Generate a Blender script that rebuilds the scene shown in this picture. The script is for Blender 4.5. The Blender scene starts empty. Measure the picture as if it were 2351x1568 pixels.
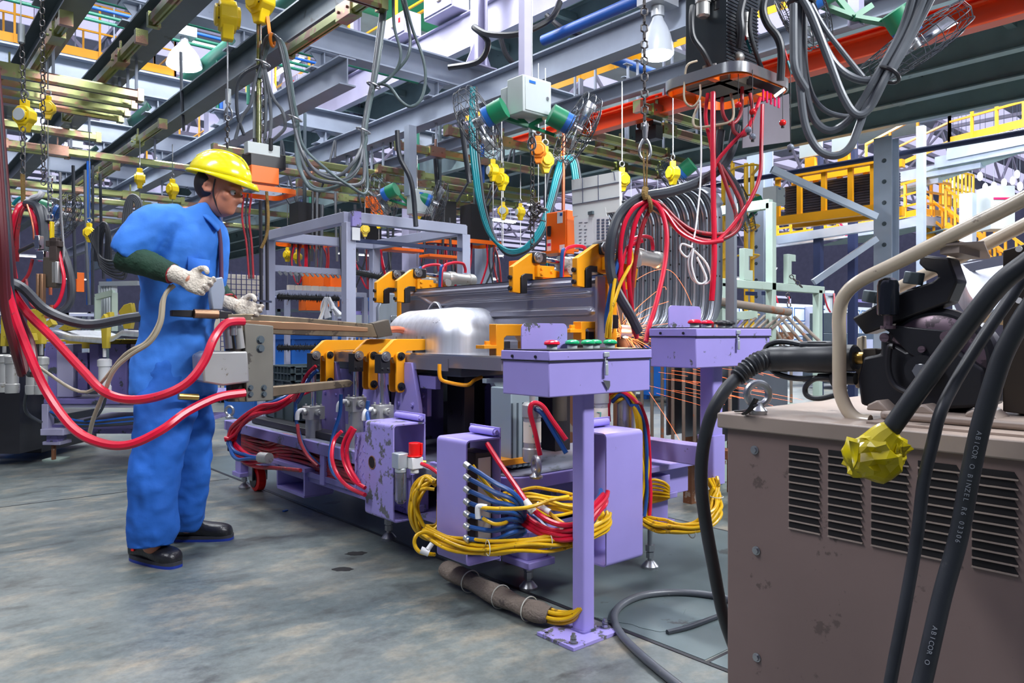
import bpy, bmesh, math, random
from mathutils import Vector, Matrix
random.seed(7)
C = bpy.context.scene
PI = math.pi
# ---------------------------------------------------------------- camera
F, CX, HY = 1735.0, 1175.5, 765.0          # focal length, centre and horizon of the 2351x1568 frame
YAW = math.radians(40.6)
cam = bpy.data.cameras.new('camera'); camo = bpy.data.objects.new('camera', cam)
C.collection.objects.link(camo); C.camera = camo
camo.location = (0, 0, 1.0); camo.rotation_euler = (PI/2, 0, -YAW)
cam.sensor_width = 36; cam.lens = 36*F/2351; cam.shift_y = (HY-784)/2351
cam.clip_start = .05; cam.clip_end = 300
# ---------------------------------------------------------------- exposure
C.view_settings.view_transform = 'Standard'; C.view_settings.look = 'None'
C.view_settings.gamma = 1; C.view_settings.use_curve_mapping = False
C.view_settings.exposure = 0.0
try:
    C.cycles.use_denoising = True; C.cycles.max_bounces = 6; C.cycles.diffuse_bounces = 3
    C.cycles.glossy_bounces = 3; C.cycles.transparent_max_bounces = 6; C.cycles.sample_clamp_indirect = 4
    C.cycles.caustics_reflective = False; C.cycles.caustics_refractive = False
except Exception: pass
# ---------------------------------------------------------------- world
w = bpy.data.worlds.new('world'); C.world = w; w.use_nodes = True
bg = w.node_tree.nodes['Background']; bg.inputs[0].default_value = (.50, .58, .95, 1); bg.inputs[1].default_value = .13
# ---------------------------------------------------------------- area lights added as key and fill for the hall
def area(loc, size, power, col=(.93, .96, 1), rot=(0, 0, 0), sy=None):
    l = bpy.data.lights.new('hall_light', 'AREA'); l.energy = power; l.color = col
    l.shape = 'RECTANGLE'; l.size = size; l.size_y = sy or size
    o = bpy.data.objects.new('hall_light', l); C.collection.objects.link(o); o.location = loc; o.rotation_euler = rot
    o['kind'] = 'helper'
    return o
R_ = math.radians
area((-1.3, 2.4, 4.3), 2.2, 150, sy=.5)
area((3.0, -1.3, 3.9), 2.2, 280, sy=.5, rot=(R_(38), 0, 0))
area((2.5, 2.6, 4.35), 1.5, 150, sy=.35)
area((.4, 5.2, 4.5), 1.6, 60, sy=.4)
area((8.2, .6, 3.1), 1.6, 120, sy=.4)
area((3.2, 8.6, 7.2), 3.0, 260, sy=1)
area((8.2, 4.2, 7.2), 3.0, 320, sy=1)
area((7.5, 13.4, 7.2), 3.0, 420, sy=1.5)
area((0., 12., 7.2), 2.5, 300, sy=1)
area((14., 11., 7.0), 4.0, 1100, sy=2)
area((1.6, 9.0, 5.5), 1.6, 190, sy=.4)  # added to brighten the mesh pallet box
area((3.0, 6.2, 6.4), 2.0, 420, sy=.6, rot=(R_(48), 0, 0))  # tilted light added for the pallet box front and the middle ground
area((8.6, 2.0, 6.6), 2.5, 500, sy=.8, rot=(R_(50), 0, R_(-50)))
area((3.0, 20., 7.0), 4.0, 420, sy=2)
area((15., 4., 7.0), 4.0, 1100, sy=2)
area((22., 10., 7.0), 4.0, 1500, sy=2)
# ---------------------------------------------------------------- pixel rays
FW = Vector((math.sin(YAW), math.cos(YAW), 0)); RT = Vector((math.cos(YAW), -math.sin(YAW), 0)); UP = Vector((0, 0, 1))
EYE = Vector((0, 0, 1.0))
def ray(px, py): return FW + RT*((px-CX)/F) + UP*((HY-py)/F)
def W(px, py, d): return EYE + ray(px, py)*d
def RZ(px, py, z): r = ray(px, py); return EYE + r*((z-1)/r.z)
def RX(px, py, x): r = ray(px, py); return EYE + r*(x/r.x)
def RY(px, py, y): r = ray(px, py); return EYE + r*(y/r.y)
def Yat(px, x): r = ray(px, HY); return x*r.y/r.x
def Xat(px, y): r = ray(px, HY); return y*r.x/r.y
def dep(p): return p[0]*FW.x + p[1]*FW.y
# ---------------------------------------------------------------- materials
MT = {}
def mat(name, col, rough=.5, metal=0., wear=None, amt=.0, wscale=9., var=.12, bump=0., emit=0., vscale=3., ecol=None, alpha=1., trans=0., streak=None, coat=0.):
    m = bpy.data.materials.new(name); m.use_nodes = True; nt = m.node_tree; N = nt.nodes; L = nt.links
    b = N['Principled BSDF']; b.inputs['Roughness'].default_value = rough; b.inputs['Metallic'].default_value = metal
    if coat: b.inputs['Coat Weight'].default_value = coat; b.inputs['Coat Roughness'].default_value = .15
    c4 = (*col, 1)
    tc = N.new('ShaderNodeTexCoord'); src = tc.outputs['Object']
    if streak:
        mp = N.new('ShaderNodeMapping'); mp.inputs['Scale'].default_value = streak; L.new(src, mp.inputs[0]); src = mp.outputs[0]
    n1 = N.new('ShaderNodeTexNoise'); n1.inputs['Scale'].default_value = vscale; n1.inputs['Detail'].default_value = 5; L.new(src, n1.inputs['Vector'])
    mr = N.new('ShaderNodeMapRange'); mr.inputs[1].default_value = .3; mr.inputs[2].default_value = .7
    mr.inputs[3].default_value = 1-var; mr.inputs[4].default_value = 1+var; L.new(n1.outputs['Fac'], mr.inputs[0])
    vm = N.new('ShaderNodeVectorMath'); vm.operation = 'SCALE'; vm.inputs[0].default_value = col; L.new(mr.outputs[0], vm.inputs['Scale'])
    out = vm.outputs[0]
    if wear and amt > 0:
        n2 = N.new('ShaderNodeTexNoise'); n2.inputs['Scale'].default_value = wscale; n2.inputs['Detail'].default_value = 9; n2.inputs['Roughness'].default_value = .68
        L.new(tc.outputs['Object'], n2.inputs['Vector'])
        cr = N.new('ShaderNodeValToRGB'); t = .5 + .24*(1-amt*2); cr.color_ramp.elements[0].position = max(0, min(t, .97)); cr.color_ramp.elements[1].position = max(0.02, min(t+.03, 1))
        L.new(n2.outputs['Fac'], cr.inputs[0])
        mx = N.new('ShaderNodeMixRGB'); L.new(cr.outputs[0], mx.inputs[0]); L.new(out, mx.inputs[1]); mx.inputs[2].default_value = (*wear, 1)
        out = mx.outputs[0]
    L.new(out, b.inputs['Base Color'])
    if bump:
        bp = N.new('ShaderNodeBump'); bp.inputs['Strength'].default_value = bump; bp.inputs['Distance'].default_value = .01
        n3 = N.new('ShaderNodeTexNoise'); n3.inputs['Scale'].default_value = vscale*12; L.new(src, n3.inputs['Vector'])
        L.new(n3.outputs['Fac'], bp.inputs['Height']); L.new(bp.outputs[0], b.inputs['Normal'])
    if emit:
        b.inputs['Emission Color'].default_value = (*(ecol or col), 1); b.inputs['Emission Strength'].default_value = emit
    if alpha < 1: b.inputs['Alpha'].default_value = alpha
    if trans: b.inputs['Transmission Weight'].default_value = trans
    MT[name] = m
    return m
mat('purple', (.35, .295, .69), .38, wear=(.10, .10, .12), amt=.13, wscale=30, var=.07)
mat('purple_worn', (.34, .29, .67), .42, wear=(.12, .12, .13), amt=.42, wscale=17, var=.1)
mat('purple_dirty', (.20, .17, .42), .5, wear=(.07, .08, .09), amt=.36, wscale=8, var=.2)
mat('purple_dust', (.17, .18, .24), .6, wear=(.09, .10, .11), amt=.4, wscale=6, var=.2)
mat('orange', (.88, .33, .01), .36, wear=(.35, .12, .02), amt=.07, wscale=30, var=.1)
mat('yellow_clamp', (.95, .37, .006), .36, wear=(.15, .09, .03), amt=.07, wscale=30, var=.1)
mat('yellow_old', (.55, .40, .02), .5, wear=(.10, .08, .03), amt=.25, wscale=14, var=.2)
mat('yellow', (.86, .60, .01), .4, wear=(.3, .2, .05), amt=.1, var=.12, vscale=8)
mat('rail_yellow', (.95, .42, .01), .4, var=.06)
mat('rail_yellow2', (.92, .55, .02), .4, var=.06)
mat('steel_grey', (.30, .34, .42), .4, .2, wear=(.13, .13, .15), amt=.16, wscale=5, var=.12)
mat('steel_green', (.27, .37, .38), .45, .1, wear=(.09, .11, .12), amt=.2, wscale=4, var=.14)
mat('steel_dark', (.10, .13, .15), .42, .3, wear=(.05, .06, .06), amt=.25, wscale=4, var=.15)
mat('steel_lilac', (.45, .43, .60), .45, .1, var=.08)
mat('white_steel', (.62, .58, .68), .5, wear=(.5, .35, .3), amt=.1, var=.06)
mat('roof_white', (.62, .64, .74), .6, var=.06)
mat('roof_lit', (.8, .8, 1.), .6, emit=.85, ecol=(.74, .72, 1.))
mat('zinc', (.36, .39, .17), .24, .85, wear=(.42, .24, .18), amt=.46, wscale=3.2, var=.3, streak=(1, 1, 1), vscale=2)
mat('chrome', (.75, .76, .78), .12, 1., var=.03)
mat('steel_bare', (.42, .43, .45), .3, .9, wear=(.2, .2, .2), amt=.2, var=.1)
mat('dark_plate', (.30, .30, .36), .30, .6, var=.04)
mat('hump', (.86, .88, .93), .42, .95, var=.10, vscale=5, streak=(9, 9, .6), wear=(.5, .52, .56), amt=.06, wscale=12)
mat('sheet_edge', (.8, .82, .86), .2, .95, var=.04)
mat('grey_sheet', (.42, .46, .52), .33, .7, var=.12, streak=(4, 4, .5))
mat('grey_sheet2', (.22, .24, .28), .30, .7, var=.12)
mat('black', (.014, .014, .018), .38, var=.2)
mat('black_rubber', (.022, .025, .03), .42, wear=(.06, .06, .06), amt=.12, wscale=30, var=.2, vscale=20)
mat('cable_grey', (.10, .11, .125), .36, wear=(.17, .17, .17), amt=.2, wscale=20, var=.15, vscale=9)
mat('cable_dark', (.035, .04, .05), .34, wear=(.10, .10, .11), amt=.15, wscale=24, var=.2, vscale=9)
mat('red_hose', (.62, .008, .035), .28, wear=(.25, .03, .04), amt=.2, wscale=26, var=.15, vscale=10)
mat('red_dirty', (.34, .02, .03), .42, wear=(.14, .04, .04), amt=.35, wscale=22, var=.25, vscale=10)
mat('red_bright', (.85, .01, .01), .3, var=.05)
mat('blue_hose', (.012, .07, .26), .3, wear=(.03, .06, .12), amt=.15, wscale=20, var=.2)
mat('blue_pipe', (.01, .09, .40), .4, var=.1)
mat('teal_hose', (.005, .22, .26), .32, wear=(.02, .1, .12), amt=.15, var=.2)
mat('yellow_hose', (.72, .42, .004), .34, wear=(.30, .17, .01), amt=.28, wscale=24, var=.2, vscale=12)
mat('beige_hose', (.45, .38, .27), .5, var=.15)
mat('green', (.01, .20, .09), .4, var=.15)
mat('green_pipe', (.01, .13, .08), .42, var=.15)
mat('green_button', (.01, .42, .16), .25, var=.03, coat=.5)
mat('red_button', (.85, .01, .04), .2, var=.03, coat=.5)
mat('blue_steel', (.02, .14, .50), .4, var=.15)
mat('blue_box', (.01, .13, .52), .45, var=.12)
mat('orange_box', (1., .16, .005), .38, var=.04)
mat('crane_red', (.95, .10, .02), .36, wear=(.4, .05, .02), amt=.1, var=.06)
mat('light_box', (.50, .55, .55), .4, var=.05)
mat('white_board', (.80, .83, .82), .35, var=.02)
mat('paper', (.80, .80, .82), .6, var=.03)
mat('ink', (.10, .12, .18), .6)
mat('white', (.8, .8, .8), .5, var=.02)
mat('green_pale', (.46, .58, .50), .5, wear=(.22, .10, .06), amt=.2, wscale=9, var=.08)
mat('rust', (.22, .09, .04), .7, wear=(.35, .30, .25), amt=.35, wscale=12, var=.25)
mat('rust_bar', (.20, .16, .13), .6, wear=(.30, .11, .05), amt=.35, wscale=12, var=.25)
mat('beige', (.215, .150, .135), .42, wear=(.12, .085, .075), amt=.24, wscale=15, var=.12, vscale=2.5, bump=.05)
mat('beige_lid', (.34, .27, .225), .42, wear=(.16, .13, .11), amt=.26, wscale=8, var=.14, vscale=5)
mat('beige_tube', (.58, .49, .36), .28, wear=(.30, .24, .18), amt=.2, wscale=16, var=.1, coat=.4)
mat('crate', (.07, .10, .11), .5, var=.12)
mat('alu', (.50, .50, .48), .38, .55, wear=(.30, .27, .22), amt=.3, wscale=14, var=.1)
mat('alu_clean', (.55, .60, .63), .35, .5, var=.06)
mat('jig_blue', (.33, .41, .44), .42, .3, wear=(.2, .24, .26), amt=.15, wscale=10, var=.08)
mat('brass', (.55, .36, .10), .3, .9, var=.1)
mat('copper', (.75, .22, .12), .32, .8, wear=(.4, .2, .12), amt=.25, var=.12)
mat('gun_steel', (.21, .165, .11), .40, .65, wear=(.10, .08, .06), amt=.35, wscale=8, var=.2, streak=(6, 6, 1))
mat('gun_block', (.085, .07, .055), .5, .4, wear=(.08, .07, .06), amt=.3, var=.2)
mat('sleeve_cloth', (.20, .16, .13), .9, wear=(.10, .08, .07), amt=.3, wscale=12, bump=.6, var=.2, vscale=8)
mat('strap_brown', (.20, .12, .03), .8, var=.25, bump=.5, vscale=12)
mat('strap_orange', (.95, .25, .005), .6, var=.1)
mat('chain', (.12, .11, .11), .4, .7, wear=(.2, .12, .08), amt=.2, var=.2)
mat('zip_tie', (.62, .62, .55), .5)
mat('hoist_yellow', (.88, .62, .01), .35, wear=(.2, .15, .05), amt=.12, wscale=18, var=.1)
mat('lamp_glass', (1, 1, 1), .3, emit=14, ecol=(.86, .95, 1.))
mat('tube_light', (1, 1, 1), .3, emit=7, ecol=(.9, .92, 1.))
mat('lamp_shade', (.45, .47, .5), .35, .5, var=.1); mat('shade_lit', (.35, .38, .42), .3, emit=.12, ecol=(.75, .8, 1.))
mat('lamp_off', (.42, .36, .40), .4, .2, var=.1)
mat('glass_off', (.6, .55, .45), .1, .3, var=.2)
mat('helmet', (.93, .80, .005), .22, var=.03, coat=.6)
mat('skin', (.52, .20, .12), .5, var=.08)
mat('hair', (.012, .01, .01), .6)
mat('cloth_blue', (.035, .20, .70), .75, var=.16, vscale=4, bump=.12)
mat('cloth_blue2', (.015, .13, .55), .78, var=.18, vscale=4, bump=.12)
mat('shirt_dark', (.12, .05, .10), .8)
mat('sleeve_green', (.008, .04, .02), .8, var=.2, bump=.4, vscale=8)
mat('glove', (.62, .55, .46), .85, wear=(.40, .33, .26), amt=.2, wscale=14, var=.1, bump=.7, vscale=10)
mat('shoe', (.016, .016, .02), .3, var=.2, bump=.15, vscale=9)
mat('sole', (.035, .035, .045), .6)
mat('sole_blue', (.01, .035, .30), .5)
mat('tape_yellow', (.55, .44, .003), .25, wear=(.35, .27, .005), amt=.3, wscale=20, var=.2, vscale=18)
mat('drum', (.20, .14, .17), .35, .5, wear=(.08, .06, .07), amt=.4, wscale=18, var=.2)
mat('slot', (.008, .007, .008), .8)
mat('spark', (1, .3, .1), .5, emit=2, ecol=(1., .2, .06))
mat('spark_hot', (1, .8, .6), .5, emit=12, ecol=(1., .6, .4))
mat('panel_white', (.62, .67, .70), .5, var=.04)
mat('panel_blue', (.03, .15, .45), .5)
mat('navy', (.02, .03, .09), .45, var=.1)
mat('rubber_belt', (.035, .04, .07), .5, var=.4, streak=(.3, .3, 30), vscale=2)
mat('cardboard', (.78, .70, .58), .8, var=.06)
mat('grid_navy', (.05, .05, .14), .5)
mat('glass', (.8, .85, .85), .05, trans=.9)
mat('far_wall', (.19, .20, .27), .7, var=.1)
mat('brush', (.008, .008, .009), .9)
mat('led_green', (.1, .9, .3), .4, emit=3, ecol=(.1, 1, .3))
mat('led_red', (.9, .1, .1), .4, emit=3, ecol=(1, .05, .05))
mat('pink', (.75, .02, .12), .4)
mat('marker_teal', (.0, .42, .33), .6)
mat('rack_lilac', (.44, .46, .60), .45, wear=(.30, .16, .13), amt=.16, wscale=10, var=.08); mat('plate_dull', (.16, .14, .17), .45, .3, var=.2); mat('red_dark', (.10, .008, .012), .45, var=.2); mat('olive', (.50, .38, .03), .5, wear=(.12, .10, .04), amt=.25, wscale=16, var=.2)
mat('sheet_mid', (.42, .46, .52), .3, .7, var=.1); mat('steel_bluegrey', (.50, .58, .70), .38, .25, wear=(.18, .22, .28), amt=.15, wscale=3, var=.1)
mat('cable_green', (.085, .12, .125), .34, wear=(.16, .18, .17), amt=.2, var=.15, vscale=9); mat('fin_black', (.03, .04, .05), .35, .2, var=.3)
mat('bracket_brown', (.035, .025, .018), .45, .2, wear=(.08, .06, .04), amt=.25, var=.3); mat('black_gloss', (.008, .01, .014), .12, coat=.6)
mat('copper_dark', (.32, .18, .10), .4, .6, var=.2); mat('gun_dark', (.05, .035, .03), .6, .2, var=.3); mat('gun_block2', (.20, .19, .16), .5, .3, wear=(.09, .08, .07), amt=.3, var=.2)
# concrete floor
def floor_mat():
    m = bpy.data.materials.new('concrete'); m.use_nodes = True; nt = m.node_tree; N = nt.nodes; L = nt.links
    b = N['Principled BSDF']; tc = N.new('ShaderNodeTexCoord')
    mp = N.new('ShaderNodeMapping'); mp.inputs['Rotation'].default_value = (0, 0, YAW); mp.inputs['Scale'].default_value = (1, 1, 1)
    L.new(tc.outputs['Object'], mp.inputs[0])
    def noise(s, d, r=.55, v=None):
        n = N.new('ShaderNodeTexNoise'); n.inputs['Scale'].default_value = s; n.inputs['Detail'].default_value = d; n.inputs['Roughness'].default_value = r
        L.new((v or mp).outputs[0], n.inputs['Vector']); return n
    mp2 = N.new('ShaderNodeMapping'); mp2.inputs['Scale'].default_value = (1, 2.1, 1); L.new(tc.outputs['Object'], mp2.inputs[0]); mp2.inputs['Rotation'].default_value = (0, 0, YAW)
    a = noise(1.1, 6, .6); c = noise(3.2, 10, .68, mp2); d = noise(26, 6, .7)
    r1 = N.new('ShaderNodeValToRGB'); e = r1.color_ramp.elements
    e[0].position = .32; e[0].color = (.080, .108, .112, 1); e[1].position = .68; e[1].color = (.19, .205, .19, 1)
    L.new(a.outputs['Fac'], r1.inputs[0])
    r2 = N.new('ShaderNodeValToRGB'); e = r2.color_ramp.elements
    e[0].position = .50; e[0].color = (0, 0, 0, 1); e[1].position = .72; e[1].color = (1, 1, 1, 1); L.new(c.outputs['Fac'], r2.inputs[0])
    mx = N.new('ShaderNodeMixRGB'); mx.inputs[2].default_value = (.30, .265, .20, 1); L.new(r2.outputs[0], mx.inputs[0]); L.new(r1.outputs[0], mx.inputs[1])
    r3 = N.new('ShaderNodeValToRGB'); e = r3.color_ramp.elements
    e[0].position = .28; e[0].color = (1, 1, 1, 1); e[1].position = .45; e[1].color = (0, 0, 0, 1); L.new(c.outputs['Fac'], r3.inputs[0])
    mx2 = N.new('ShaderNodeMixRGB'); mx2.inputs[2].default_value = (.045, .045, .042, 1); L.new(r3.outputs[0], mx2.inputs[0]); L.new(mx.outputs[0], mx2.inputs[1])
    mx3 = N.new('ShaderNodeMixRGB'); mx3.blend_type = 'OVERLAY'; mx3.inputs[0].default_value = .6; L.new(mx2.outputs[0], mx3.inputs[1]); L.new(d.outputs['Fac'], mx3.inputs[2])
    L.new(mx3.outputs[0], b.inputs['Base Color'])
    rr = N.new('ShaderNodeMapRange'); rr.inputs[3].default_value = .22; rr.inputs[4].default_value = .58; L.new(c.outputs['Fac'], rr.inputs[0]); L.new(rr.outputs[0], b.inputs['Roughness'])
    bp = N.new('ShaderNodeBump'); bp.inputs['Strength'].default_value = .12; bp.inputs['Distance'].default_value = .01; L.new(d.outputs['Fac'], bp.inputs['Height']); L.new(bp.outputs[0], b.inputs['Normal'])
    MT['concrete'] = m
floor_mat()
# ---------------------------------------------------------------- mesh builder
def frame(p, q, up=UP):
    z = (q-p).normalized(); x = up.cross(z)
    if x.length < 1e-4: x = Vector((1, 0, 0)).cross(z)
    if x.length < 1e-4: x = Vector((0, 1, 0))
    x.normalize(); return x, z.cross(x), z
def V(*a): return Vector(a[0] if len(a) == 1 else a)
def cr(pts, k=6, closed=False):
    pts = [Vector(p) for p in pts]; n = len(pts)
    if n < 3: return pts
    out = []
    rng = range(n if closed else n-1)
    for i in rng:
        if closed: a, b, c, d = pts[(i-1) % n], pts[i], pts[(i+1) % n], pts[(i+2) % n]
        else: a, b, c, d = pts[max(i-1, 0)], pts[i], pts[i+1], pts[min(i+2, n-1)]
        for j in range(k):
            t = j/k; t2 = t*t; t3 = t2*t
            out.append(.5*((2*b)+(c-a)*t+(2*a-5*b+4*c-d)*t2+(3*b-a-3*c+d)*t3))
    if not closed: out.append(pts[-1])
    return out
class MB:
    def __init__(s): s.v = []; s.f = []
    def add(s, vs, fs):
        o = len(s.v); s.v += [Vector(v) for v in vs]; s.f += [tuple(i+o for i in f) for f in fs]; return s
    def bb(s, x0, y0, z0, x1, y1, z1):
        return s.add([(x, y, z) for z in (z0, z1) for y in (y0, y1) for x in (x0, x1)],
                     [(0, 2, 3, 1), (4, 5, 7, 6), (0, 1, 5, 4), (2, 6, 7, 3), (0, 4, 6, 2), (1, 3, 7, 5)])
    def box(s, c, d, rz=0, M=None):
        R = M or Matrix.Rotation(rz, 3, 'Z'); c = Vector(c)
        vs = [c + R @ Vector((x*d[0]/2, y*d[1]/2, z*d[2]/2)) for z in (-1, 1) for y in (-1, 1) for x in (-1, 1)]
        return s.add(vs, [(0, 2, 3, 1), (4, 5, 7, 6), (0, 1, 5, 4), (2, 6, 7, 3), (0, 4, 6, 2), (1, 3, 7, 5)])
    def bar(s, p, q, w, h, up=UP):
        p, q = Vector(p), Vector(q); x, y, z = frame(p, q, up)
        vs = [e + x*(a*w/2) + y*(b*h/2) for e in (p, q) for a, b in ((-1, -1), (1, -1), (1, 1), (-1, 1))]
        return s.add(vs, [(3, 2, 1, 0), (4, 5, 6, 7), (0, 1, 5, 4), (1, 2, 6, 5), (2, 3, 7, 6), (3, 0, 4, 7)])
    def ibeam(s, p, q, w, h, t=.012, up=UP):
        p, q = Vector(p), Vector(q); x, y, z = frame(p, q, up)
        s.bar(p+y*(h/2-t/2), q+y*(h/2-t/2), w, t, up); s.bar(p-y*(h/2-t/2), q-y*(h/2-t/2), w, t, up)
        return s.bar(p, q, t*.8, h-2*t, up)
    def ring(s, o, x, y, r, n, ry=None):
        i = len(s.v); s.v += [o + x*(r*math.cos(2*PI*k/n)) + y*((ry or r)*math.sin(2*PI*k/n)) for k in range(n)]; return i
    def bridge(s, a, b, n):
        s.f += [(a+k, a+(k+1) % n, b+(k+1) % n, b+k) for k in range(n)]
    def cyl(s, p, q, r, r2=None, n=16, cap=True):
        p, q = Vector(p), Vector(q); x, y, z = frame(p, q); r2 = r if r2 is None else r2
        a = s.ring(p, x, y, r, n); b = s.ring(q, x, y, r2, n); s.bridge(a, b, n)
        if cap: s.f += [tuple(range(a+n-1, a-1, -1)), tuple(range(b, b+n))]
        return s
    def lathe(s, o, ax, prof, n=20, x=None):
        o = Vector(o); ax = Vector(ax).normalized(); xx, yy, _ = frame(Vector((0, 0, 0)), ax)
        prev = None
        for (t, r) in prof:
            a = s.ring(o+ax*t, xx, yy, max(r, 1e-4), n)
            if prev is not None: s.bridge(prev, a, n)
            else: s.f.append(tuple(range(a+n-1, a-1, -1)))
            prev = a
        s.f.append(tuple(range(prev, prev+n))); return s
    def tube(s, pts, r, n=8, k=6, smooth=True, closed=False, flat=1.):
        P = cr(pts, k, closed) if smooth else [Vector(p) for p in pts]
        m = len(P); R = r if callable(r) else (lambda t: r)
        T = [((P[(i+1) % m]-P[i-1]) if closed else (P[min(i+1, m-1)]-P[max(i-1, 0)])).normalized() for i in range(m)]
        x = UP.cross(T[0])
        if x.length < .05: x = Vector((1, 0, 0)).cross(T[0])
        x.normalize(); rings = []
        for i in range(m):
            x = (x - T[i]*x.dot(T[i]))
            if x.length < 1e-5: x = Vector((0, 1, 0)).cross(T[i])
            x.normalize(); y = T[i].cross(x)
            rr = R(i/(m-1)); rings.append(s.ring(P[i], x, y, rr, n, rr*flat))
        for a, b in zip(rings, rings[1:]): s.bridge(a, b, n)
        if closed: s.bridge(rings[-1], rings[0], n)
        else: s.f += [tuple(range(rings[0]+n-1, rings[0]-1, -1)), tuple(range(rings[-1], rings[-1]+n))]
        return s
    def sph(s, c, r, sc=(1, 1, 1), n=12, m=8, R=None):
        c = Vector(c); R = R or Matrix.Identity(3); i0 = len(s.v)
        s.v.append(c + R @ Vector((0, 0, -r*sc[2])))
        for j in range(1, m):
            a = -PI/2+PI*j/m
            s.v += [c + R @ Vector((r*sc[0]*math.cos(a)*math.cos(2*PI*k/n), r*sc[1]*math.cos(a)*math.sin(2*PI*k/n), r*sc[2]*math.sin(a))) for k in range(n)]
        s.v.append(c + R @ Vector((0, 0, r*sc[2]))); t = len(s.v)-1
        s.f += [(i0, i0+1+(k+1) % n, i0+1+k) for k in range(n)]
        for j in range(m-2): s.bridge(i0+1+j*n, i0+1+(j+1)*n, n)
        b = i0+1+(m-2)*n; s.f += [(b+k, b+(k+1) % n, t) for k in range(n)]
        return s
    def torus(s, c, ax, R, r, n=24, m=10, a0=0, a1=2*PI):
        c = Vector(c); x, y, z = frame(Vector((0, 0, 0)), Vector(ax)); full = a1-a0 > 6.28
        pts = [c + x*(R*math.cos(a0+(a1-a0)*k/n)) + y*(R*math.sin(a0+(a1-a0)*k/n)) for k in range(n if full else n+1)]
        return s.tube(pts, r, m, smooth=False, closed=full)
    def prism(s, poly, o, u, v, th):
        """poly (a,b) pairs in plane o+u*a+v*b, thickness th centred on the plane"""
        o, u, v = Vector(o), Vector(u), Vector(v); nn = u.cross(v).normalized(); n = len(poly); i = len(s.v)
        s.v += [o+u*a+v*b-nn*(th/2) for a, b in poly] + [o+u*a+v*b+nn*(th/2) for a, b in poly]
        ar = sum(poly[k][0]*poly[(k+1) % n][1]-poly[(k+1) % n][0]*poly[k][1] for k in range(n))
        lo, hi = list(range(i, i+n)), list(range(i+n, i+2*n))
        if ar > 0: lo.reverse()
        else: hi.reverse()
        s.f += [tuple(lo), tuple(hi)]
        for k in range(n):
            q = (i+k, i+(k+1) % n, i+n+(k+1) % n, i+n+k); s.f.append(q if ar > 0 else q[::-1])
        return s
    def chain(s, p, q, link=.045, r=.0045):
        p, q = Vector(p), Vector(q); L = (q-p).length; n = max(2, int(L/(link*.75))); x, y, z = frame(p, q)
        for k in range(n):
            c = p+(q-p)*((k+.5)/n); s_ = x if k % 2 else y; h = link/2-r; w_ = link*.28
            pts = [c+z*(h*a)+s_*(w_*b) for a, b in ((-.6, -1), (.6, -1), (1, 0), (.6, 1), (-.6, 1), (-1, 0))]
            s.tube(pts, r, 6, smooth=False, closed=True)
        return s
    def bolt(s, p, ax, r=.008, h=.006):
        p = Vector(p); ax = Vector(ax).normalized(); s.cyl(p, p+ax*h, r, n=6); return s.cyl(p-ax*.0005, p+ax*.002, r*1.35, n=10)
    def build(s, name, m, parent=None, bevel=0, sharp=32, seg=2):
        me = bpy.data.meshes.new(name); org = Vector((0, 0, 0))
        root = parent
        if parent is not None: org = Vector(parent['_o']) if '_o' in parent.keys() else Vector((0, 0, 0))
        else:
            xs = [v.x for v in s.v]; ys = [v.y for v in s.v]; org = Vector(((min(xs)+max(xs))/2, (min(ys)+max(ys))/2, min(v.z for v in s.v)))
        me.from_pydata([v-org for v in s.v], [], s.f); me.update()
        o = bpy.data.objects.new(name, me); C.collection.objects.link(o)
        me.materials.append(MT[m] if isinstance(m, str) else m)
        me.polygons.foreach_set('use_smooth', [True]*len(me.polygons)); me.set_sharp_from_angle(angle=math.radians(sharp))
        if parent is not None: o.parent = parent; o['_o'] = tuple(org)
        else: o.location = org; o['_o'] = tuple(org)
        if bevel:
            b = o.modifiers.new('b', 'BEVEL'); b.width = bevel; b.segments = seg; b.limit_method = 'ANGLE'; b.angle_limit = math.radians(40); b.harden_normals = False
        return o
def tag(o, label=None, cat=None, group=None, kind=None):
    if label: o['label'] = label
    if cat: o['category'] = cat
    if group: o['group'] = group
    if kind: o['kind'] = kind
    return o
def T(name, label, cat, loc=(0, 0, 0), group=None):
    o = bpy.data.objects.new(name, None); C.collection.objects.link(o); o.location = loc; o['_o'] = tuple(loc); o.empty_display_size = .1
    return tag(o, label, cat, group)
def St(mb, name, m, **k):
    o = mb.build(name, m, **k); o['kind'] = 'structure'; return o
def dup(root, loc, rz=None, label=None, group=None, scale=None):
    r = root.copy(); C.collection.objects.link(r); r.location = loc
    if rz is not None: r.rotation_euler = (0, 0, rz)
    if scale: r.scale = (scale,)*3
    if label: r['label'] = label
    if group: r['group'] = group
    for ch in list(root.children):
        c = ch.copy(); C.collection.objects.link(c); c.parent = r
        for g in list(ch.children):
            d = g.copy(); C.collection.objects.link(d); d.parent = c
    return r
def bundle(pts, n, R_, r, twist=1.2, seed=0, k=6):
    """n strands packed round a path; returns one MB per strand"""
    rnd = random.Random(seed); P = cr([p if isinstance(p, Vector) else W(*p) for p in pts], k); m = len(P); out = []
    for i in range(n):
        a0 = i*2.399963; rr = R_*math.sqrt((i+.35)/n); ph = rnd.uniform(0, 6); q = []
        for j, p in enumerate(P):
            t = (P[min(j+1, m-1)]-P[max(j-1, 0)]).normalized(); x = t.cross(UP if abs(t.z) < .9 else FW).normalized(); y = t.cross(x); a = a0+twist*j/m+.35*math.sin(j*.5+ph); r2 = rr*(1+.25*math.sin(j*.4+ph*2))
            q.append(p+x*(r2*math.cos(a))+y*(r2*math.sin(a)))
        out.append(MB().tube(q, r, smooth=False))
    return out
def hose(pts, r, **k):
    """pts as (px,py,depth) or world Vectors"""
    return MB().tube([p if isinstance(p, Vector) else W(*p) for p in pts], r, **k)
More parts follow.
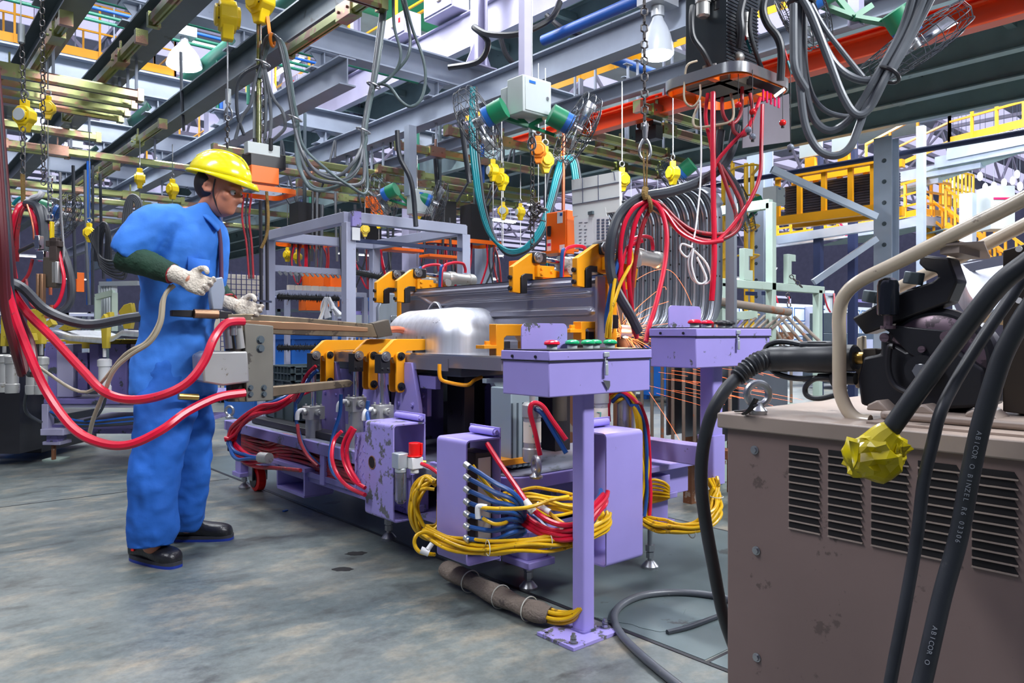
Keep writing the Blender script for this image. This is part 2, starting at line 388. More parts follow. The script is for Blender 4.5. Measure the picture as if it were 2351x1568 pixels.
ORD = ['first', 'second', 'third', 'fourth', 'fifth', 'sixth', 'seventh', 'eighth', 'ninth', 'tenth', 'eleventh', 'twelfth', 'thirteenth', 'fourteenth', 'fifteenth', 'sixteenth', 'seventeenth', 'eighteenth', 'nineteenth', 'twentieth']
X1, Y1 = Vector((1, 0, 0)), Vector((0, 1, 0))
# ================================================================ SHELL
def shell():
    m = MB(); m.bb(-14, -8, -.06, 62, 62, 0); St(m, 'floor', 'concrete')
    # steel trench covers let into the floor, joints between them
    m = MB()
    a, b = RZ(1420, 1400, 0), RZ(1672, 1500, 0)
    m.bb(1.93, .7, 0, 1.945, 6.2, .0025); m.bb(1.945, 1.35, 0, 3.6, 1.362, .0025); m.bb(3.3, -.5, 0, 3.312, 6.2, .0025)
    for x in (-.6, -2.9): m.bb(x, -2, 0, x+.006, 12, .0018)
    m.bb(-6, 5.2, 0, 1.9, 5.206, .0018); m.bb(-6, 8.6, 0, 30, 8.606, .0018)
    St(m, 'trim_1', 'black')
    m = MB(); m.bb(1.95, -.5, 0, 3.3, 1.35, .0022); m.bb(1.95, 1.37, 0, 3.3, 6.2, .0022); St(m, 'trim_2', 'trench')
    # ceiling: sheets and translucent skylight strips
    m = MB(); s = MB(); y = -8.
    while y < 62:
        m.bb(-14, y, 10, 62, y+1.2, 10.05); s.bb(-14, y+1.2, 10.02, 62, y+3.4, 10.04); y += 3.4
    c = St(m, 'ceiling', 'roof_white'); g = St(s, 'ceiling_skylights', 'roof_lit')
    m = MB(); m.bb(-14, 62, 0, 62, 62.2, 10); St(m, 'wall_far', 'far_wall')
    m = MB(); m.bb(62, -8, 0, 62.2, 62, 10); St(m, 'wall_right', 'far_wall')
    m = MB(); m.bb(-14.2, 5, 0, -14, 62, 10); St(m, 'wall_left', 'far_wall')
    n = 3
    # roof trusses: bottom and top chords with zig-zag web, running along x, and purlins along y
    for i, yy in enumerate((7, 12, 17, 22, 28, 35, 43)):
        m = MB(); m.bar((-12, yy, 8.1), (60, yy, 8.1), .14, .14); m.bar((-12, yy, 9.6), (60, yy, 9.6), .14, .14)
        x = -12.; k = 0
        while x < 58:
            m.bar((x, yy, 8.1 if k % 2 else 9.6), (x+1.5, yy, 9.6 if k % 2 else 8.1), .09, .09); x += 1.5; k += 1
        St(m, 'trim_%d' % n, 'white_steel'); n += 1
    for i, xx in enumerate((-3, 1, 5, 9, 14, 19, 25, 32)):
        m = MB(); m.bar((xx, 3, 9.0), (xx, 60, 9.0), .12, .12); m.bar((xx, 3, 7.6), (xx, 60, 7.6), .12, .12); y = 3.; k = 0
        while y < 50:
            m.bar((xx, y, 7.6 if k % 2 else 9.), (xx, y+1.4, 9. if k % 2 else 7.6), .07, .07); y += 1.4; k += 1
        St(m, 'trim_%d' % n, 'white_steel' if i % 2 else 'steel_grey'); n += 1
mat('trench', (.12, .155, .16), .4, .2, wear=(.08, .09, .09), amt=.3, wscale=3, var=.18)
shell()
# ================================================================ HANGING STEEL GRID
def strut(name, x, y, z0, z1, w=.12):
    pass
YB = [(.42, 3.4, 2., 16), (1.12, 3.4, 1.5, 16), (1.72, 3.4, 1., 18), (2.58, 3.4, .5, 20), (3.36, 3.4, Yat(798, 3.36), 22), (4.69, 3.4, -1, 26), (5.03, 3.12, 1.0, 24)]
for i, (x, z, y0, y1) in enumerate(YB):
    big = i < 6
    m = MB().ibeam((x, y0, z), (x, y1, z), .17 if big else .1, .26 if big else .14, .014)
    o = m.build('steel_beam', 'steel_dark' if i < 4 else 'steel_grey')
    tag(o, '%s grey I-beam from the left among the low overhead beams' % ORD[i], 'beam', 'overhead I-beams running away')
YX = [6.76, 9.37, 11.97, 14.6, 17.2, 19.8]
for i, y in enumerate(YX):
    m = MB().ibeam((-3.5, y, 3.85), (6.84, y, 3.85), .2, .28, .016)
    o = m.build('steel_beam', 'steel_grey' if i else 'steel_grey')
    tag(o, '%s nearest grey cross beam carried above the low overhead I-beams' % ORD[i], 'beam', 'overhead cross beams')
    # hour-glass hangers between cross beam and the low beams, with bolts
    for j, (x, z, y0, y1) in enumerate(YB[:6]):
        if y < y0 or y > y1 or i > 3: continue
        h = MB(); zt, zb = 3.71, z+.13
        h.prism([(-.13, 0), (.13, 0), (.05, -.09), (.05, -.10), (.12, -(zt-zb)), (-.12, -(zt-zb)), (-.05, -.1), (-.05, -.09)], (x, y, zt), X1, UP, .012)
        h.bar((x-.14, y, zt-.006), (x+.14, y, zt-.006), .16, .012); h.bar((x-.14, y, zb+.006), (x+.14, y, zb+.006), .16, .012); h.bar((x, y-.07, (zt+zb)/2), (x, y+.07, (zt+zb)/2), .012, zt-zb-.02)
        for a in (-.1, .1):
            for b in (-.06, .06): h.bolt((x+a, y+b, zt), UP, .012, .02)
        tag(h.build('beam_hanger', 'steel_grey'), 'bolted grey bracket joining the %s low beam to the %s cross beam' % (ORD[j], ORD[i]), 'bracket', 'bolted beam hangers')
# posts that carry the cross beams up to the roof trusses
for i, (x, y) in enumerate([(3.9, 9.37), (5.3, 6.76), (.5, 11.97), (2.2, 14.6), (-1.5, 9.37), (4.3, 17.2), (6.6, 11.97), (-.6, 14.6)]):
    m = MB().ibeam((x, y, 3.99), (x, y, 7.6), .14, .14, .012, up=X1)
    m.bar((x-.16, y, 4.), (x+.16, y, 4.), .26, .016)
    m.prism([(-.2, 0), (.2, 0), (.07, .28), (-.07, .28)], (x, y, 4.), X1, UP, .01)
    tag(m.build('hanger_post', 'steel_lilac'), 'pale steel post rising from the %s cross beam to the roof, at %s' % (ORD[YX.index(y)], ['its middle', 'its right part', 'its left part', 'its middle', 'its left end', 'its right part', 'its right end', 'its left end'][i]), 'post', 'posts up to the roof')
# zinc plated hollow rails that run beside the beams (along y)
def rail(p, q, name, label, group, end=True, w=.07, h=.085):
    p, q = Vector(p), Vector(q)
    r = T(name, label, 'rail', p, group); u = (q-p).normalized(); x, y, z = frame(p, q)
    m = MB(); prof = [(-.5, -.28), (-.28, -.5), (-.1, -.5), (-.1, -.38), (.1, -.38), (.1, -.5), (.28, -.5), (.5, -.28), (.5, .32), (.3, .5), (-.3, .5), (-.5, .32)]
    s = -1 if y.z < 0 else 1
    n = len(prof); m.v += [e + x*(a*w) + y*(b*h*s) for e in (p, q) for a, b in prof]; m.f += [tuple(range(n)), tuple(range(2*n-1, n-1, -1))] + [(k, k+n, (k+1) % n+n, (k+1) % n) for k in range(n)]
    m.build('profile', 'zinc', r)
    L = (q-p).length
    for e, sg in ((p, 1), (q, -1)): MB().bar(e-u*.012*sg, e+u*.035*sg, w*1.18, h*1.18).build('end_cap', 'zinc', r)
    k = min(L*.22, 1.2)
    for t in ((k, ) if L < 3 else (k, L-k)):
        b = MB(); b.bar(p+u*(t-.1), p+u*(t+.1), w*1.28, h*1.25); b.bar(p+u*t+UP*h*.5, p+u*t+UP*(h*.5+.10), .03, .012, X1)
        for a in (-.06, .06): b.bolt(p+u*(t+a)+x*w*.62, x, .009, .012); b.bolt(p+u*(t+a)-x*w*.62, -x, .009, .012)
        b.build('splice_clamp', 'zinc', r)
    return r
def yrail(px, py, z, y1, lab, near=None):
    a = RZ(px, py, z); rail(a, (a.x, y1, z), 'trolley_rail', lab, 'zinc rails beside the beams')
yrail(152, 42, 3.15, 7.5, 'zinc trolley rail beside the left low beam, near the top left corner')
yrail(325, 84, 3.15, 8.6, 'zinc trolley rail whose end cap stands left of the big glowing lamp')
yrail(374, 284, 3.15, 12.5, 'zinc trolley rail with a bright end high above the worker')
yrail(267, 381, 3.0, 14, 'zinc trolley rail hanging left of the yellow helmet')
a = RZ(352, 48, 3.15); rail((a.x, 1.2, 3.15), a, 'trolley_rail', 'short zinc trolley rail at the top edge above the big glowing lamp', 'zinc rails beside the beams')
a = RZ(662, 118, 3.15); rail((a.x, 1.2, 3.15), a, 'trolley_rail', 'long zinc rail with dark slot slanting in beside the unlit lamp', 'zinc rails beside the beams')
a = RZ(880, 8, 3.05); rail((a.x-1.9, a.y, 3.05), a, 'trolley_rail', 'zinc rail crossing the top edge with grey cables hanging from its end', 'zinc rails across the beams')
# cross rails (along x) carrying the hoists
def xrail(px, py, z, L, lab, d0=None):
    b = RZ(px, py, z); r = rail((b.x-L, b.y, z), (b.x, b.y, z), 'bridge_rail', lab, 'zinc bridge rails under the grid')
    hit = [x for x, zz, y0, y1 in YB if b.x-L < x < b.x and y0 < b.y < y1 and zz > 3.3]
    for x in hit[:3] or [b.x-L*.3, b.x-L*.7]:
        zt = 3.275 if hit else 3.84; m = MB().bar((x, b.y, z+.03), (x, b.y, zt), .02, .02, X1); m.bar((x-.05, b.y, zt), (x+.05, b.y, zt), .05, .01); m.build('rail_hanger', 'steel_grey', r)
for i, (px, py, L) in enumerate([(324, 221, 4.2), (309, 239, 4.1), (293, 256, 4.1), (279, 270, 4.0), (228, 317, 4.5), (157, 355, 4.3)]):
    xrail(px, py, 2.98, L, '%s from top of the zinc bridge rails stacked down the left edge' % ORD[i])
for i, (px, py, L) in enumerate([(500, 396, 2.2), (420, 462, 3.0), (470, 486, 4.2), (300, 512, 4), (560, 520, 4)]):
    xrail(px, py, 2.98 if i != 1 else 2.8, L, ['zinc bridge rail directly left of the yellow helmet', 'zinc bridge rail behind the shoulder of the worker', 'zinc bridge rail passing behind the back of the worker', 'far zinc bridge rail left of the worker above the grey coils', 'far zinc bridge rail crossing behind the chest of the worker'][i])
mid = [(1265, 400, 2.2), (1510, 403, 3.2), (1530, 352, 1.6), (1515, 380, 2.0), (1580, 375, 1.5), (1235, 462, 2.6), (1225, 445, 2.5), (1185, 472, 3.4), (1125, 480, 3.2), (1075, 455, 3.), (1080, 492, 3.), (1650, 300, 1.2), (1640, 330, 1.), (870, 400, 2.), (900, 520, 4), (830, 545, 4.5)]
for i, (px, py, L) in enumerate(mid):
    xrail(px, py, 2.95, L, '%s zinc bridge rail in the bank beyond the hanging fans' % ORD[i])
# ---------------------------------------------------------------- walkway platforms overhead
def platform(name, label, x0, x1, y0, y1, z, ribs, mt, fascia=None, fh=.26, step=1.5):
    r = T(name, label, 'platform', (x0, y0, z))
    m = MB(); m.bb(x0, y0, z+fh-.02, x1, y1, z+fh); m.build('deck', mt, r)
    for k in range(ribs):
        x = x0+(x1-x0)*k/(ribs-1)
        MB().ibeam((x, y0, z+fh/2-.02), (x, y1, z+fh/2-.02), .12, fh-.04, .014).build('girder', fascia if (fascia and k == 0) else mt, r)
    y = y0+.4
    while y < y1: MB().bar((x0+.03, y, z+fh*.6), (x1-.03, y, z+fh*.6), .07, .1).build('cross_rib', mt, r); y += step
    return r
platform('walkway', 'long overhead walkway with a lilac fascia carrying grey switch boxes', 5.83, 6.72, 1.0, 26, 4.6, 2, 'steel_green', 'steel_lilac', .5, 1.3)
p2 = platform('mezzanine', 'wide dark grey-green mezzanine seen from below at upper right', 6.9, 9.42, -3, 34, 3.5, 4, 'steel_green', None, .42, 1.6)
# mesh grating seen between girders
m = MB(); m.bb(7.75, -3, 3.86, 8.55, 34, 3.87); m.build('grating', 'steel_dark', p2)
# red crane runway
a = RZ(2115, 76, 3.0)
y1 = Yat(1338, a.x)
r = T('crane_rail', 'bright orange-red crane rail slanting across the upper right', 'crane rail', (a.x, -2, 3.0))
m = MB(); m.ibeam((a.x, -2, 3.0), (a.x, y1, 3.0), .11, .15, .012); m.build('girder', 'crane_red', r)
for yy in (1.6, 3.4, 5.2, 6.6): m = MB(); m.bar((a.x, yy, 3.07), (a.x, yy, 3.5), .02, .05, X1); m.bb(a.x-.07, yy-.04, 3.07, a.x+.07, yy+.04, 3.12); m.build('hanger', 'steel_grey', r)
a2 = RZ(1753, 156, 3.12)
m = MB(); m.ibeam((a2.x, -2, 3.12), (a2.x, y1+1.2, 3.12), .07, .08, .01); tag(m.build('crane_rail', 'rust_orange' if 'rust_orange' in MT else 'crane_red'), 'thinner red rail just above the thick orange-red crane rail', 'crane rail')
for px, py in ((1490, 282), (1640, 240)):
    q = RZ(px, py, 2.95); m = MB(); m.bb(q.x-.05, q.y-.12, 2.78, q.x+.05, q.y+.12, 2.9); m.cyl((q.x-.06, q.y-.07, 2.93), (q.x+.06, q.y-.07, 2.93), .03, n=12); m.cyl((q.x-.06, q.y+.07, 2.93), (q.x+.06, q.y+.07, 2.93), .03, n=12); m.cyl((q.x, q.y, 2.78), (q.x, q.y, 2.6), .006, n=6)
    tag(m.build('rail_trolley', 'black'), 'dark trolley with cable under the crane rail, %s' % ('near its left end' if px < 1500 else 'behind the controller'), 'trolley')
# ---------------------------------------------------------------- railings
def railing(p, q, n, label, mt='rail_yellow', h=1.0, group=None, toe=.12, t=.035, mids=(.5,)):
    p, q = Vector(p), Vector(q); r = T('guard_railing', label, 'railing', p, group); u = (q-p)
    m = MB()
    for k in range(n+1): MB().bar(p+u*(k/n), p+u*(k/n)+UP*h, t, t, X1).build('post', mt, r)
    MB().bar(p+UP*h, q+UP*h, t, t).build('top_rail', mt, r)
    for a in mids: MB().bar(p+UP*h*a, q+UP*h*a, t*.8, t*.8).build('mid_rail', mt, r)
    if toe: MB().bar(p+UP*toe/2, q+UP*toe/2, t*.3, toe).build('toe_board', mt, r)
    return r
q = RZ(200, 128, 6.1)
platform('walkway', 'high walkway behind the low beams at the top left', -4, q.x+2.1, q.y, q.y+1.2, 5.6, 2, 'steel_green', None, .5, 1.5) if False else None
r = T('walkway', 'high walkway with orange railings at the top left', 'platform', (0, q.y, 5.6))
xr = Xat(402, q.y)
MB().bb(-6, q.y+.05, 6.02, xr, q.y+1.4, 6.05).build('deck', 'steel_green', r)
MB().ibeam((-6, q.y, 5.9), (xr, q.y, 5.9), .14, .26, .016).build('girder', 'steel_grey', r)
MB().ibeam((-6, q.y+1.4, 5.9), (xr, q.y+1.4, 5.9), .14, .26, .016).build('girder', 'steel_green', r)
railing((-6, q.y, 6.06), (xr, q.y, 6.06), 8, 'orange railing along the high walkway at the top left', h=1.0, toe=.16)
railing((-6, q.y+1.4, 6.06), (xr, q.y+1.4, 6.06), 8, 'orange railing on the far side of the top left walkway', h=1.0, toe=.1)
railing((xr, q.y, 6.06), (xr, q.y+1.4, 6.06), 1, 'short end railing of the top left walkway above the glowing lamp', h=1.0, toe=.1)
# railing on the lilac walkway
railing((6.72, 3.8, 5.1), (6.72, 25, 5.1), 16, 'orange railing on the far side of the lilac-edged walkway', h=1.0, toe=0)
railing((5.86, 8.0, 5.1), (5.86, 25, 5.1), 12, 'orange railing above the switch boxes of the lilac-edged walkway', h=1.0, toe=0)
a = RZ(1320, 190, 5.2); railing((a.x, a.y+3, 5.2), (a.x, a.y-4, 5.2), 9, 'orange railing seen below the blue pipe corner', h=1.0, toe=.1)
m = MB(); q_ = W(1410, 78, 11.5); m.box(q_, (.5, .5, .45)); tag(m.build('yellow_box', 'rail_yellow2'), 'yellow box on the walkway above the blue pipe corner', 'box')
# switch boxes on the fascia
for i, px in enumerate([1165, 1035, 930, 800, 690]):
    y = Yat(px, 5.8); r0 = T('switch_box', '%s grey switch box from the right on the lilac walkway edge' % ORD[i], 'switch box', (5.74, y, 5.02), 'switch boxes on the walkway')
    m = MB(); m.bb(5.60, y-.32, 5.10, 5.86, y+.32, 5.42); m.build('body', 'steel_lilac', r0, bevel=.01)
    MB().bb(5.58, y-.3, 5.13, 5.60, y+.3, 5.39).build('door', 'steel_lilac', r0, bevel=.004)
    MB().bb(5.55, y-.1, 5.24, 5.585, y-.02, 5.27).build('handle', 'beige_tube', r0)
    MB().bb(5.574, y-.22, 5.27, 5.581, y-.18, 5.33).build('mark', 'red_bright', r0)
for i, pts in enumerate([[(1285, 5, 7.6), (1262, 45, 7.5), (1190, 78, 7.5), (1120, 78, 7.6), (1088, 62, 7.7), (1120, 95, 7.7), (1100, 140, 7.8), (1030, 155, 7.9)],
                         [(1255, 35, 8.), (1290, 65, 7.9), (1330, 80, 7.9), (1345, 95, 7.9), (1340, 120, 7.9)], [(1150, 90, 7.9), (1165, 130, 7.9), (1200, 160, 7.9), (1245, 162, 7.9)]]):
    tag(hose(pts, .028 if i else .032).build('flexible_conduit', 'black'), ['thick black conduit looping off the right switch box', 'black conduit stub hanging over the blue pipe', 'black conduit curving under the walkway beside the hanging white boxes post'][i], 'conduit')
# green and blue pipes
def pipe(p, q, r, mt, lab, name='pipe', flange=True):
    t = T(name, lab, 'pipe', p); p, q = Vector(p), Vector(q); MB().cyl(p, q, r, n=14).build('tube', mt, t)
    if flange:
        m = MB(); u = (q-p).normalized(); L = (q-p).length
        for k in (.25, .6): m.cyl(p+u*L*k, p+u*(L*k+.05), r*1.35, n=14)
        m.build('flange', mt, t)
a = RZ(660, 0, 4.4); pipe((a.x, a.y-2, 4.4), (a.x, a.y+9, 4.4), .085, 'green_pipe', 'thick dark green pipe slanting down behind the big left beam')
a = RZ(740, 0, 4.4); pipe((a.x, a.y-2, 4.25), (a.x, a.y+9, 4.25), .08, 'green_pipe', 'second thick green pipe beside the orange sling')
a = RZ(1000, 40, 7.2); pipe((a.x-6, a.y, 7.2), (a.x+1, a.y, 7.2), .32, 'green', 'very thick bright green duct under the roof at top centre')
for i, (px, py, z, mt) in enumerate([(1550, 178, 3.3, 'green_pipe'), (1390, 32, 4.0, 'blue_pipe')]):
    a = RZ(px, py, z); pipe((a.x, a.y-(3 if i == 0 else .9), z), (a.x, a.y+(4 if i == 0 else .85), z), .03 if i == 0 else .055, mt, ['green pipe along the beam behind the orange-red crane rail', 'blue pipe along the edge of the lilac walkway'][i], flange=False)
a = RZ(1306, 100, 4.0); b = RZ(1310, 105, 4.0); pipe((a.x, a.y, 4.0), (a.x+1.6, a.y, 4.0), .055, 'blue_pipe', 'blue pipe turning right from the corner below the walkway', flange=False)
for i, (z, y, mt) in enumerate([(4.3, 8.1, 'green_pipe'), (4.22, 8.16, 'green_pipe'), (4.38, 8.1, 'blue_pipe'), (5.0, 10.6, 'green_pipe'), (4.92, 10.6, 'green_pipe'), (5.08, 10.6, 'blue_pipe'), (4.1, 13.2, 'green_pipe'), (4.18, 13.2, 'blue_pipe')]):
    pipe((-4, y, z), (5.4, y, z), .022, mt, ['front lower green', 'front lowest green', 'front upper blue', 'middle upper green', 'middle lower green', 'middle top blue', 'rear green', 'rear blue'][i]+' thin service pipe crossing behind the low beams', 'service_pipe', False)
# long dark blue pipe in front of the mezzanine on the right
a, b = RX(1655, 424, 9.6), RX(2351, 262, 9.6)
pipe((9.6, a.y+1, a.z), (9.6, b.y-1.5, a.z), .035, 'navy', 'long dark blue pipe under the right mezzanine edge', flange=False)
# clusters of vertical thin pipes
for i, (px, y0_, y1_, d, mt) in enumerate([(1668-560, 250, 420, 8.6, 'blue_pipe'), (500, 130, 250, 9.2, 'green_pipe'), (508, 135, 250, 9.2, 'blue_pipe'), (570, 150, 240, 9., 'green_pipe'), (692, 380, 560, 12, 'navy'), (700, 380, 560, 12, 'navy'), (712, 400, 600, 12, 'green_pipe'), (905, 340, 470, 12, 'navy'), (914, 340, 480, 12, 'navy'), (1255, 460, 640, 13, 'teal_hose'), (1260, 460, 640, 13.1, 'navy'), (203, 370, 700, 9, 'blue_pipe'), (960, 300, 480, 11, 'green_pipe')]):
    a, b = W(px, y0_, d), W(px, y1_, d); m = MB().cyl(a, b, .022, n=8)
    tag(m.build('drop_pipe', mt), '%s thin %s pipe dropping vertically from the overhead steel grid' % (ORD[i], {'blue_pipe': 'blue', 'green_pipe': 'green', 'navy': 'navy', 'teal_hose': 'teal'}[mt]), 'pipe', 'thin drop pipes')
# ================================================================ LAMPS
def highbay(px, py, wpx, lab, on=True, dia=.42):
    d = dia*F/wpx; c = W(px, py, d); r = T('high_bay_lamp', lab, 'lamp', c, 'high bay lamps'); R = dia/2
    m = MB(); prof = [(0, R), (.02, R*1.0), (.07, R*.93), (.14, R*.8), (.2, R*.6), (.25, R*.38), (.28, R*.3)]
    m.lathe(c, UP, prof, 28); m.build('shade', 'shade_lit' if on else 'lamp_off', r)
    m = MB(); m.lathe(c-UP*.035, UP, [(0, R*.5), (.01, R*.8), (.034, R*.97)], 28); m.build('glass', 'lamp_glass' if on else 'glass_off', r)
    m = MB(); m.cyl(c+UP*.28, c+UP*.36, .05, n=14); m.box(c+UP*.44, (.24, .2, .17)); m.build('ballast', 'lamp_shade' if on else 'lamp_off', r)
    m = MB(); m.cyl(c+UP*.5, V(c.x, c.y, 10.02), .012, n=8); m.build('rod', 'steel_grey', r)
    if on:
        l = bpy.data.lights.new('hall_light', 'SPOT'); l.energy = 230; l.color = (.86, .95, 1); l.spot_size = 2.6; l.spot_blend = .5; l.shadow_soft_size = R
        o = bpy.data.objects.new('hall_light', l); C.collection.objects.link(o); o.location = c-UP*.06
LP = [(423, 152, 78, 'largest glowing high bay lamp left of the hoists, above the worker'), (262, 290, 62, 'glowing lamp below the left stack of zinc bridge rails'), (173, 381, 48, 'glowing lamp below the left yellow balancers'),
      (117, 443, 32, 'small glowing lamp above the hanging red hose bundle at the left'), (988, 393, 44, 'glowing lamp in the centre, highest over the silver hump'), (803, 451, 38, 'glowing lamp right of the drooping grey cable loops'),
      (663, 495, 36, 'glowing lamp right of the face of the worker'), (1510, 125, 74, 'big glowing lamp left of the hanging weld controller'), (1147, 587, 20, 'small far lamp glowing above the rear silver panel'), (640, 515, 26, 'small lamp glowing just below the lamp near the face'),
      (1217, 470, 16, 'tiny far lamp behind the teal hose loop')]
for a in LP: highbay(*a, dia=.42 if a[2] != 74 else .24)
highbay(762, 84, 46, 'unlit pinkish high bay lamp above the centre left', on=False)
def fix(c, L, along, lab, mt='tube_light', w=.16):
    r = T('tube_fixture', lab, 'lamp', c, 'fluorescent fixtures'); c = Vector(c); u = along*(L/2)
    MB().bar(c-u+UP*.03, c+u+UP*.03, w, .04).build('housing', 'lamp_shade', r)
    for a in (-.8, .8): MB().cyl(c+u*a+UP*.04, V((c+u*a).x, (c+u*a).y, 10.01), .005, n=5).build('suspension_wire', 'steel_grey', r)
    s = along.cross(UP)*(w*.25); m = MB(); m.cyl(c-u*.97-s, c+u*.97-s, .018, n=8); m.cyl(c-u*.97+s, c+u*.97+s, .018, n=8); m.build('tube', mt, r)
# made-up panel housings and suspension rods round the added area lights
for i, o in enumerate([o for o in C.objects if o.type == 'LIGHT' and o.data.type == 'AREA']):
    s, sy = o.data.size, o.data.size_y; r = T('added_light_panel', '%s of the wide flat light panels hung above the production line' % ORD[i], 'lamp', o.location, 'flat light panels')
    m = MB(); m.bb(-s/2-.04, -sy/2-.04, .01, s/2+.04, sy/2+.04, .09); h = m.build('housing', 'lamp_shade', T('t', None, None)); t_ = h.parent; h.parent = r; bpy.data.objects.remove(t_); h.rotation_euler = o.rotation_euler
    for a in (-1, 1): q = o.location+V(a*s*.4, 0, .06); MB().cyl(q, V(q.x, q.y, 3.5 if o.location.x == 8.2 and q.z < 3.4 else 10.01), .006, n=6).build('suspension_rod', 'steel_grey', r)
k = 0
for px, py, z, L, al in [(1350, 100, 6.5, 1.6, Y1), (1320, 150, 6.3, 1.8, Y1), (1090, 215, 5.6, .9, Y1), (955, 272, 5.6, 1.2, Y1), (590, 290, 6.5, 1.4, Y1), (650, 160, 7, 2, Y1), (450, 100, 6.2, 1.2, X1), (700, 395, 5, 1.6, X1), (890, 560, 4, 1.4, X1), (1145, 470, 4, 1.4, X1), (1440, 120, 6.4, 1.2, Y1), (1235, 130, 6, 1, Y1), (1480, 520, 3.9, 1.4, X1), (205, 340, 6, 1.2, X1), (90, 590, 3.2, 1.2, X1), (640, 525, 4, 1.8, X1), (820, 585, 4, 1.6, X1), (1130, 505, 4, 1.6, X1), (1030, 640, 3, 1.2, X1), (150, 640, 3, 1.6, X1), (215, 720, 1.9, 2, X1), (1690, 640, 2.4, 1.5, X1), (1750, 615, 3, 1.5, X1), (1110, 640, 2.6, 1.2, X1)]:
    fix(RZ(px, py, z), L, al, '%s far fluorescent tube fixture shining between the steelwork' % (ORD+['next']*20)[k] if k < 20 else '%s low far tube fixture near the back of the hall' % ORD[k-20]); k += 1
# ================================================================ MAIN WELDING FIXTURE
fx = T('welding_fixture', 'lilac floor-standing clamping fixture full of coloured hoses in the middle', 'welding fixture', (2.3, 3.4, 0))
def P(mb, name, m, par=None, **k): return mb.build(name, m, par or fx, **k)
# base frame
m = MB(); m.bb(1.80, 2.25, .395, 2.78, 4.92, .43); P(m, 'table_plate', 'purple_dust', bevel=.004)
m = MB(); m.bb(1.775, 2.75, .375, 1.80, 4.92, .435); P(m, 'front_lip', 'purple_dirty', bevel=.003)
m = MB(); m.bb(1.775, 4.92, .375, 2.78, 4.945, .435); P(m, 'end_lip', 'purple', bevel=.003)
m = MB(); m.bb(1.79, 2.7, .235, 1.83, 4.93, .265); P(m, 'lower_rail', 'purple_dirty', bevel=.003)
m = MB(); m.bb(1.80, 2.3, .21, 2.78, 4.9, .232); P(m, 'bottom_pan', 'purple_dirty')
m = MB(); m.bb(2.74, 2.3, .23, 2.78, 4.9, .395); P(m, 'rear_channel', 'purple_dirty')
for y in (4.90, 3.56, 2.74, 2.3):
    m = MB(); m.bb(1.79, y, .235, 2.76, y+.03, .395) if y in (4.90,) else m.bb(1.785, y, .22, 1.87, y+.05, .395); P(m, 'upright_plate', 'purple', bevel=.003)
# near end round-cornered platform
def rrect(x0, y0, x1, y1, r, n=6, corners=(1, 1, 1, 1)):
    out = []
    for i, (cx, cy, a) in enumerate([(x1-r, y1-r, 0), (x0+r, y1-r, 90), (x0+r, y0+r, 180), (x1-r, y0+r, 270)]):
        if corners[i]: out += [(cx+r*math.cos(math.radians(a+90*k/n)), cy+r*math.sin(math.radians(a+90*k/n))) for k in range(n+1)]
        else: out.append((x1 if i in (0, 3) else x0, y1 if i < 2 else y0))
    return out
m = MB(); m.prism(rrect(1.86, 2.18, 2.86, 2.72, .1, corners=(0, 0, 1, 1)), (0, 0, .418), X1, Y1, .05); P(m, 'end_platform', 'purple', bevel=.003)
m = MB(); m.prism(rrect(1.875, 2.195, 2.85, 2.7, .09, corners=(0, 0, 1, 1)), (0, 0, .4455), X1, Y1, .003); P(m, 'platform_top', 'purple_dust')
m = MB(); m.bb(1.95, 2.3, .19, 2.7, 2.5, .392); P(m, 'end_beam', 'purple_dirty', bevel=.004)
# legs with levelling feet
def leg(x, y, s=.10, zt=.30):
    m = MB(); m.box((x, y, zt-.012), (s*1.35, s*1.6, .025)); m.box((x, y, zt-.07), (s*.95, s, .10)); m.box((x, y, zt-.132), (s*1.25, s*1.45, .028))
    l = P(m, 'leg', 'purple', bevel=.004)
    m = MB(); m.cyl((x, y, .03), (x, y, zt-.14), .011, n=10); m.cyl((x, y, .075), (x, y, .10), .021, n=6); m.cyl((x, y, .045), (x, y, .07), .018, n=6)
    m.lathe((x, y, 0), UP, [(0, .036), (.012, .036), (.028, .022), (.034, .015)], 20)
    m.build('levelling_foot', 'steel_bare', l)
leg(1.97, 2.2, .11, .25); leg(2.54, 2.06, .11, .33); leg(1.93, 3.17, .10, .27); leg(1.86, 4.82, .09, .23); leg(2.7, 4.8, .09, .25)
m = MB(); m.bb(2.48, 2.0, .33, 2.6, 2.25, .40); m.bb(2.5, 2.04, .3, 2.78, 2.1, .42); P(m, 'outrigger', 'purple', bevel=.003)
m = MB(); m.bb(2.42, 1.98, .425, 2.9, 2.2, .45); P(m, 'outrigger_plate', 'purple', bevel=.003)
# fork pocket under the lip
q = [Yat(640, 1.79), Yat(702, 1.79)]
m = MB()
for a, b in (((1.79, q[0], .27), (1.79, q[1], .27)), ((1.79, q[0], .13), (1.79, q[1], .13))): m.bb(1.78, q[1], a[2]-.01, 1.95, q[0], a[2]+.01)
for y in q: m.bb(1.78, y-.008, .13, 1.95, y+.008, .27)
P(m, 'fork_pocket', 'purple', bevel=.002); m = MB(); m.bb(1.765, q[1]-.04, .262, 1.96, q[0]+.04, .285); P(m, 'pocket_flange', 'purple', bevel=.002)
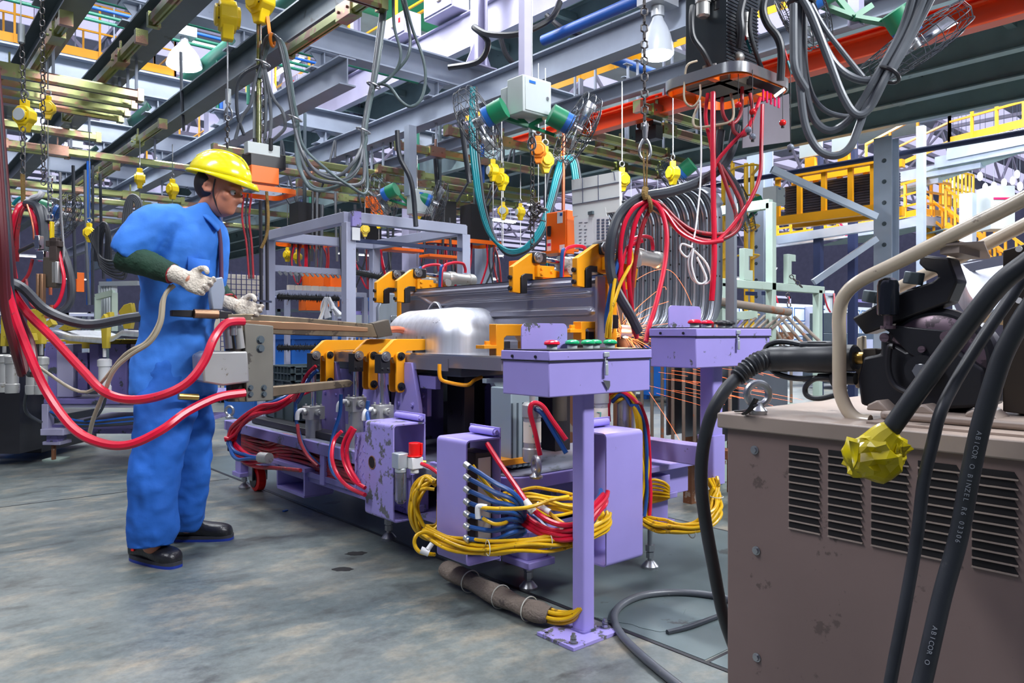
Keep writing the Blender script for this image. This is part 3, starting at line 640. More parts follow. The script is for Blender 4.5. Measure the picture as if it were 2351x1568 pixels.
# castors
def castor(x, y):
    m = MB(); m.lathe((x-.03, y, .078), X1, [(0, .05), (.002, .068), (.008, .078), (.052, .078), (.058, .068), (.06, .05)], 28); c = P(m, 'castor', 'red_bright')
    m = MB(); m.cyl((x-.034, y, .078), (x-.031, y, .078), .055, n=24); m.cyl((x-.04, y, .078), (x+.04, y, .078), .014, n=10); m.build('hub', 'black', c)
    m = MB(); m.bb(x-.05, y-.03, .07, x-.042, y+.03, .2); m.bb(x+.042, y-.03, .07, x+.05, y+.03, .2); m.bb(x-.05, y-.045, .195, x+.05, y+.045, .21); m.build('fork', 'steel_bare', c)
p = RZ(590, 1120, 0); castor(1.9, Yat(592, 1.9)); castor(2.15, 2.5)
# eye bolts on the frame
def eyebolt(x, y, z, ax, R=.032, r=.010, par=None, name='eye_bolt', mt='steel_bare'):
    m = MB(); m.torus((x, y, z+R+.018), ax, R, r, 28, 10); m.lathe((x, y, z), UP, [(0, R*.8), (.008, R*.85), (.014, R*.6), (.024, R*.42)], 18); return m.build(name, mt, par)
a = RZ(1231, 1098, .447); eyebolt(a.x, a.y, .447, (.5, -.2, 0), .031, .0105, fx); a = RZ(527, 960, .435); eyebolt(a.x, a.y, .435, (.8, .5, 0), .03, .009, fx)
# dark post-like boxes added to shade the space under the panel, then rails
for i, (x, y, w, l, z0, z1, mt) in enumerate([(2.35, 4.25, .1, .25, .43, .86, 'purple_dirty'), (2.3, 3.75, .08, .3, .43, .82, 'purple_dirty'), (2.45, 3.2, .12, .2, .43, .86, 'black'), (2.2, 2.95, .06, .14, .43, .80, 'black'), (2.5, 2.7, .1, .3, .43, .82, 'black'), (2.25, 3.4, .3, .05, .43, .78, 'purple_dirty'), (2.6, 3.6, .1, 1.6, .43, .62, 'black'), (2.35, 3.5, .5, .12, .62, .8, 'steel_dark')]):
    m = MB(); m.bb(x-w/2, y-l/2, z0, x+w/2, y+l/2, z1)
    for k in (-1, 1): m.bolt((x-w/2, y+k*l*.3, (z0+z1)/2), -X1, .012, .01)
    P(m, 'shade_box', mt, bevel=.004)
m = MB(); m.bb(2.05, 2.75, .80, 2.6, 4.3, .86); P(m, 'nest_frame', 'steel_dark', bevel=.006)
m = MB(); m.bb(1.86, 3.4, .432, 1.94, 4.7, .47); m.bb(1.97, 3.4, .432, 2.02, 4.7, .455); P(m, 'slide_rail', 'black', bevel=.004)
# lilac gusset plates standing behind the cylinders
def plateX(x, poly, th, nm, mt): m = MB(); m.prism(poly, (x, 0, 0), Y1, UP, th); return m
for (y0, y1, z0, z1, x) in [(3.0, 3.16, .43, .86, 1.98), (3.3, 3.5, .43, .84, 1.99), (3.78, 3.95, .43, .84, 1.99)]:
    m = MB(); m.prism([(y0-.05, z0), (y1+.05, z0), (y1+.02, z1-.18), (y1-.04, z1), (y0+.03, z1), (y0-.03, z1-.2)], (x, 0, 0), Y1, UP, .022)
    for zz in (.52, .66): m.bolt((x-.011, y0+.02, zz), -X1, .011, .01); m.bolt((x-.011, y1-.02, zz), -X1, .011, .01)
    P(m, 'gusset_plate', 'purple', bevel=.002)
a, b = RX(928, 962, 2.06), RX(985, 885, 2.06)
m = MB(); m.bb(2.05, b.y, .60, 2.075, a.y, .80); [m.bolt((2.05, y, z), -X1, .014, .014) for y in (b.y+.03, a.y-.03) for z in (.63, .70, .77)]; P(m, 'bolted_plate', 'purple', bevel=.002)
m = MB(); a, b = RX(868, 895, 2.0), RX(1000, 895, 2.0); m.bb(2.0, b.y, .74, 2.03, a.y, .80); P(m, 'cross_plate', 'purple_dirty', bevel=.002)
# ---------------------------------------------------------------- cylinders & front clamps
def cylinder(x, y, z0, z1, zr, r=.037, mt='alu'):
    m = MB(); m.cyl((x, y, z0), (x, y, z1-.07), r, n=28); c = P(m, 'air_cylinder', mt)
    h = MB(); h.box((x, y, z1-.035), (r*2.1, r*2.1, .07)); h.cyl((x-r*1.05, y, z1-.03), (x-r*1.5, y, z1-.03), .016, n=14); h.cyl((x, y-r*1.05, z1-.03), (x, y-r*1.6, z1-.03), .018, n=14); h.cyl((x, y-r*1.6, z1-.03), (x, y-r*1.75, z1-.03), .008, n=6)
    for a in (-1, 1):
        for b in (-1, 1): h.bolt((x+a*r*.7, y+b*r*.7, z1), UP, .006, .012)
    h.build('cylinder_head', 'alu', c, bevel=.004)
    g = MB(); g.cyl((x, y, z1), (x, y, zr), .013, n=16); g.build('piston_rod', 'chrome', c)
    f = MB(); f.tube([(x-.045, y+.012, z1-.02), (x-.07, y+.015, z1-.02), (x-.085, y+.016, z1-.035), (x-.088, y+.016, z1-.07)], .012, n=10); f.build('elbow_fitting', 'white', c)
    return c
CLY = [(720, 815), (817, 816), (878, 818)]
def bolt_head(x, y, z, ax, r=.022):
    m = MB(); ax = Vector(ax); p = Vector((x, y, z)); m.cyl(p, p+ax*.008, r, n=20); m.cyl(p+ax*.008, p+ax*.014, r*.72, n=20); m.cyl(p+ax*.014, p+ax*.024, r*.42, n=6); return m
for i, (px, py) in enumerate(CLY):
    x = 1.87; y = Yat(px, x); d = dep((x, y)); z = 1-(py-HY)/F*d; L = [.34, .36, .32][i]
    # profile in x-z plane: pivot at (0,0), arm rises and reaches inward
    poly = [(-.022, -.02), (-.012, .018), (.055, .078), (.075, .082), (L-.02, .080), (L, .078), (L, .028), (.13, .024), (.105, .0), (.10, -.03), (.06, -.035), (.05, -.005), (.02, -.012), (.0, -.03)]
    m = MB(); m.prism(poly, (x, y, z), X1, UP, .028); c = P(m, 'clamp_arm', 'yellow_clamp', bevel=.002)
    bolt_head(x, y-.03, z, (0, -1, 0), .024).build('pivot_pin', 'steel_bare', c)
    m = MB(); m.box((x, y, z-.035), (.052, .056, .09)); [m.bolt((x+a, y-.028, z-.06), (0, -1, 0), .006, .006) for a in (-.015, .015)]; m.build('clevis', 'black', c, bevel=.008)
    m = MB(); m.prism(rrect(.055, -.175, .105, .02, .02), (x, y-.03, z), X1, UP, .012); m.prism(rrect(.055, -.175, .105, .02, .02), (x, y+.03, z), X1, UP, .012); m.build('link_plate', 'yellow_clamp', c, bevel=.002)
    for zz in (0, -.145): bolt_head(x+.08, y-.036, z+zz, (0, -1, 0), .019).build('hex_bolt', 'black', c)
    m = MB(); m.box((x+L-.05, y, z+.012), (.09, .03, .034)); m.box((x+L-.12, y, z+.008), (.05, .026, .04)); m.build('pressure_pad', 'black', c, bevel=.003)
    m = MB(); [m.cyl((x+L-.03-k*.03, y, z+.078), (x+L-.03-k*.03, y, z+.094), .007, n=8) for k in range(4)]; m.build('set_screw', 'steel_bare', c)
    ztop = [.60, .68, .66][i]; cylinder(x, y, ztop-.34 if i else .43, ztop, z-.07, .037 if i else .043)
# ---------------------------------------------------------------- rear hook clamps
HK = [(862, 905, 631, 'old'), (909, 953, 627, ''), (1173, 1225, 592, ''), (1319.5, 1377, 571.5, '')]
for i, (pxf, pxp, pyp, _) in enumerate(HK):
    y = Yat(pxf, 2.275); x = Xat(pxp, y); d = dep((x, y)); z = 1+(HY-pyp)/F*d
    x0 = 2.275-x
    poly = [(x0, -.168), (x0, -.05), (-.03, .018), (.0, .024), (.02, .0), (.03, -.04), (.18, -.06), (.24, -.075), (.22, -.16), (.05, -.19), (.03, -.12), (x0+.07, -.085), (x0+.045, -.10), (x0+.045, -.172)]
    m = MB(); m.prism(poly, (x, y, z), X1, UP, .03); c = P(m, 'hook_clamp', 'yellow_clamp', bevel=.002)
    bolt_head(x, y-.03, z, (0, -1, 0), .025).build('pivot_pin', 'steel_bare', c)
    m = MB(); m.box((x+.02, y, z), (.085, .056, .055)); m.build('clevis', 'black', c, bevel=.008)
    m = MB(); m.cyl((x+.06, y, z-.004), (x+.17, y, z-.012), .013, n=14); m.build('piston_rod', 'chrome', c)
    m = MB(); m.cyl((x+.17, y, z-.012), (x+.23, y, z-.016), .034, n=20); m.cyl((x+.20, y-.05, z-.05), (x+.20, y+.05, z-.05), .022, n=14); m.build('trunnion', 'alu', c)
    m = MB(); m.lathe((x+.23, y, z-.016), (1, 0, -.05), [(0, .036), (.01, .040), (.045, .040), (.05, .034), (.15, .034), (.155, .040), (.185, .040), (.195, .034)], 26); m.build('cylinder_barrel', 'alu', c)
    m = MB(); m.prism([(x0+.048, -.175), (x0+.048, -.09), (x0+.075, -.078), (x0+.12, -.078), (x0+.12, -.105), (x0+.085, -.105), (x0+.085, -.172)], (x, y, z), X1, UP, .04); m.build('pad', 'black', c, bevel=.003)
    for b in (-.10, -.15): MB().cyl((x0+x-.012, y, z+b), (x0+x, y, z+b), .010, n=12).build('pad_screw', 'black', c)
    m = MB(); m.box((x+.05, y-.024, z-.065), (.11, .018, .055)); [m.bolt((x+.05+a, y-.033, z-.065+b), (0, -1, 0), .008, .008) for a, b in ((-.03, .012), (-.03, -.012), (.035, 0))]; m.build('pivot_block', 'yellow_clamp', c, bevel=.002)
    m = MB(); m.tube([(x+.36, y, z+.02), (x+.36, y, z+.045), (x+.33, y-.01, z+.075), (x+.24, y-.02, z+.07), (x+.17, y-.03, z+.03), (x+.16, y-.03, z-.12)], .009); m.build('air_hose', 'red_hose', c)
    m = MB(); m.tube([(x+.19, y, z+.02), (x+.17, y-.03, z+.05), (x+.15, y-.04, z+.02), (x+.14, y-.04, z-.14)], .009); m.build('air_hose', 'blue_hose', c)
    m = MB(); m.bb(x+.03, y-.02, z-.45 if i > 1 else z-.38, x+.09, y+.02, z-.15); m.build('clamp_bracket', 'yellow_clamp', c, bevel=.003)
# lower C clamps in front of the panel
def cblock(px, y0, py0, py1, s=1., mt='orange'):
    x = Xat(px, y0); d = dep((x, y0)); z0 = 1-(py1-HY)/F*d; h = (py1-py0)/F*d
    poly = [(0, 0), (0, h), (.16*s, h), (.21*s, h*.4), (.21*s, 0), (.165*s, 0), (.165*s, h*.45), (.145*s, h*.62), (.06*s, h*.62), (.045*s, h*.55), (.045*s, 0)]
    m = MB(); m.prism(poly, (x, y0, z0), X1, UP, .05); c = P(m, 'locator_block', mt, bevel=.003)
    m = MB(); m.bb(x+.046, y0-.02, z0-.02, x+.085, y0+.02, z0+h*.45); m.bb(x+.03, y0-.03, z0-.045, x+.15, y0+.03, z0-.02); m.build('locator_pad', 'black', c, bevel=.003)
    m = MB(); m.bb(x-.07, y0-.03, z0+.03, x, y0+.03, z0+.045); m.bolt((x-.03, y0, z0+.045), UP, .013, .018); m.build('locator_foot', mt, c, bevel=.002)
cblock(1131, 2.55, 744, 816); cblock(1325, 2.25, 738, 780, .6, 'yellow_clamp')
# orange bracing behind hook clamps 1 and 2, and the panel support
a, b = RX(880, 745, 2.36), RX(925, 700, 2.36)
m = MB(); m.prism([(a.y+.05, .86), (a.y+.16, .86), (b.y+.02, 1.14), (b.y-.05, 1.14)], (2.43, 0, 0), Y1, UP, .05); P(m, 'brace', 'orange', bevel=.003)
m = MB(); m.bb(2.45, 2.2, 1.02, 2.50, 4.0, 1.08); m.bb(2.45, 2.2, .80, 2.50, 4.0, .86); P(m, 'rear_rail', 'black', bevel=.003)
for y in (2.3, 3.0, 3.9): m = MB(); m.bb(2.45, y, .43, 2.52, y+.08, 1.08); P(m, 'rear_post', 'purple_dirty', bevel=.003)
# orange handle pipe under the front
pts = [(1009, 836, 3.35), (1011, 868, 3.35), (1030, 878, 3.35), (1072, 884, 3.3), (1090, 872, 3.35), (1105, 866, 3.4)]
P(hose(pts, .0085), 'handle', 'yellow_clamp')
# blue-grey lift unit with cylinder marked 7
m = MB(); m.prism([(0, 0), (.04, -.0), (.14, -.16), (.24, -.16), (.24, .02), (-.0, .02)], W(1112, 880, 3.2), X1, UP, .03); P(m, 'side_plate', 'jig_blue', bevel=.002)
a = W(1185, 960, 3.1)
m = MB(); m.bb(a.x-.07, a.y-.05, .46, a.x+.08, a.y+.08, .78); P(m, 'lift_housing', 'jig_blue', bevel=.004)
m = MB(); [m.bb(a.x-.07+k*.03, a.y-.053, .46, a.x-.062+k*.03, a.y-.05, .72) for k in range(5)]; P(m, 'housing_grooves', 'steel_dark')
m = MB(); m.bb(a.x-.12, a.y-.06, .475, a.x+.05, a.y+.1, .50); P(m, 'lift_base', 'orange', bevel=.002)
b = W(1222, 960, 2.95)
m = MB(); m.lathe((b.x, b.y, .50), UP, [(0, .034), (.01, .038), (.05, .038), (.055, .034), (.17, .034), (.175, .040), (.22, .040), (.23, .032)], 26); m.cyl((b.x, b.y, .72), (b.x, b.y, .80), .012); c = P(m, 'air_cylinder', 'alu')
m = MB(); m.lathe((b.x, b.y, .575), UP, [(0, .0352), (.08, .0352)], 26); m.build('tape_band', 'cardboard', c)
m = MB(); nrm = Vector((-.85, -.5, 0)).normalized(); tt = UP.cross(nrm); o7 = Vector((b.x, b.y, .62))+nrm*.0352+tt*.008
m.bar(o7+tt*(-.010)+UP*.022, o7+tt*.010+UP*.022, .003, .0012); m.bar(o7+tt*.010+UP*.022, o7+tt*.006-UP*.022, .0012, .003); m.build('painted_digit', 'marker_teal', c)
for k, (mt, pts) in enumerate([('red_hose', [(1240, 1045, 2.9), (1228, 990, 2.9), (1217, 945, 2.9), (1224, 926, 2.9), (1245, 932, 2.9), (1268, 965, 2.88), (1300, 1010, 2.85)]), ('blue_hose', [(1226, 938, 2.92), (1245, 950, 2.9), (1270, 990, 2.88), (1300, 1040, 2.85)])]):
    P(hose(pts, .0095), 'air_hose', mt)
b = W(1375, 930, 3.0)
m = MB(); m.lathe((b.x, b.y, .62), UP, [(0, .035), (.1, .035), (.105, .04), (.16, .04), (.17, .03)], 26); c = P(m, 'air_cylinder', 'alu')
m = MB(); m.lathe((b.x, b.y, .635), UP, [(0, .036), (.07, .036)], 26); m.build('tape_band', 'cardboard', c)
m = MB(); o7 = Vector((b.x, b.y, .67))+nrm*.037+tt*.008; m.bar(o7+tt*(-.008)+UP*.02, o7+tt*.008+UP*.02, .003, .0012); m.bar(o7+tt*.008+UP*.02, o7+tt*.004-UP*.02, .0012, .003); m.build('painted_digit', 'marker_teal', c)
b = W(1437, 930, 3.05); m = MB(); m.cyl((b.x, b.y, .60), (b.x, b.y, .74), .036, n=24); m.cyl((b.x, b.y, .74), (b.x, b.y, .78), .04, n=24); P(m, 'air_cylinder', 'steel_bare')
b = W(1285, 920, 3.3); m = MB(); m.cyl((b.x, b.y, .62), (b.x, b.y, .78), .032, n=24); P(m, 'guide_post', 'gun_block')
# ---------------------------------------------------------------- C-channel guards
def guard(x, y, w, dpt, z0, z1, face, mt, label, hx=None):
    """folded channel: open towards -y (face='x') or towards -x (face='y')"""
    g = T('hose_guard', label, 'guard', (x, y, z0)); t = .006; h = z1-z0
    prof = []
    n = 5; r = .018
    def arc(cx, cy, a0, rr): return [(cx+rr*math.cos(math.radians(a0+90*k/n)), cy+rr*math.sin(math.radians(a0+90*k/n))) for k in range(n+1)]
    outer = [(dpt, h)] + arc(r, h-r, 90, r) + arc(r, r, 180, r) + [(dpt, 0)]
    inner = [(dpt, t)] + arc(r, r, 180, r-t)[::-1] + arc(r, h-r, 90, r-t)[::-1] + [(dpt, h-t)]
    m = MB()
    if face == 'x': m.prism(outer+inner, (x, y+w/2, z0), X1, UP, w)
    else: m.prism(outer+inner, (x+w/2, y, z0), Y1, UP, w)
    m.build('shell', mt, g)
    m = MB()
    if face == 'x': m.bb(x+dpt-.006, y, z0-.01, x+dpt, y+w, z1+.035)
    else: m.bb(x, y+dpt-.006, z0-.01, x+w, y+dpt, z1+.035)
    m.build('back_plate', mt if mt != 'purple_worn' else 'purple', g, bevel=.001)
    m = MB(); q = Vector((x+dpt-.02, y, z1+.018)) if face == 'x' else Vector((x, y+dpt-.02, z1+.018)); u = Y1 if face == 'x' else X1
    m.cyl(q+u*.01, q+u*(w-.03), .014, n=16); m.cyl(q, q+u*.01, .010, n=6); m.build('hinge', 'purple', g)
    return g
g1 = guard(1.70, 2.757, .235, .165, .194, .611, 'x', 'purple_worn', 'scuffed lilac hose guard box holding the red air valve')
m = MB(); m.prism([(.0, .0), (.13, .03), (.13, .30), (.0, .32)], (1.72, 2.99, .24), Y1, UP, .004)
k = 0
for a in range(4):
    for b in range(9): m.bar((1.717, 3.0+a*.03+(.008 if b % 2 else 0), .275+b*.031), (1.717, 3.0+a*.03+.016+(.008 if b % 2 else 0), .275+b*.031+(.018 if (a+b) % 2 else -.018)), .003, .004)
m.build('tread_plate', 'purple', g1)
m = MB(); m.cyl((1.6985, 2.93, .43), (1.702, 2.93, .43), .028, n=24); m.build('round_hole', 'slot', g1)
m = MB(); m.torus((1.699, 2.93, .43), X1, .028, .0025, 24, 6); m.build('hole_rim', 'rust', g1)
g2 = guard(1.663, 2.197, .185, .165, .149, .608, 'x', 'purple', 'clean lilac hose guard box with blue hoses fanning out of it')
g3 = guard(2.013, 1.83, .20, .17, .16, .64, 'y', 'purple', 'lilac hose guard box to the right of the near pedestal post')
# air regulator inside guard 1
r = T('air_regulator', 'white air regulator with a bright red lockout knob in the scuffed guard box', 'air regulator', (1.79, 2.80, .3))
c = W(952, 1062, 3.18)
m = MB(); m.box(c, (.055, .05, .05)); m.cyl(c-UP*.045, c-UP*.02, .018, n=16); m.build('valve_body', 'white', r, bevel=.004)
m = MB(); m.cyl(c+UP*.026, c+UP*.032, .032, n=20); m.cyl(c+UP*.032, c+UP*.084, .025, n=20); m.box(c+UP*.058+Vector((.02, -.02, 0)), (.01, .012, .05)); m.build('lockout_knob', 'red_bright', r, bevel=.002)
m = MB(); m.box(c+Vector((-.05, .035, .01)), (.05, .055, .065)); m.cyl(c+Vector((-.05, .03, -.04)), c+Vector((-.05, .03, -.02)), .024, n=18); m.build('filter_head', 'alu_clean', r, bevel=.004)
m = MB(); m.lathe(c+Vector((-.05, .03, -.17)), UP, [(0, .014), (.012, .024), (.13, .024)], 20); m.build('filter_bowl', 'glass', r)
m = MB(); m.cyl(c+Vector((.025, -.012, 0)), c+Vector((.042, -.02, -.003)), .011, n=12); m.build('brass_fitting', 'brass', r)
tag(hose([(968, 1065, 3.12), (985, 1072, 3.06), (1005, 1085, 2.98), (1030, 1105, 2.93)], .008).build('air_hose', 'red_hose'), 'short red hose from the air regulator to the clean lilac guard box', 'hose')
# ---------------------------------------------------------------- valve manifolds with hoses
def tagH(o, lab): return tag(o, lab, 'hose', None)
mf = T('valve_manifold', 'valve block with paper label inside the clean lilac guard box', 'valve block', (1.74, 2.30, .2))
m = MB(); m.bb(1.74, 2.24, .19, 1.82, 2.36, .55); m.build('body', 'gun_block', mf, bevel=.003)
m = MB(); m.bb(1.75, 2.236, .22, 1.81, 2.24, .53); m.build('label_sheet', 'cardboard', mf)
blues = []
for i in range(7):
    y0 = 1068+i*28
    pts = [(1071, y0, 2.68), (1098, y0+16-2*i, 2.67), (1135, y0+40-6*i, 2.64), (1178, 1132+i*15, 2.6), (1204-(i % 2)*4, 1165+i*9, 2.6+.015*i), (1198, 1190+i*6, 2.68), (1165, 1215+i*4, 2.78)]
    h = T('air_hose', '%s blue hose from the top fanning out of the clean lilac guard box' % ORD[i], 'hose', W(*pts[0]), 'blue hoses at the valve block')
    hose(pts, .0088).build('tube', 'blue_hose', h)
    a, b = W(1068, y0-3, 2.69), W(1078, y0+5, 2.675); m = MB().cyl(a, b, .0115, n=12); m.build('ferrule', 'alu', h)
for i, pts in enumerate([[(1085, 1068, 2.72), (1120, 1115, 2.70), (1150, 1140, 2.66), (1190, 1175, 2.64)], [(1095, 1100, 2.71), (1130, 1140, 2.69), (1180, 1170, 2.65), (1215, 1168, 2.63)], [(1100, 1165, 2.62), (1150, 1168, 2.58), (1212, 1165, 2.56), (1265, 1148, 2.6), (1305, 1140, 2.65)],
                         [(1108, 1190, 2.62), (1135, 1203, 2.6), (1160, 1200, 2.6), (1168, 1190, 2.61)], [(1245, 1160, 2.6), (1270, 1185, 2.58), (1298, 1205, 2.55)]]):
    tagH(hose(pts, .0068).build('air_hose', 'yellow_hose'), ['yellow hose between the blue ones at the top of the guard box', 'yellow hose curving below the top blue hoses', 'yellow hose running level from a white elbow across to the post', 'short yellow hose stub curling under the white elbow', 'yellow hose from the white tee fitting down to the post'][i])
m = MB(); m.tube([W(1098, 1190, 2.62), W(1097, 1170, 2.62), W(1100, 1163, 2.62), W(1118, 1165, 2.615)], .0105, n=10); tag(m.build('elbow_fitting', 'white'), 'white plastic elbow fitting among the blue hoses', 'fitting')
tagH(hose([(1118, 1018, 2.82), (1145, 1060, 2.76), (1180, 1110, 2.68), (1215, 1160, 2.6), (1250, 1190, 2.56), (1290, 1205, 2.53), (1330, 1200, 2.55), (1360, 1165, 2.6), (1386, 1135, 2.64)], .0098).build('air_hose', 'red_hose'), 'long straight red hose slanting across the blue and yellow hoses')
m = MB(); m.cyl(W(1205, 1150, 2.6), W(1226, 1176, 2.58), .0135, n=12); m.cyl(W(1232, 1158, 2.6), W(1262, 1176, 2.58), .011, n=12); tag(m.build('tee_fitting', 'white'), 'white tee fitting joining red and yellow hoses left of the post', 'fitting')
for i, m in enumerate(bundle([(1205, 1190, 2.66), (1250, 1220, 2.58), (1300, 1226, 2.54), (1340, 1208, 2.57), (1372, 1165, 2.62), (1390, 1135, 2.68)], 5, .022, .0085, .6, 8)):
    tagH(m.build('air_hose', 'red_hose' if i < 4 else 'blue_hose'), '%s hose of the sagging red bundle passing behind the near post' % ORD[i])
# yellow bundle along the bottom
for i, m in enumerate(bundle([(978, 1218, 2.86), (1030, 1246, 2.76), (1120, 1258, 2.64), (1220, 1250, 2.56), (1310, 1236, 2.58), (1385, 1210, 2.68), (1392, 1180, 2.72)], 10, .026, .0064)):
    tagH(m.build('air_hose', 'yellow_hose'), '%s strand of the zip-tied yellow bundle under the guard boxes' % ORD[i])
random.seed(4)
for i in range(11):
    # tangled coil left of guard 2
    ph = random.uniform(-8, 8); s = random.uniform(.75, 1.08); dd = 2.92+random.uniform(-.05, .09)
    c0 = (984+ph*.5, 1168+random.uniform(-14, 10)); pts = []
    for k in range(9):
        t = math.radians(70+k*40); pts.append((c0[0]+36*s*math.cos(t)+random.uniform(-5, 5), c0[1]-66*s*math.sin(t)+random.uniform(-7, 7), dd+.01*k+random.uniform(-.02, .02)))
    tagH(hose(pts, .0066).build('air_hose', 'yellow_hose'), '%s loop of the tangled yellow coil left of the clean guard box' % ORD[i])
tagH(hose([(1000, 1230, 2.8), (975, 1222, 2.78), (956, 1230, 2.76), (952, 1250, 2.75), (965, 1268, 2.74), (998, 1273, 2.78)], .0072).build('air_hose', 'yellow_hose'), 'small loose yellow loop at the lower left of the coil')
m = MB(); m.cyl(W(966, 1262, 2.73), W(985, 1270, 2.73), .013, n=12); m.cyl(W(982, 1262, 2.73), W(992, 1248, 2.74), .009, n=10); tag(m.build('tee_fitting', 'white'), 'white fitting on the small loose yellow loop', 'fitting')
for i, m in enumerate(bundle([(1150, 1150, 2.8), (1200, 1150, 2.76), (1260, 1152, 2.77), (1330, 1158, 2.8), (1350, 1165, 2.82)], 9, .045, .0062, .5, 3)):
    tagH(m.build('air_hose', 'yellow_hose'), '%s yellow hose behind the long red one beneath the round platform' % ORD[i])
# right-hand yellow bundles
for i, m in enumerate(bundle([(1478, 1196, 2.95), (1520, 1208, 2.88), (1570, 1215, 2.82), (1615, 1202, 2.80), (1641, 1172, 2.84), (1645, 1140, 2.9), (1634, 1098, 2.93)], 10, .024, .0068, .9, 5)):
    tagH(m.build('air_hose', 'yellow_hose'), '%s strand of the yellow bundle hanging from the right pedestal post' % ORD[i])
for i, m in enumerate(bundle([(1405, 915, 3.05), (1432, 900, 3.0), (1458, 925, 2.98), (1474, 980, 2.98), (1484, 1060, 2.98), (1480, 1120, 2.97), (1480, 1185, 2.95)], 7, .022, .0075, .7, 6)):
    cn = ('yellow', 'yellow', 'yellow', 'blue', 'yellow', 'red', 'yellow')[i]; tagH(m.build('air_hose', cn+'_hose'), '%s %s hose of the bundle draped down beside the right guard box' % (ORD[i], cn))
tagH(hose([(1398, 968, 3.1), (1397, 930, 3.1), (1408, 900, 3.08), (1432, 888, 3.05), (1455, 910, 3.03)], .009).build('air_hose', 'red_hose'), 'red hose arching beside the taped cylinder marked 7')
for i in range(5):
    pts = [(1480, 1110+i*8, 3.1), (1500, 1102+i*9, 3.08), (1525, 1108+i*8, 3.05), (1535, 1122+i*5, 3.05), (1515, 1133+i*4, 3.07), (1484, 1128+i*7, 3.1)]
    tagH(hose(pts, .0062).build('air_hose', 'yellow_hose'), '%s small yellow loop right of the right-hand guard box' % ORD[i])
# hoses on hook clamp 4 and down the panel edge
for i, (mt, r_, pts) in enumerate([('blue_hose', .010, [(1430, 545, 3.2), (1425, 580, 3.18), (1408, 640, 3.15), (1398, 690, 3.15), (1392, 730, 3.16), (1392, 765, 3.16)]), ('yellow_hose', .0075, [(1447, 568, 3.22), (1450, 600, 3.18), (1425, 650, 3.14), (1408, 700, 3.12), (1396, 740, 3.12), (1392, 775, 3.14)]), ('yellow_hose', .0075, [(1412, 640, 3.14), (1404, 700, 3.12), (1402, 740, 3.12), (1400, 775, 3.14)]), ('red_hose', .009, [(1476, 552, 3.2), (1455, 560, 3.2), (1436, 575, 3.18), (1425, 620, 3.16), (1415, 665, 3.16)])]):
    tagH(hose(pts, r_).build('air_hose', mt), ['blue hose', 'yellow hose', 'second yellow hose', 'red hose'][i]+' dropping from the rightmost hook clamp beside the panel edge')
# left hose bundle around the frame corner and the red hose pack under the table
for i, m in enumerate(bundle([(715, 880, 4.35), (685, 900, 4.3), (640, 925, 4.25), (600, 938, 4.3), (560, 965, 4.42), (536, 995, 4.5), (531, 1018, 4.5), (545, 1040, 4.4), (570, 1052, 4.3), (605, 1052, 4.2)], 7, .03, .0105, .8, 2)):
    tagH(m.build('air_hose', 'blue_hose' if i in (2, 5) else 'red_hose'), '%s %s hose of the bundle wrapped round the far corner of the fixture' % (ORD[i], 'blue' if i in (2, 5) else 'red'))
m = MB(); m.cyl(W(598, 1050, 4.2), W(618, 1052, 4.15), .03, n=12); tag(m.build('hose_coupling', 'alu'), 'metal coupling at the end of the far corner hose bundle', 'fitting')
tagH(hose([(560, 1062, 4.35), (590, 1072, 4.25), (640, 1075, 4.1), (690, 1080, 3.95)], .011).build('air_hose', 'red_dirty'), 'lowest red hose sagging under the fixture above the castor')
for i in range(12):
    z = .262+.010*i; pts = []
    for k in range(9):
        y = 4.72-k*.2; pts.append(V(1.808+.012*((i*k) % 3), y, z+.012*math.sin(k*1.1+i*.5)+(.004*i if k in (3, 4) else 0)))
    tagH(hose(pts, .0095).build('air_hose', 'red_dirty'), '%s layer up of the dusty red hoses packed under the table edge' % ORD[i])
for i, (mt, pts) in enumerate([('blue_hose', [(783, 905, 3.72), (780, 950, 3.72), (765, 1000, 3.7), (757, 1050, 3.65), (765, 1085, 3.6), (790, 1110, 3.5)]), ('red_hose', [(785, 990, 3.6), (768, 1010, 3.6), (762, 1050, 3.55), (775, 1090, 3.5), (800, 1118, 3.42), (838, 1136, 3.3)]),
                               ('red_hose', [(808, 980, 3.45), (788, 1020, 3.45), (790, 1060, 3.42), (810, 1100, 3.36), (838, 1120, 3.3)]), ('red_hose', [(815, 985, 3.42), (797, 1025, 3.42), (802, 1070, 3.4), (825, 1110, 3.33)]), ('blue_hose', [(678, 915, 4.1), (681, 970, 4.1), (700, 1030, 4.0), (735, 1070, 3.9)]), ('red_dirty', [(683, 975, 4.05), (688, 1010, 4.0), (705, 1045, 3.95), (730, 1070, 3.88)]),
                               ('red_hose', [(725, 840, 3.95), (705, 860, 3.97), (690, 890, 4.02), (675, 920, 4.08)]), ('blue_hose', [(729, 850, 3.95), (712, 868, 3.97), (697, 898, 4.02), (683, 925, 4.08)]), ('blue_hose', [(845, 920, 3.55), (843, 945, 3.55), (846, 968, 3.5)])]):
    tagH(hose(pts, .0095).build('air_hose', mt), ['dark blue hose dropping from the middle front cylinder', 'red hose curving down left of the tread plate', 'second red hose left of the tread plate', 'innermost red hose left of the tread plate', 'blue hose hanging from the far cylinder over the table edge', 'dusty red hose twisting over the table edge', 'red hose running up to the far front clamp', 'blue hose running up to the far front clamp', 'short blue hose under the nearest front cylinder'][i])
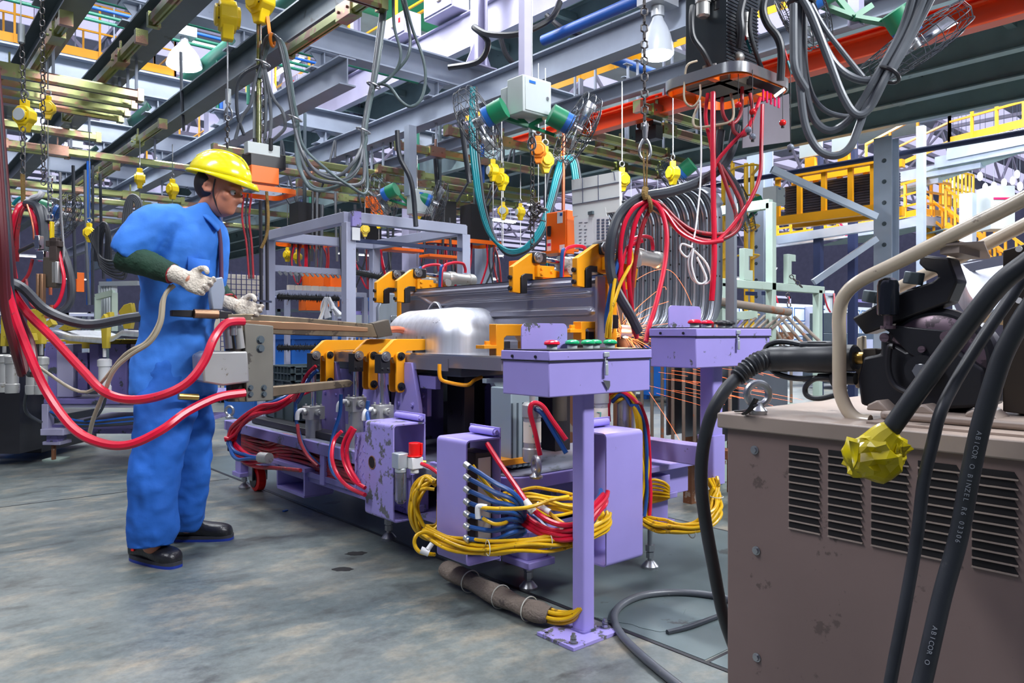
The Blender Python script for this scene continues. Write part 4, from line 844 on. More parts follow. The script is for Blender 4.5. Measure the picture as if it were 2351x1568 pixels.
# canvas sleeve with yellow hoses on the floor
s = T('hose_sleeve', 'brown canvas sleeve full of yellow hoses lying on the floor behind the post', 'hose sleeve', (1.9, 2.3, 0))
pts = [RZ(1025, 1305, .06), RZ(1080, 1335, .05), RZ(1150, 1370, .045), RZ(1215, 1398, .045), RZ(1262, 1412, .04)]
m = MB().tube(pts, lambda t: .040*(1+.12*math.sin(t*17))*(1 if t < .93 else .92), n=14, k=8, flat=.8); m.build('canvas', 'sleeve_cloth', s)
e = pts[-1]; u = (pts[-1]-pts[-2]).normalized()
for k in range(7):
    a = k*2*PI/6 if k < 6 else 0; rr = .022 if k < 6 else 0; off = UP*(rr*math.sin(a)*.8)+u.cross(UP)*(rr*math.cos(a)); hose([e-u*.05+off, e+u*.03+off, e+u*.09+off*.8+UP*.02, e+u*.13+off*.6+UP*.06], .0075).build('hose_end', 'yellow_hose', s)
for t in (1, 2, 3): p0 = pts[t]; u = (pts[t+1]-pts[t-1]).normalized(); MB().torus(p0, u, .042, .0022, 24, 6).build('zip_tie', 'zip_tie', s)
# zip ties on big bundles
for i, (px, py, d, ax, R) in enumerate([(1120, 1258, 2.61, (1, -.4, 0), .026), (1262, 1242, 2.56, (1, -.4, 0), .024), (1588, 1220, 2.81, (1, -.3, 0), .024), (1646, 1140, 2.88, (0, 0, 1), .024)]):
    tag(MB().torus(W(px, py, d), ax, R, .0018, 22, 6).build('zip_tie', 'zip_tie'), ['white tie on the yellow bundle under the clean guard box', 'white tie on the yellow bundle left of the near post', 'white tie at the lowest point of the right yellow bundle', 'white tie on the right yellow bundle below the pedestal post'][i], 'zip tie')
# ================================================================ STAMPED PANEL on the fixture
pn = T('stamped_panel', 'dark stamped steel panel with bright ribs and a silver rounded wheel housing', 'sheet metal panel', (2.3, 3, .9))
def tri(v, c, w, f): return max(0., min(1., (w-abs(v-c))/f))
def sm(a, b, v): t = max(0, min(1, (v-a)/(b-a))); return t*t*(3-2*t)
Ya, Yb, NZ, NY = 2.2, 3.80, 150, 120
m = MB()
for side in (0, 1):
    i0 = len(m.v)
    for j in range(NZ+1):
        z = .905+(1.253-.905)*j/NZ
        for i in range(NY+1):
            y = Ya+(Yb-Ya)*i/NY; yc = y-Ya; dd = 0.
            dd += .015*tri(z, 1.220, .016, .009)*sm(.03, .05, yc)
            zc = 1.172-.017*sm(1.05, 1.2, yc)+.048*sm(1.25, 1.42, yc); dd += .010*tri(z, zc, .013, .009)*sm(.06, .10, yc)
            dd += .016*tri(z, 1.094, .022*min(1, max(0.05, (yc-.03)/.05), max(.05, (.80-yc)/.06)), .011)*sm(.03, .05, yc)*(1-sm(.78, .82, yc))
            dd += .015*tri(z, 1.02, .016, .009)*sm(.05, .08, yc)*(1-sm(.55, .6, yc))
            dd += .006*tri(z, .955, .012, .008)
            m.v.append(V(2.40-dd+.002*side, y, z))
    for j in range(NZ):
        for i in range(NY):
            a = i0+j*(NY+1)+i; q = (a, a+1, a+NY+2, a+NY+1); m.f.append(q if side else q[::-1])
m.build('ribbed_wall', 'dark_plate', pn, sharp=60)
m = MB(); m.bb(2.40, Ya, 1.25, 2.47, Yb, 1.2535); m.bb(2.35, Ya-.012, .93, 2.40, Ya, 1.24); m.build('wall_flange', 'dark_plate', pn)
m = MB(); m.bb(1.985, 2.35, .898, 2.41, 3.86, .905); m.build('floor_sheet', 'sheet_edge', pn)
m = MB(); m.bb(1.983, 2.38, .845, 1.990, 3.86, .898); m.bb(1.98, 2.75, .83, 1.984, 3.2, .885); m.build('front_flange', 'dark_plate', pn)
bm = bmesh.new(); bmesh.ops.create_cube(bm, size=1)
X0, X2, Y0_, Y2, Z0, Z2 = 2.105, 2.75, 2.90, 3.60, .55, 1.13
for v in bm.verts: v.co = Vector((X0 if v.co.x < 0 else X2, Y0_ if v.co.y < 0 else Y2, Z0 if v.co.z < 0 else Z2))
bmesh.ops.bevel(bm, geom=bm.edges[:]+bm.verts[:], offset=.15, segments=12, profile=.5, affect='EDGES')
for v in bm.verts:
    v.co.z += -.02*sm(3.3, 3.6, v.co.y) if v.co.z > .95 else 0
    v.co.x = min(v.co.x, 2.402); v.co.z = max(v.co.z, .902)
bmesh.ops.remove_doubles(bm, verts=bm.verts[:], dist=1e-5)
m = MB(); m.v = [v.co.copy() for v in bm.verts]; m.f = [tuple(v.index for v in f.verts) for f in bm.faces if len(set(v.index for v in f.verts)) > 2]
bm.free(); m.build('wheel_housing', 'hump', pn, sharp=60)
m = MB().tube([V(2.385, 3.52, 1.10), V(2.38, 3.45, 1.16), V(2.38, 3.40, 1.165), V(2.39, 3.37, 1.12)], .012, n=8, flat=.4); m.build('stamped_arch', 'hump', pn)
random.seed(3); m = MB()
for k in range(16): y = 3.02+k*.012+random.uniform(-.004, .004); zz = 1.062-.004*k+random.uniform(-.006, .006); m.bar((2.123-.0, y, zz), (2.123, y+random.uniform(.002, .008), zz+random.uniform(-.006, .006)), .0015, .0025)
m.build('pencil_mark', 'ink', pn)
# ================================================================ CONTROL PEDESTALS
def button(c, mt, par, r=.026):
    m = MB(); m.lathe(c, UP, [(0, .017), (.012, .017), (.014, .022)], 20); b = m.build('push_button', 'light_box', par)
    m = MB(); m.lathe(Vector(c)+UP*.014, UP, [(0, r*.9), (.003, r), (.009, r*.95), (.014, r*.7), (.016, r*.2)], 26); m.build('button_cap', mt, b)
def console(name, label, x0, y0, z0, z1, lx, ly, mt, greens=True):
    p = T(name, label, 'control pedestal', (x0+lx/2, y0+ly/2, 0)); x1, y1 = x0+lx, y0+ly; t = .004
    m = MB(); m.bb(x0, y0, z0, x1, y1, z1-.028); m.build('box', mt, p, bevel=.004)
    m = MB(); m.bb(x0-.004, y0-.005, z1-.030, x1+.004, y1+.004, z1); l = m.build('lid', mt, p, bevel=.003)
    m = MB(); m.bb(x0+.004, y0+.0, z1, x1-.004, y1, z1+.004); m.build('lid_seal', 'black', l)
    m = MB(); m.bb(x0-.0045, y0-.0055, z1-.0325, x1+.0045, y1+.0045, z1-.030); m.build('lid_gap', 'slot', p)
    for k in (.25, .75): c = Vector((x0-.004, y0+ly*k, z1-.018)); m = MB().cyl(c, c-X1*.004, .005, n=8); m.build('rivet', 'black', l)
    xm = x0+lx*.52
    m = MB(); m.bb(xm-.012, y0-.012, z1-.022, xm+.012, y0-.005, z1-.006); m.bb(xm-.008, y0-.012, z1-.052, xm+.004, y0-.005, z1-.034); m.bb(xm-.010, y0-.014, z1-.082, xm+.004, y0-.008, z1-.045); m.bb(xm-.006, y0-.008, z1-.04, xm, y0-.004, z1-.02); m.build('latch', 'alu_clean', p, bevel=.002)
    m = MB(); m.prism(rrect(x0+.02, z1+.0, x0+.225, z1+.088, .02, corners=(1, 1, 0, 0)), (0, y1-.07, 0), X1, UP, .004); m.build('shield_plate', 'purple_chip', p)
    button((x0+.06, y0+.05, z1+.004), 'red_button', p)
    return p
mat('purple_chip', (.35, .295, .69), .4, wear=(.09, .10, .10), amt=.27, wscale=19, var=.07)
p = console('control_pedestal', 'near lilac control box on a square floor post with red and green buttons', 1.582, 1.673, .803, .945, .48, .22, 'purple')
for k in range(4): button((1.80+k*.055, 1.79-.02*(k % 2), .949), 'green_button', p, .025)
m = MB(); m.prism(rrect(1.822-.0275, 1.76-.0275, 1.822+.0275, 1.76+.0275, .008, 3), (0, 0, .407), X1, Y1, .79); m.build('post', 'purple', p)
m = MB(); m.bb(1.69, 1.675, 0, 1.915, 1.845, .012); b = m.build('base_plate', 'purple_worn', p, bevel=.001)
m = MB().prism(rrect(1.822-.033, 1.76-.033, 1.822+.033, 1.76+.033, .01, 3), (0, 0, .014), X1, Y1, .008); m.build('weld_seam', 'purple_dirty', b)
for x, y in ((1.715, 1.70), (1.885, 1.72)):
    m = MB(); m.cyl((x, y, .012), (x, y, .045), .006, n=10); m.cyl((x, y, .012), (x, y, .015), .015, n=16); m.cyl((x, y, .016), (x, y, .026), .011, n=6); m.cyl((x, y, .028), (x, y, .036), .010, n=6); m.build('anchor_bolt', 'steel_bare', b)
m = MB(); m.cyl((1.71, 1.82, .012), (1.71, 1.82, .0126), .007, n=16); m.build('bolt_hole', 'slot', b)
# grey patches of bare metal on the box front
m = MB(); m.prism([(-.02, .016), (-.004, .014), (.014, .012), (.015, -.004), (.006, -.018), (-.004, -.006)], (1.582+.255, 1.6675, .832), X1, UP, .001); m.build('scratch', 'steel_bare', p)
p2_ = console('control_pedestal', 'second lilac control box, chipped, on a post behind the black cable', 2.298, 1.652, .872, 1.018, .50, .21, 'purple_chip')
button((2.52, 1.76, 1.022), 'red_button', p2_); button((2.60, 1.75, 1.022), 'black', p2_, .03); button((2.68, 1.77, 1.022), 'black', p2_, .03)
m = MB(); m.prism(rrect(2.505, 1.72, 2.57, 1.785, .008, 3), (0, 0, .64), X1, Y1, .47); m.build('post', 'purple', p2_)
m = MB(); m.prism(rrect(2.498, 1.713, 2.577, 1.792, .008, 3), (0, 0, .505), X1, Y1, .19); m.build('post_socket', 'purple', p2_)
m = MB(); m.bb(2.50, 1.79, .475, 2.575, 2.35, .555); m.build('support_arm', 'purple_chip', p2_, bevel=.004)
for z in (.46, .555): m = MB().cyl((2.577, 1.75, z), (2.60, 1.75, z), .012, n=6); m.cyl((2.577, 1.75, z), (2.582, 1.75, z), .02, n=14); m.build('clamp_bolt', 'black', p2_)
# ================================================================ POWER SOURCE CABINET IN THE FOREGROUND
FXX = 1.302
wc = T('welding_power_source', 'beige-brown louvred steel cabinet filling the lower right corner', 'welding machine', (1.6, .45, 0))
m = MB(); m.bb(FXX, .06, .06, 1.98, .862, .815); m.build('body', 'beige', wc, bevel=.003)
m = MB(); m.bb(FXX-.012, .04, .812, 2.0, .878, .842); m.build('lid', 'beige_lid', wc, bevel=.003)
def pp(plane, val, pts, th, mb=None, off=0.):
    """prism whose outline is traced on the plane x=val or y=val, then given thickness th away from the eye"""
    f = RX if plane == 'X' else RY; ax = X1 if plane == 'X' else Y1; mb = mb or MB(); P0 = [f(px, py, val)+ax*off for px, py in pts]; n = len(P0); i = len(mb.v)
    mb.v += P0 + [p+ax*th for p in P0]
    ar = sum(pts[k][0]*pts[(k+1) % n][1]-pts[(k+1) % n][0]*pts[k][1] for k in range(n))
    a, b = tuple(range(i, i+n)), tuple(range(i+2*n-1, i+n-1, -1))
    if ar > 0: a = a; b = b
    else: a = a[::-1]; b = b[::-1]
    mb.f += [a, b]
    for k in range(n):
        q = (i+k, i+n+k, i+n+(k+1) % n, i+(k+1) % n); mb.f.append(q if ar > 0 else q[::-1])
    return mb
cols = [(1812, 1885), (1902, 1982), (2001, 2089), (2108, 2206), (2232, 2340)]
for i, (a, b) in enumerate(cols):
    ya, yb = Yat(a, FXX), Yat(b, FXX); m = MB(); l = MB(); s = (ya-yb)
    for k in range(11):
        z = .793-.0142*k
        m.prism([(yb, z-.0105), (yb+s*.10, z), (ya, z), (ya, z-.0085), (ya-s*.02, z-.0105)], (FXX-.0006, 0, 0), Y1, UP, .0012)
        l.prism([(0, -.0022), (0, .0012), (-.0035, .001), (-.0035, -.001)], (FXX, yb, z-.0108), X1, UP, .0005) if False else l.bar((FXX-.0022, yb, z-.0112), (FXX-.0022, ya, z-.0112), .0045, .0022)
    v = m.build('louvre_slots', 'slot', wc); v['kind'] = 'stuff'; l.build('louvre_lips', 'beige_lid', v)['kind'] = 'stuff'
for px, py in ((1733, 1033), (1737, 1264), (1738, 1509)):
    p = RX(px, py, FXX); m = MB(); m.cyl(p, p-X1*.002, .0085, n=20); m.cyl(p-X1*.002, p-X1*.0065, .006, n=6); m.build('cabinet_screw', 'steel_bare', wc)
m = MB(); m.bb(1.34, .1, 0, 1.9, .8, .06); m.build('plinth', 'black', wc)
m = MB(); m.bb(1.33, .05, .8421, 1.75, .60, .846); m.build('top_mat', 'beige_lid', wc)
a = W(1740, 951, 1.47); eyebolt(a.x, a.y, .842, (.5, .62, 0), .0215, .0072, wc)
m = MB(); m.tube([W(1690, 944, 1.5), W(1715, 942, 1.47), W(1735, 930, 1.43)], .006, n=6, flat=.4); m.tube([W(1708, 950, 1.46), W(1722, 940, 1.44), W(1737, 915, 1.43)], .007, n=6, flat=.4); m.build('rubber_strap', 'black', wc)
# ---------------------------------------------------------------- wire feeder standing on the lid
wf = T('wire_feeder', 'black wire feeder inside a beige tube handle frame on the cabinet lid', 'wire feeder', (1.5, .5, .843))
XF = 1.40
def F_(px, py, x=XF): return RX(px, py, x)
path = [F_(1998, 968), F_(1968, 962), F_(1945, 940), F_(1929, 900), F_(1927, 860), F_(1927, 780), F_(1927, 720), F_(1938, 680), F_(1975, 645), F_(2060, 603), F_(2200, 533), F_(2310, 478), F_(2420, 420), V(XF, .2, 1.30), V(XF, .09, 1.285), V(XF, .045, 1.2), V(XF, .04, .855)]
MB().tube(path, .0125, n=16, k=6).build('handle_frame', 'beige_tube', wf)
XR = 1.62
MB().tube([F_(2040, 672, XR), F_(2120, 632, XR), F_(2230, 578, XR), F_(2360, 512, XR), F_(2480, 450, XR), V(XR, .2, 1.30), V(XR, .09, 1.285), V(XR, .045, 1.2), V(XR, .04, .855)], .0125, n=16).build('handle_frame', 'beige_tube', wf)
m = MB(); p0, p1 = F_(2215, 545), F_(2235, 575, XR); m.bar(p0-UP*.01, p1-UP*.015, .055, .004); m.bar(F_(2180, 560)-UP*.006, F_(2228, 580, 1.5), .03, .02); m.build('cross_bracket', 'beige_lid', wf)
m = MB(); m.bb(XF-.02, .02, .846, 1.72, .60, .862); m.build('foot_plate', 'beige_lid', wf, bevel=.006)
m = MB(); a = F_(1985, 965)
for (px0, px1, h) in ((1985, 2040, .020), (2085, 2150, .018), (2210, 2290, .018)):
    y0, y1 = Yat(px1, XF-.02), Yat(px0, XF-.02); MB().prism([(y0, 0), (y1, 0), (y1-.002, h*.5), (y1-.02, h), (y0+.02, h*.9)], (XF+.02, 0, .860), Y1, UP, .07).build('pressed_foot', 'beige_lid', wf, bevel=.004)
# motor and drum
c = F_(2155, 830, 1.47)
m = MB(); m.lathe(c-X1*.02, X1, [(0, .088), (.006, .096), (.03, .096), (.034, .088), (.05, .088), (.1, .085)], 48); m.build('drum_rim', 'black', wf)
m = MB(); m.lathe(c-X1*.026, X1, [(0, .06), (.004, .080), (.008, .086)], 48); m.build('drum_face', 'drum', wf)
m = pp('X', 1.425, [(2022, 752), (2030, 745), (2200, 762), (2212, 775), (2150, 815), (2118, 830), (2085, 812), (2040, 762)], .012); m.build('roller_plate', 'black', wf, bevel=.002)
for px, py, r in ((2033, 775, .0085), (2174, 773, .0095), (2118, 802, .006)):
    p = F_(px, py, 1.423); m = MB(); m.cyl(p, p-X1*.006, r, n=20); m.bar(p-X1*.0062-Y1*r*.9, p-X1*.0062+Y1*r*.9, .0012, .001); m.build('slot_screw', 'drum', wf)
m = MB(); p = F_(2114, 852, 1.41); m.torus(p, X1, .0105, .0028, 24, 8); m.cyl(p-X1*.004, p+X1*.03, .0135, n=6); m.build('feed_roller', 'steel_bare', wf)
m = MB(); m.cyl(p, p+X1*.04, .028, n=30); m.build('roller_gear', 'black', wf)
m = pp('X', 1.43, [(2020, 770), (2080, 805), (2180, 790), (2260, 850), (2260, 935), (2060, 945), (1975, 930), (1968, 870), (1980, 820), (2020, 812)], .10); m.build('motor_block', 'black', wf, bevel=.006)
m = MB().tube([F_(2052, 795, 1.41), F_(2042, 800, 1.41), F_(2040, 850, 1.41), F_(2055, 885, 1.41), F_(2085, 902, 1.41)], .006, n=8); m.build('guard_lip', 'black', wf)
CP5 = [(195, 608), (300, 742), (400, 705), (985, 480), (1062, 305), (990, 110), (760, 90), (740, 160), (800, 215), (890, 235), (900, 270), (850, 310), (640, 375), (420, 485)]
m = pp('X', 1.44, [(1900+x/3.563, 560+y/3.563) for x, y in CP5], .05); m.build('pressure_arm', 'black', wf, bevel=.004)
for (x, y) in ((355, 480), (695, 330)):
    p = F_(1900+x/3.563, 560+y/3.563, 1.45); m = MB(); m.cyl(p, p+UP*.022+Y1*-.004, .018, n=8); m.build('arm_knob', 'steel_dark', wf, bevel=.002)
p = F_(2039, 725, 1.415); m = MB(); m.lathe(p, UP, [(0, .0165), (.002, .0185), (.055, .0185), (.064, .016), (.069, .009)], 30); m.build('tension_knob', 'black_gloss', wf)
m = MB(); m.cyl(p-UP*.022, p, .008, n=8); m.cyl(p-UP*.024, p-UP*.018, .013, n=16); m.build('tension_pin', 'drum', wf)
m = pp('X', 1.44, [(1980, 800), (2010, 800), (2016, 848), (2000, 850), (1998, 880), (1985, 880), (1980, 845)], .03); m.build('euro_clamp', 'gun_block', wf, bevel=.002)
m = pp('X', 1.47, [(1966, 775), (1980, 770), (1982, 870), (1972, 892), (1962, 890)], .02); m.build('side_post', 'beige_tube', wf, bevel=.003)
m = MB(); m.cyl(F_(1968, 822, 1.45), F_(1986, 822, 1.45), .012, n=20); m.build('brass_collar', 'brass', wf)
m = pp('X', 1.46, [(2302, 575), (2420, 540), (2420, 960), (2302, 945)], .04); m.build('reel_bracket', 'bracket_brown', wf, bevel=.002)
for py in (570+(-0), 688): p = F_(2340, py+2, 1.458); MB().cyl(p, p-X1*.003, .005, n=14).build('bracket_screw', 'white', wf)
m = MB(); p = F_(2240, 905, 1.5); m.bb(1.5, .1, .862, 1.7, .42, .90); m.build('base_block', 'black', wf, bevel=.004)

# ---------------------------------------------------------------- torch lead plugged into the feeder
tl = T('torch_cable', 'black ribbed welding torch lead curving down left of the beige cabinet', 'cable', W(1640, 1200, 1.6))
a, b = F_(1968, 822, 1.45), F_(1772, 824, 1.45); u = (b-a).normalized(); L = (b-a).length
m = MB(); m.lathe(a, u, [(0, .022), (.004, .026), (.03, .027), (.034, .029), (L*.55, .029), (L*.62, .027), (L*.8, .0265), (L*.82, .028), (L, .0265)], 30); m.build('connector_housing', 'black_rubber', tl)
m = MB(); q = a+u*L*.42+UP*.026; m.box(q, (.03, .075, .016), 0); m.build('connector_hump', 'black_rubber', tl, bevel=.006)
m = MB(); m.box(q+UP*.008-X1*.004, (.02, .04, .001)); m.build('white_label', 'white', tl)
rel = [b, W(1745, 830, 1.58), W(1718, 845, 1.575), W(1692, 868, 1.57)]
P_ = cr(rel, 12); m = MB().tube(P_, lambda t: .0225-.005*t+.0022*math.sin(t*PI*2*11), n=18, smooth=False); m.build('strain_relief', 'black_rubber', tl)
pts = [W(1692, 868, 1.57), W(1662, 900, 1.56), W(1632, 955, 1.56), W(1614, 1030, 1.57), W(1610, 1110, 1.58), W(1620, 1200, 1.60), W(1638, 1300, 1.62), W(1660, 1410, 1.66), W(1690, 1500, 1.72), W(1725, 1590, 1.8), V(1.65, 1.0, .02)]
MB().tube(pts, .0135, n=16).build('lead', 'black_rubber', tl)
for i, (r_, pts) in enumerate([(.006, [(1755, 812, 1.6), (1762, 795, 1.6), (1785, 785, 1.58), (1815, 786, 1.56), (1845, 792, 1.53)]), (.006, [(1765, 840, 1.6), (1785, 858, 1.58), (1820, 868, 1.56), (1860, 869, 1.53), (1915, 866, 1.5)]),
                               (.0055, [(1905, 868, 1.5), (1870, 870, 1.52), (1850, 888, 1.54), (1853, 908, 1.54), (1880, 915, 1.52), (1925, 905, 1.5)])]):
    tag(hose(pts, r_).build('control_wire', 'black_rubber'), ['thin black wire looping above the torch connector', 'thin black wire curving under the torch connector', 'thin black wire making a small loop below the connector'][i], 'cable')
p = W(1930, 868, 1.49); m = MB(); m.lathe(p-Y1*.03, (0, 1, 0), [(0, .012), (.03, .013), (.034, .018), (.044, .018), (.048, .010), (.075, .008)], 20); tag(m.build('wire_plug', 'black_rubber'), 'black ribbed plug under the torch connector inside the tube handle', 'plug')
# ---------------------------------------------------------------- thick cables hanging in front of the cabinet
tag(hose([V(1.9, -.5, .9), V(1.5, -.45, 1.25), V(1.15, -.2, 1.28), (2500, 520, .97), (2420, 560, .98), (2351, 608, 1.0), (2293, 655, 1.02), (2223, 742, 1.05), (2153, 836, 1.08), (2095, 915, 1.1), (2040, 992, 1.12)], .0138, n=18).build('welding_cable', 'cable_dark2' if 0 else 'black_rubber'), 'thickest black cable slanting down to the yellow tape bundle', 'cable')
tag(hose([V(1.95, -.5, .9), V(1.55, -.42, 1.22), V(1.2, -.15, 1.24), (2440, 560, 1.06), (2351, 640, 1.09), (2315, 690, 1.09), (2250, 785, 1.09), (2192, 880, 1.09), (2160, 945, 1.08), (2140, 1020, 1.08), (2120, 1110, 1.08), (2104, 1241, 1.08), (2074, 1411, 1.07), (2040, 1590, 1.06), (2010, 1800, 1.05)], .0085, n=16).build('welding_cable', 'black_rubber'), 'thinner dark cable hanging straight down over the louvres, left of the lettered one', 'cable')
cw = T('welding_cable', 'dark cable with small white lettering hanging over the right louvres', 'cable', W(2190, 1250, 1.03))
CPT = [(2900, 560, .9), (2650, 510, .92), (2450, 600, .94), (2365, 705, .97), (2307, 805, .99), (2276, 895, 1.0), (2250, 985, 1.01), (2227, 1092, 1.02), (2200, 1235, 1.03), (2163, 1369, 1.03), (2117, 1568, 1.02), (2070, 1750, 1.0)]
hose(CPT, .0122, n=18).build('jacket', 'black_rubber', cw)
def letters(s, p, u, v, h, mt, par=None, name='lettering', ext=.0004, **k):
    cu = bpy.data.curves.new(name, 'FONT'); cu.body = s; cu.size = h; cu.extrude = ext; cu.align_x = k.get('ax', 'LEFT'); cu.align_y = 'CENTER'
    t = bpy.data.objects.new(name, cu); C.collection.objects.link(t); dg = bpy.context.evaluated_depsgraph_get(); me = bpy.data.meshes.new_from_object(t.evaluated_get(dg))
    bpy.data.objects.remove(t); w_ = u.cross(v).normalized(); M4 = Matrix((u, v, w_)).transposed().to_4x4(); M4.translation = p
    if par is not None: M4 = Matrix.Translation(-Vector(par['_o'])) @ M4
    me.transform(M4); o = bpy.data.objects.new(name, me); C.collection.objects.link(o); me.materials.clear(); me.materials.append(MT[mt]); o['_o'] = tuple(par['_o']) if par is not None else (0, 0, 0)
    if par is not None: o.parent = par
    return o
def cable_text(s, t0, pts, r, h, step):
    P = cr([W(*p) for p in pts], 40); acc = 0; k = 0; pos = 0
    for i in range(len(P)-1):
        seg = (P[i+1]-P[i]).length
        while k < len(s) and t0+k*step <= acc+seg:
            q = P[i].lerp(P[i+1], (t0+k*step-acc)/seg); u = (P[i+1]-P[i]).normalized(); n = (EYE-q); n = (n-u*n.dot(u)).normalized()
            if s[k] != ' ': letters(s[k], q+n*(r+.0002), u, n.cross(u), h, 'cable_ink', cw, ax='CENTER')
            k += 1
        acc += seg
_a = cr([W(*p) for p in CPT], 40); CT0 = sum((_a[i+1]-_a[i]).length for i in range(80))
mat('cable_ink', (.28, .30, .32), .6)
cable_text('ABICOR O BINZEL R6 03306', .245+CT0, CPT, .0122, .0085, .0066)
cable_text('ABICOR O', .52+CT0, CPT, .0122, .0085, .0066)
# crumpled yellow tape bundle
random.seed(11); c = W(2008, 1045, 1.12); yt = T('tape_bundle', 'crumpled shiny yellow tape wrapped round the cable end in front of the louvres', 'tape', c)
bm = bmesh.new(); bmesh.ops.create_icosphere(bm, subdivisions=3, radius=1)
for v in bm.verts:
    n = v.co.normalized(); s = 1+.16*math.sin(n.x*7+n.z*5)+.12*math.sin(n.z*11+n.y*6+1)+random.uniform(-.07, .07)
    a = n.x*.046*s*(1.05-.35*max(0, n.z)); b_ = n.y*.030*s; z = n.z*.040*(1+.15*math.sin(n.x*5))
    v.co = RT*a+FW*b_+UP*(z+a*.15)
m = MB(); m.v = [c+v.co for v in bm.verts]; m.f = [tuple(v.index for v in f.verts) for f in bm.faces]; bm.free(); m.build('wrap', 'tape_yellow', yt, sharp=12)
m = MB().tube([W(2052, 990, 1.11), W(2035, 1005, 1.115), W(2015, 1030, 1.12)], lambda t: .018+.012*t, n=12); m.build('neck', 'tape_yellow', yt, sharp=15)
m = MB(); m.add([W(1935, 1040, 1.1), W(1945, 1002, 1.1), W(1975, 1010, 1.09), W(1970, 1060, 1.08), W(1958, 1085, 1.09)], [(0, 1, 2, 3, 4)]); m.build('tape_flap', 'tape_yellow', yt).modifiers.new('s', 'SOLIDIFY').thickness = .0015; m = MB(); m.add([W(2060, 1000, 1.1), W(2082, 1010, 1.11), W(2078, 1050, 1.11), W(2055, 1040, 1.09)], [(0, 1, 2, 3)])
o = m.build('tape_flap', 'tape_yellow', yt); sd = o.modifiers.new('s', 'SOLIDIFY'); sd.thickness = .0015
# hose loop on the floor
MBh = MB().tube([RZ(1700, 1385, .014), RZ(1640, 1368, .014), RZ(1560, 1360, .014), RZ(1480, 1366, .014), RZ(1428, 1388, .014), RZ(1410, 1418, .014), RZ(1425, 1455, .014), RZ(1470, 1502, .014), RZ(1550, 1568, .014), RZ(1620, 1620, .014)], .0135, n=12)
tag(MBh.build('floor_hose', 'cable_grey'), 'grey hose looping across the floor between near post and cabinet', 'hose')
tag(MB().tube([RZ(1532, 1452, .008), RZ(1580, 1440, .01), RZ(1640, 1418, .01), RZ(1710, 1392, .01)], .009, n=10).build('floor_hose', 'cable_dark'), 'short dark hose lying straight on the floor inside the grey loop', 'hose')
# ================================================================ WORKER
def loft(secs, n=24, mb=None, pw=2.3):
    """secs: (centre, half-axis a, half-axis b) -> closed body"""
    mb = mb or MB(); prev = None; sg = lambda v: math.copysign(abs(v)**(2/pw), v)
    for c, a, b in secs:
        i = len(mb.v); mb.v += [c+a*sg(math.cos(2*PI*k/n))+b*sg(math.sin(2*PI*k/n)) for k in range(n)]
        if prev is not None: mb.bridge(prev, i, n)
        else: mb.f.append(tuple(range(i+n-1, i-1, -1)))
        prev = i
    mb.f.append(tuple(range(prev, prev+n))); return mb
def sec(px, py, d, ra, rb, tilt=0, yaw=0):
    """ra along facing (RT), rb across (FW)"""
    R = RT*math.cos(yaw)+FW*math.sin(yaw); A = FW*math.cos(yaw)-RT*math.sin(yaw)
    return (W(px, py, d), (R*math.cos(tilt)+UP*math.sin(tilt))*ra, A*rb)
def dens(secs, k=4):
    cs = cr([s[0] for s in secs], k); a = cr([s[1] for s in secs], k); b = cr([s[2] for s in secs], k); return list(zip(cs, a, b))
def remesh(o, v, sm=3, disp=None):
    r = o.modifiers.new('r', 'REMESH'); r.mode = 'VOXEL'; r.voxel_size = v; r.use_smooth_shade = True
    s = o.modifiers.new('s', 'SMOOTH'); s.iterations = sm; s.factor = .5
    if disp:
        t = bpy.data.textures.new('folds', 'CLOUDS'); t.noise_scale = disp[1]; t.noise_depth = 2
        d = o.modifiers.new('d', 'DISPLACE'); d.texture = t; d.strength = disp[0]; d.texture_coords = 'LOCAL'
    return o
wk = T('person', 'person in blue work clothes, yellow helmet, green sleeves and pale gloves steering a welding gun', 'person', (W(400, 1275, 3.42).x, W(400, 1275, 3.42).y, 0))
wk['_o'] = tuple(wk.location)
HD = 3.38
HC = W(505, 432, HD)                                  # head centre
hf = (RT*.93-FW*.12-UP*.22).normalized(); hs = UP.cross(hf).normalized(); hu = hf.cross(hs).normalized()
HR = Matrix((hf, hs, hu)).transposed()
def hp(a, b, c): return HC+hf*a+hs*b+hu*c
body = MB()
body.sph(hp(-.012, 0, .03), .1, (1.0, .80, 1.0), 28, 20, HR)              # cranium
body.sph(hp(.022, 0, -.045), .078, (.92, .80, 1.05), 24, 16, HR)           # face mass
body.sph(hp(.055, 0, -.088), .034, (1., 1.1, .75), 16, 10, HR)             # chin
body.sph(hp(.076, 0, .012), .038, (.55, 1.5, .42), 16, 10, HR)             # brow
body.tube([hp(.082, 0, .004), hp(.098, 0, -.018), hp(.108, 0, -.034), hp(.090, 0, -.042)], lambda t: .008+.007*t, n=10)   # nose
for s in (-1, 1): body.sph(hp(.092, s*.012, -.038), .009, n=10, m=6); body.sph(hp(.060, s*.045, -.028), .026, (.8, .8, .9), 12, 8, HR)
body.sph(hp(.082, 0, -.060), .016, (.6, 1.4, .4), 12, 8, HR); body.sph(hp(.080, 0, -.071), .015, (.6, 1.3, .45), 12, 8, HR)  # lips
for s in (-1, 1):
    body.torus(hp(-.008, s*.082, -.012), (hs*s+hf*.3), .020, .007, 16, 8); body.sph(hp(-.006, s*.078, -.018), .016, (.5, .4, 1), 10, 8, HR)
loft(dens([sec(430, 560, 3.4, .11, .17, yaw=.1), sec(452, 505, 3.4, .07, .10, .3), sec(468, 482, 3.39, .058, .058, .35), sec(484, 462, 3.385, .055, .055, .3), (HC-hu*.03, hf*.05, hs*.052)]), 20, body)
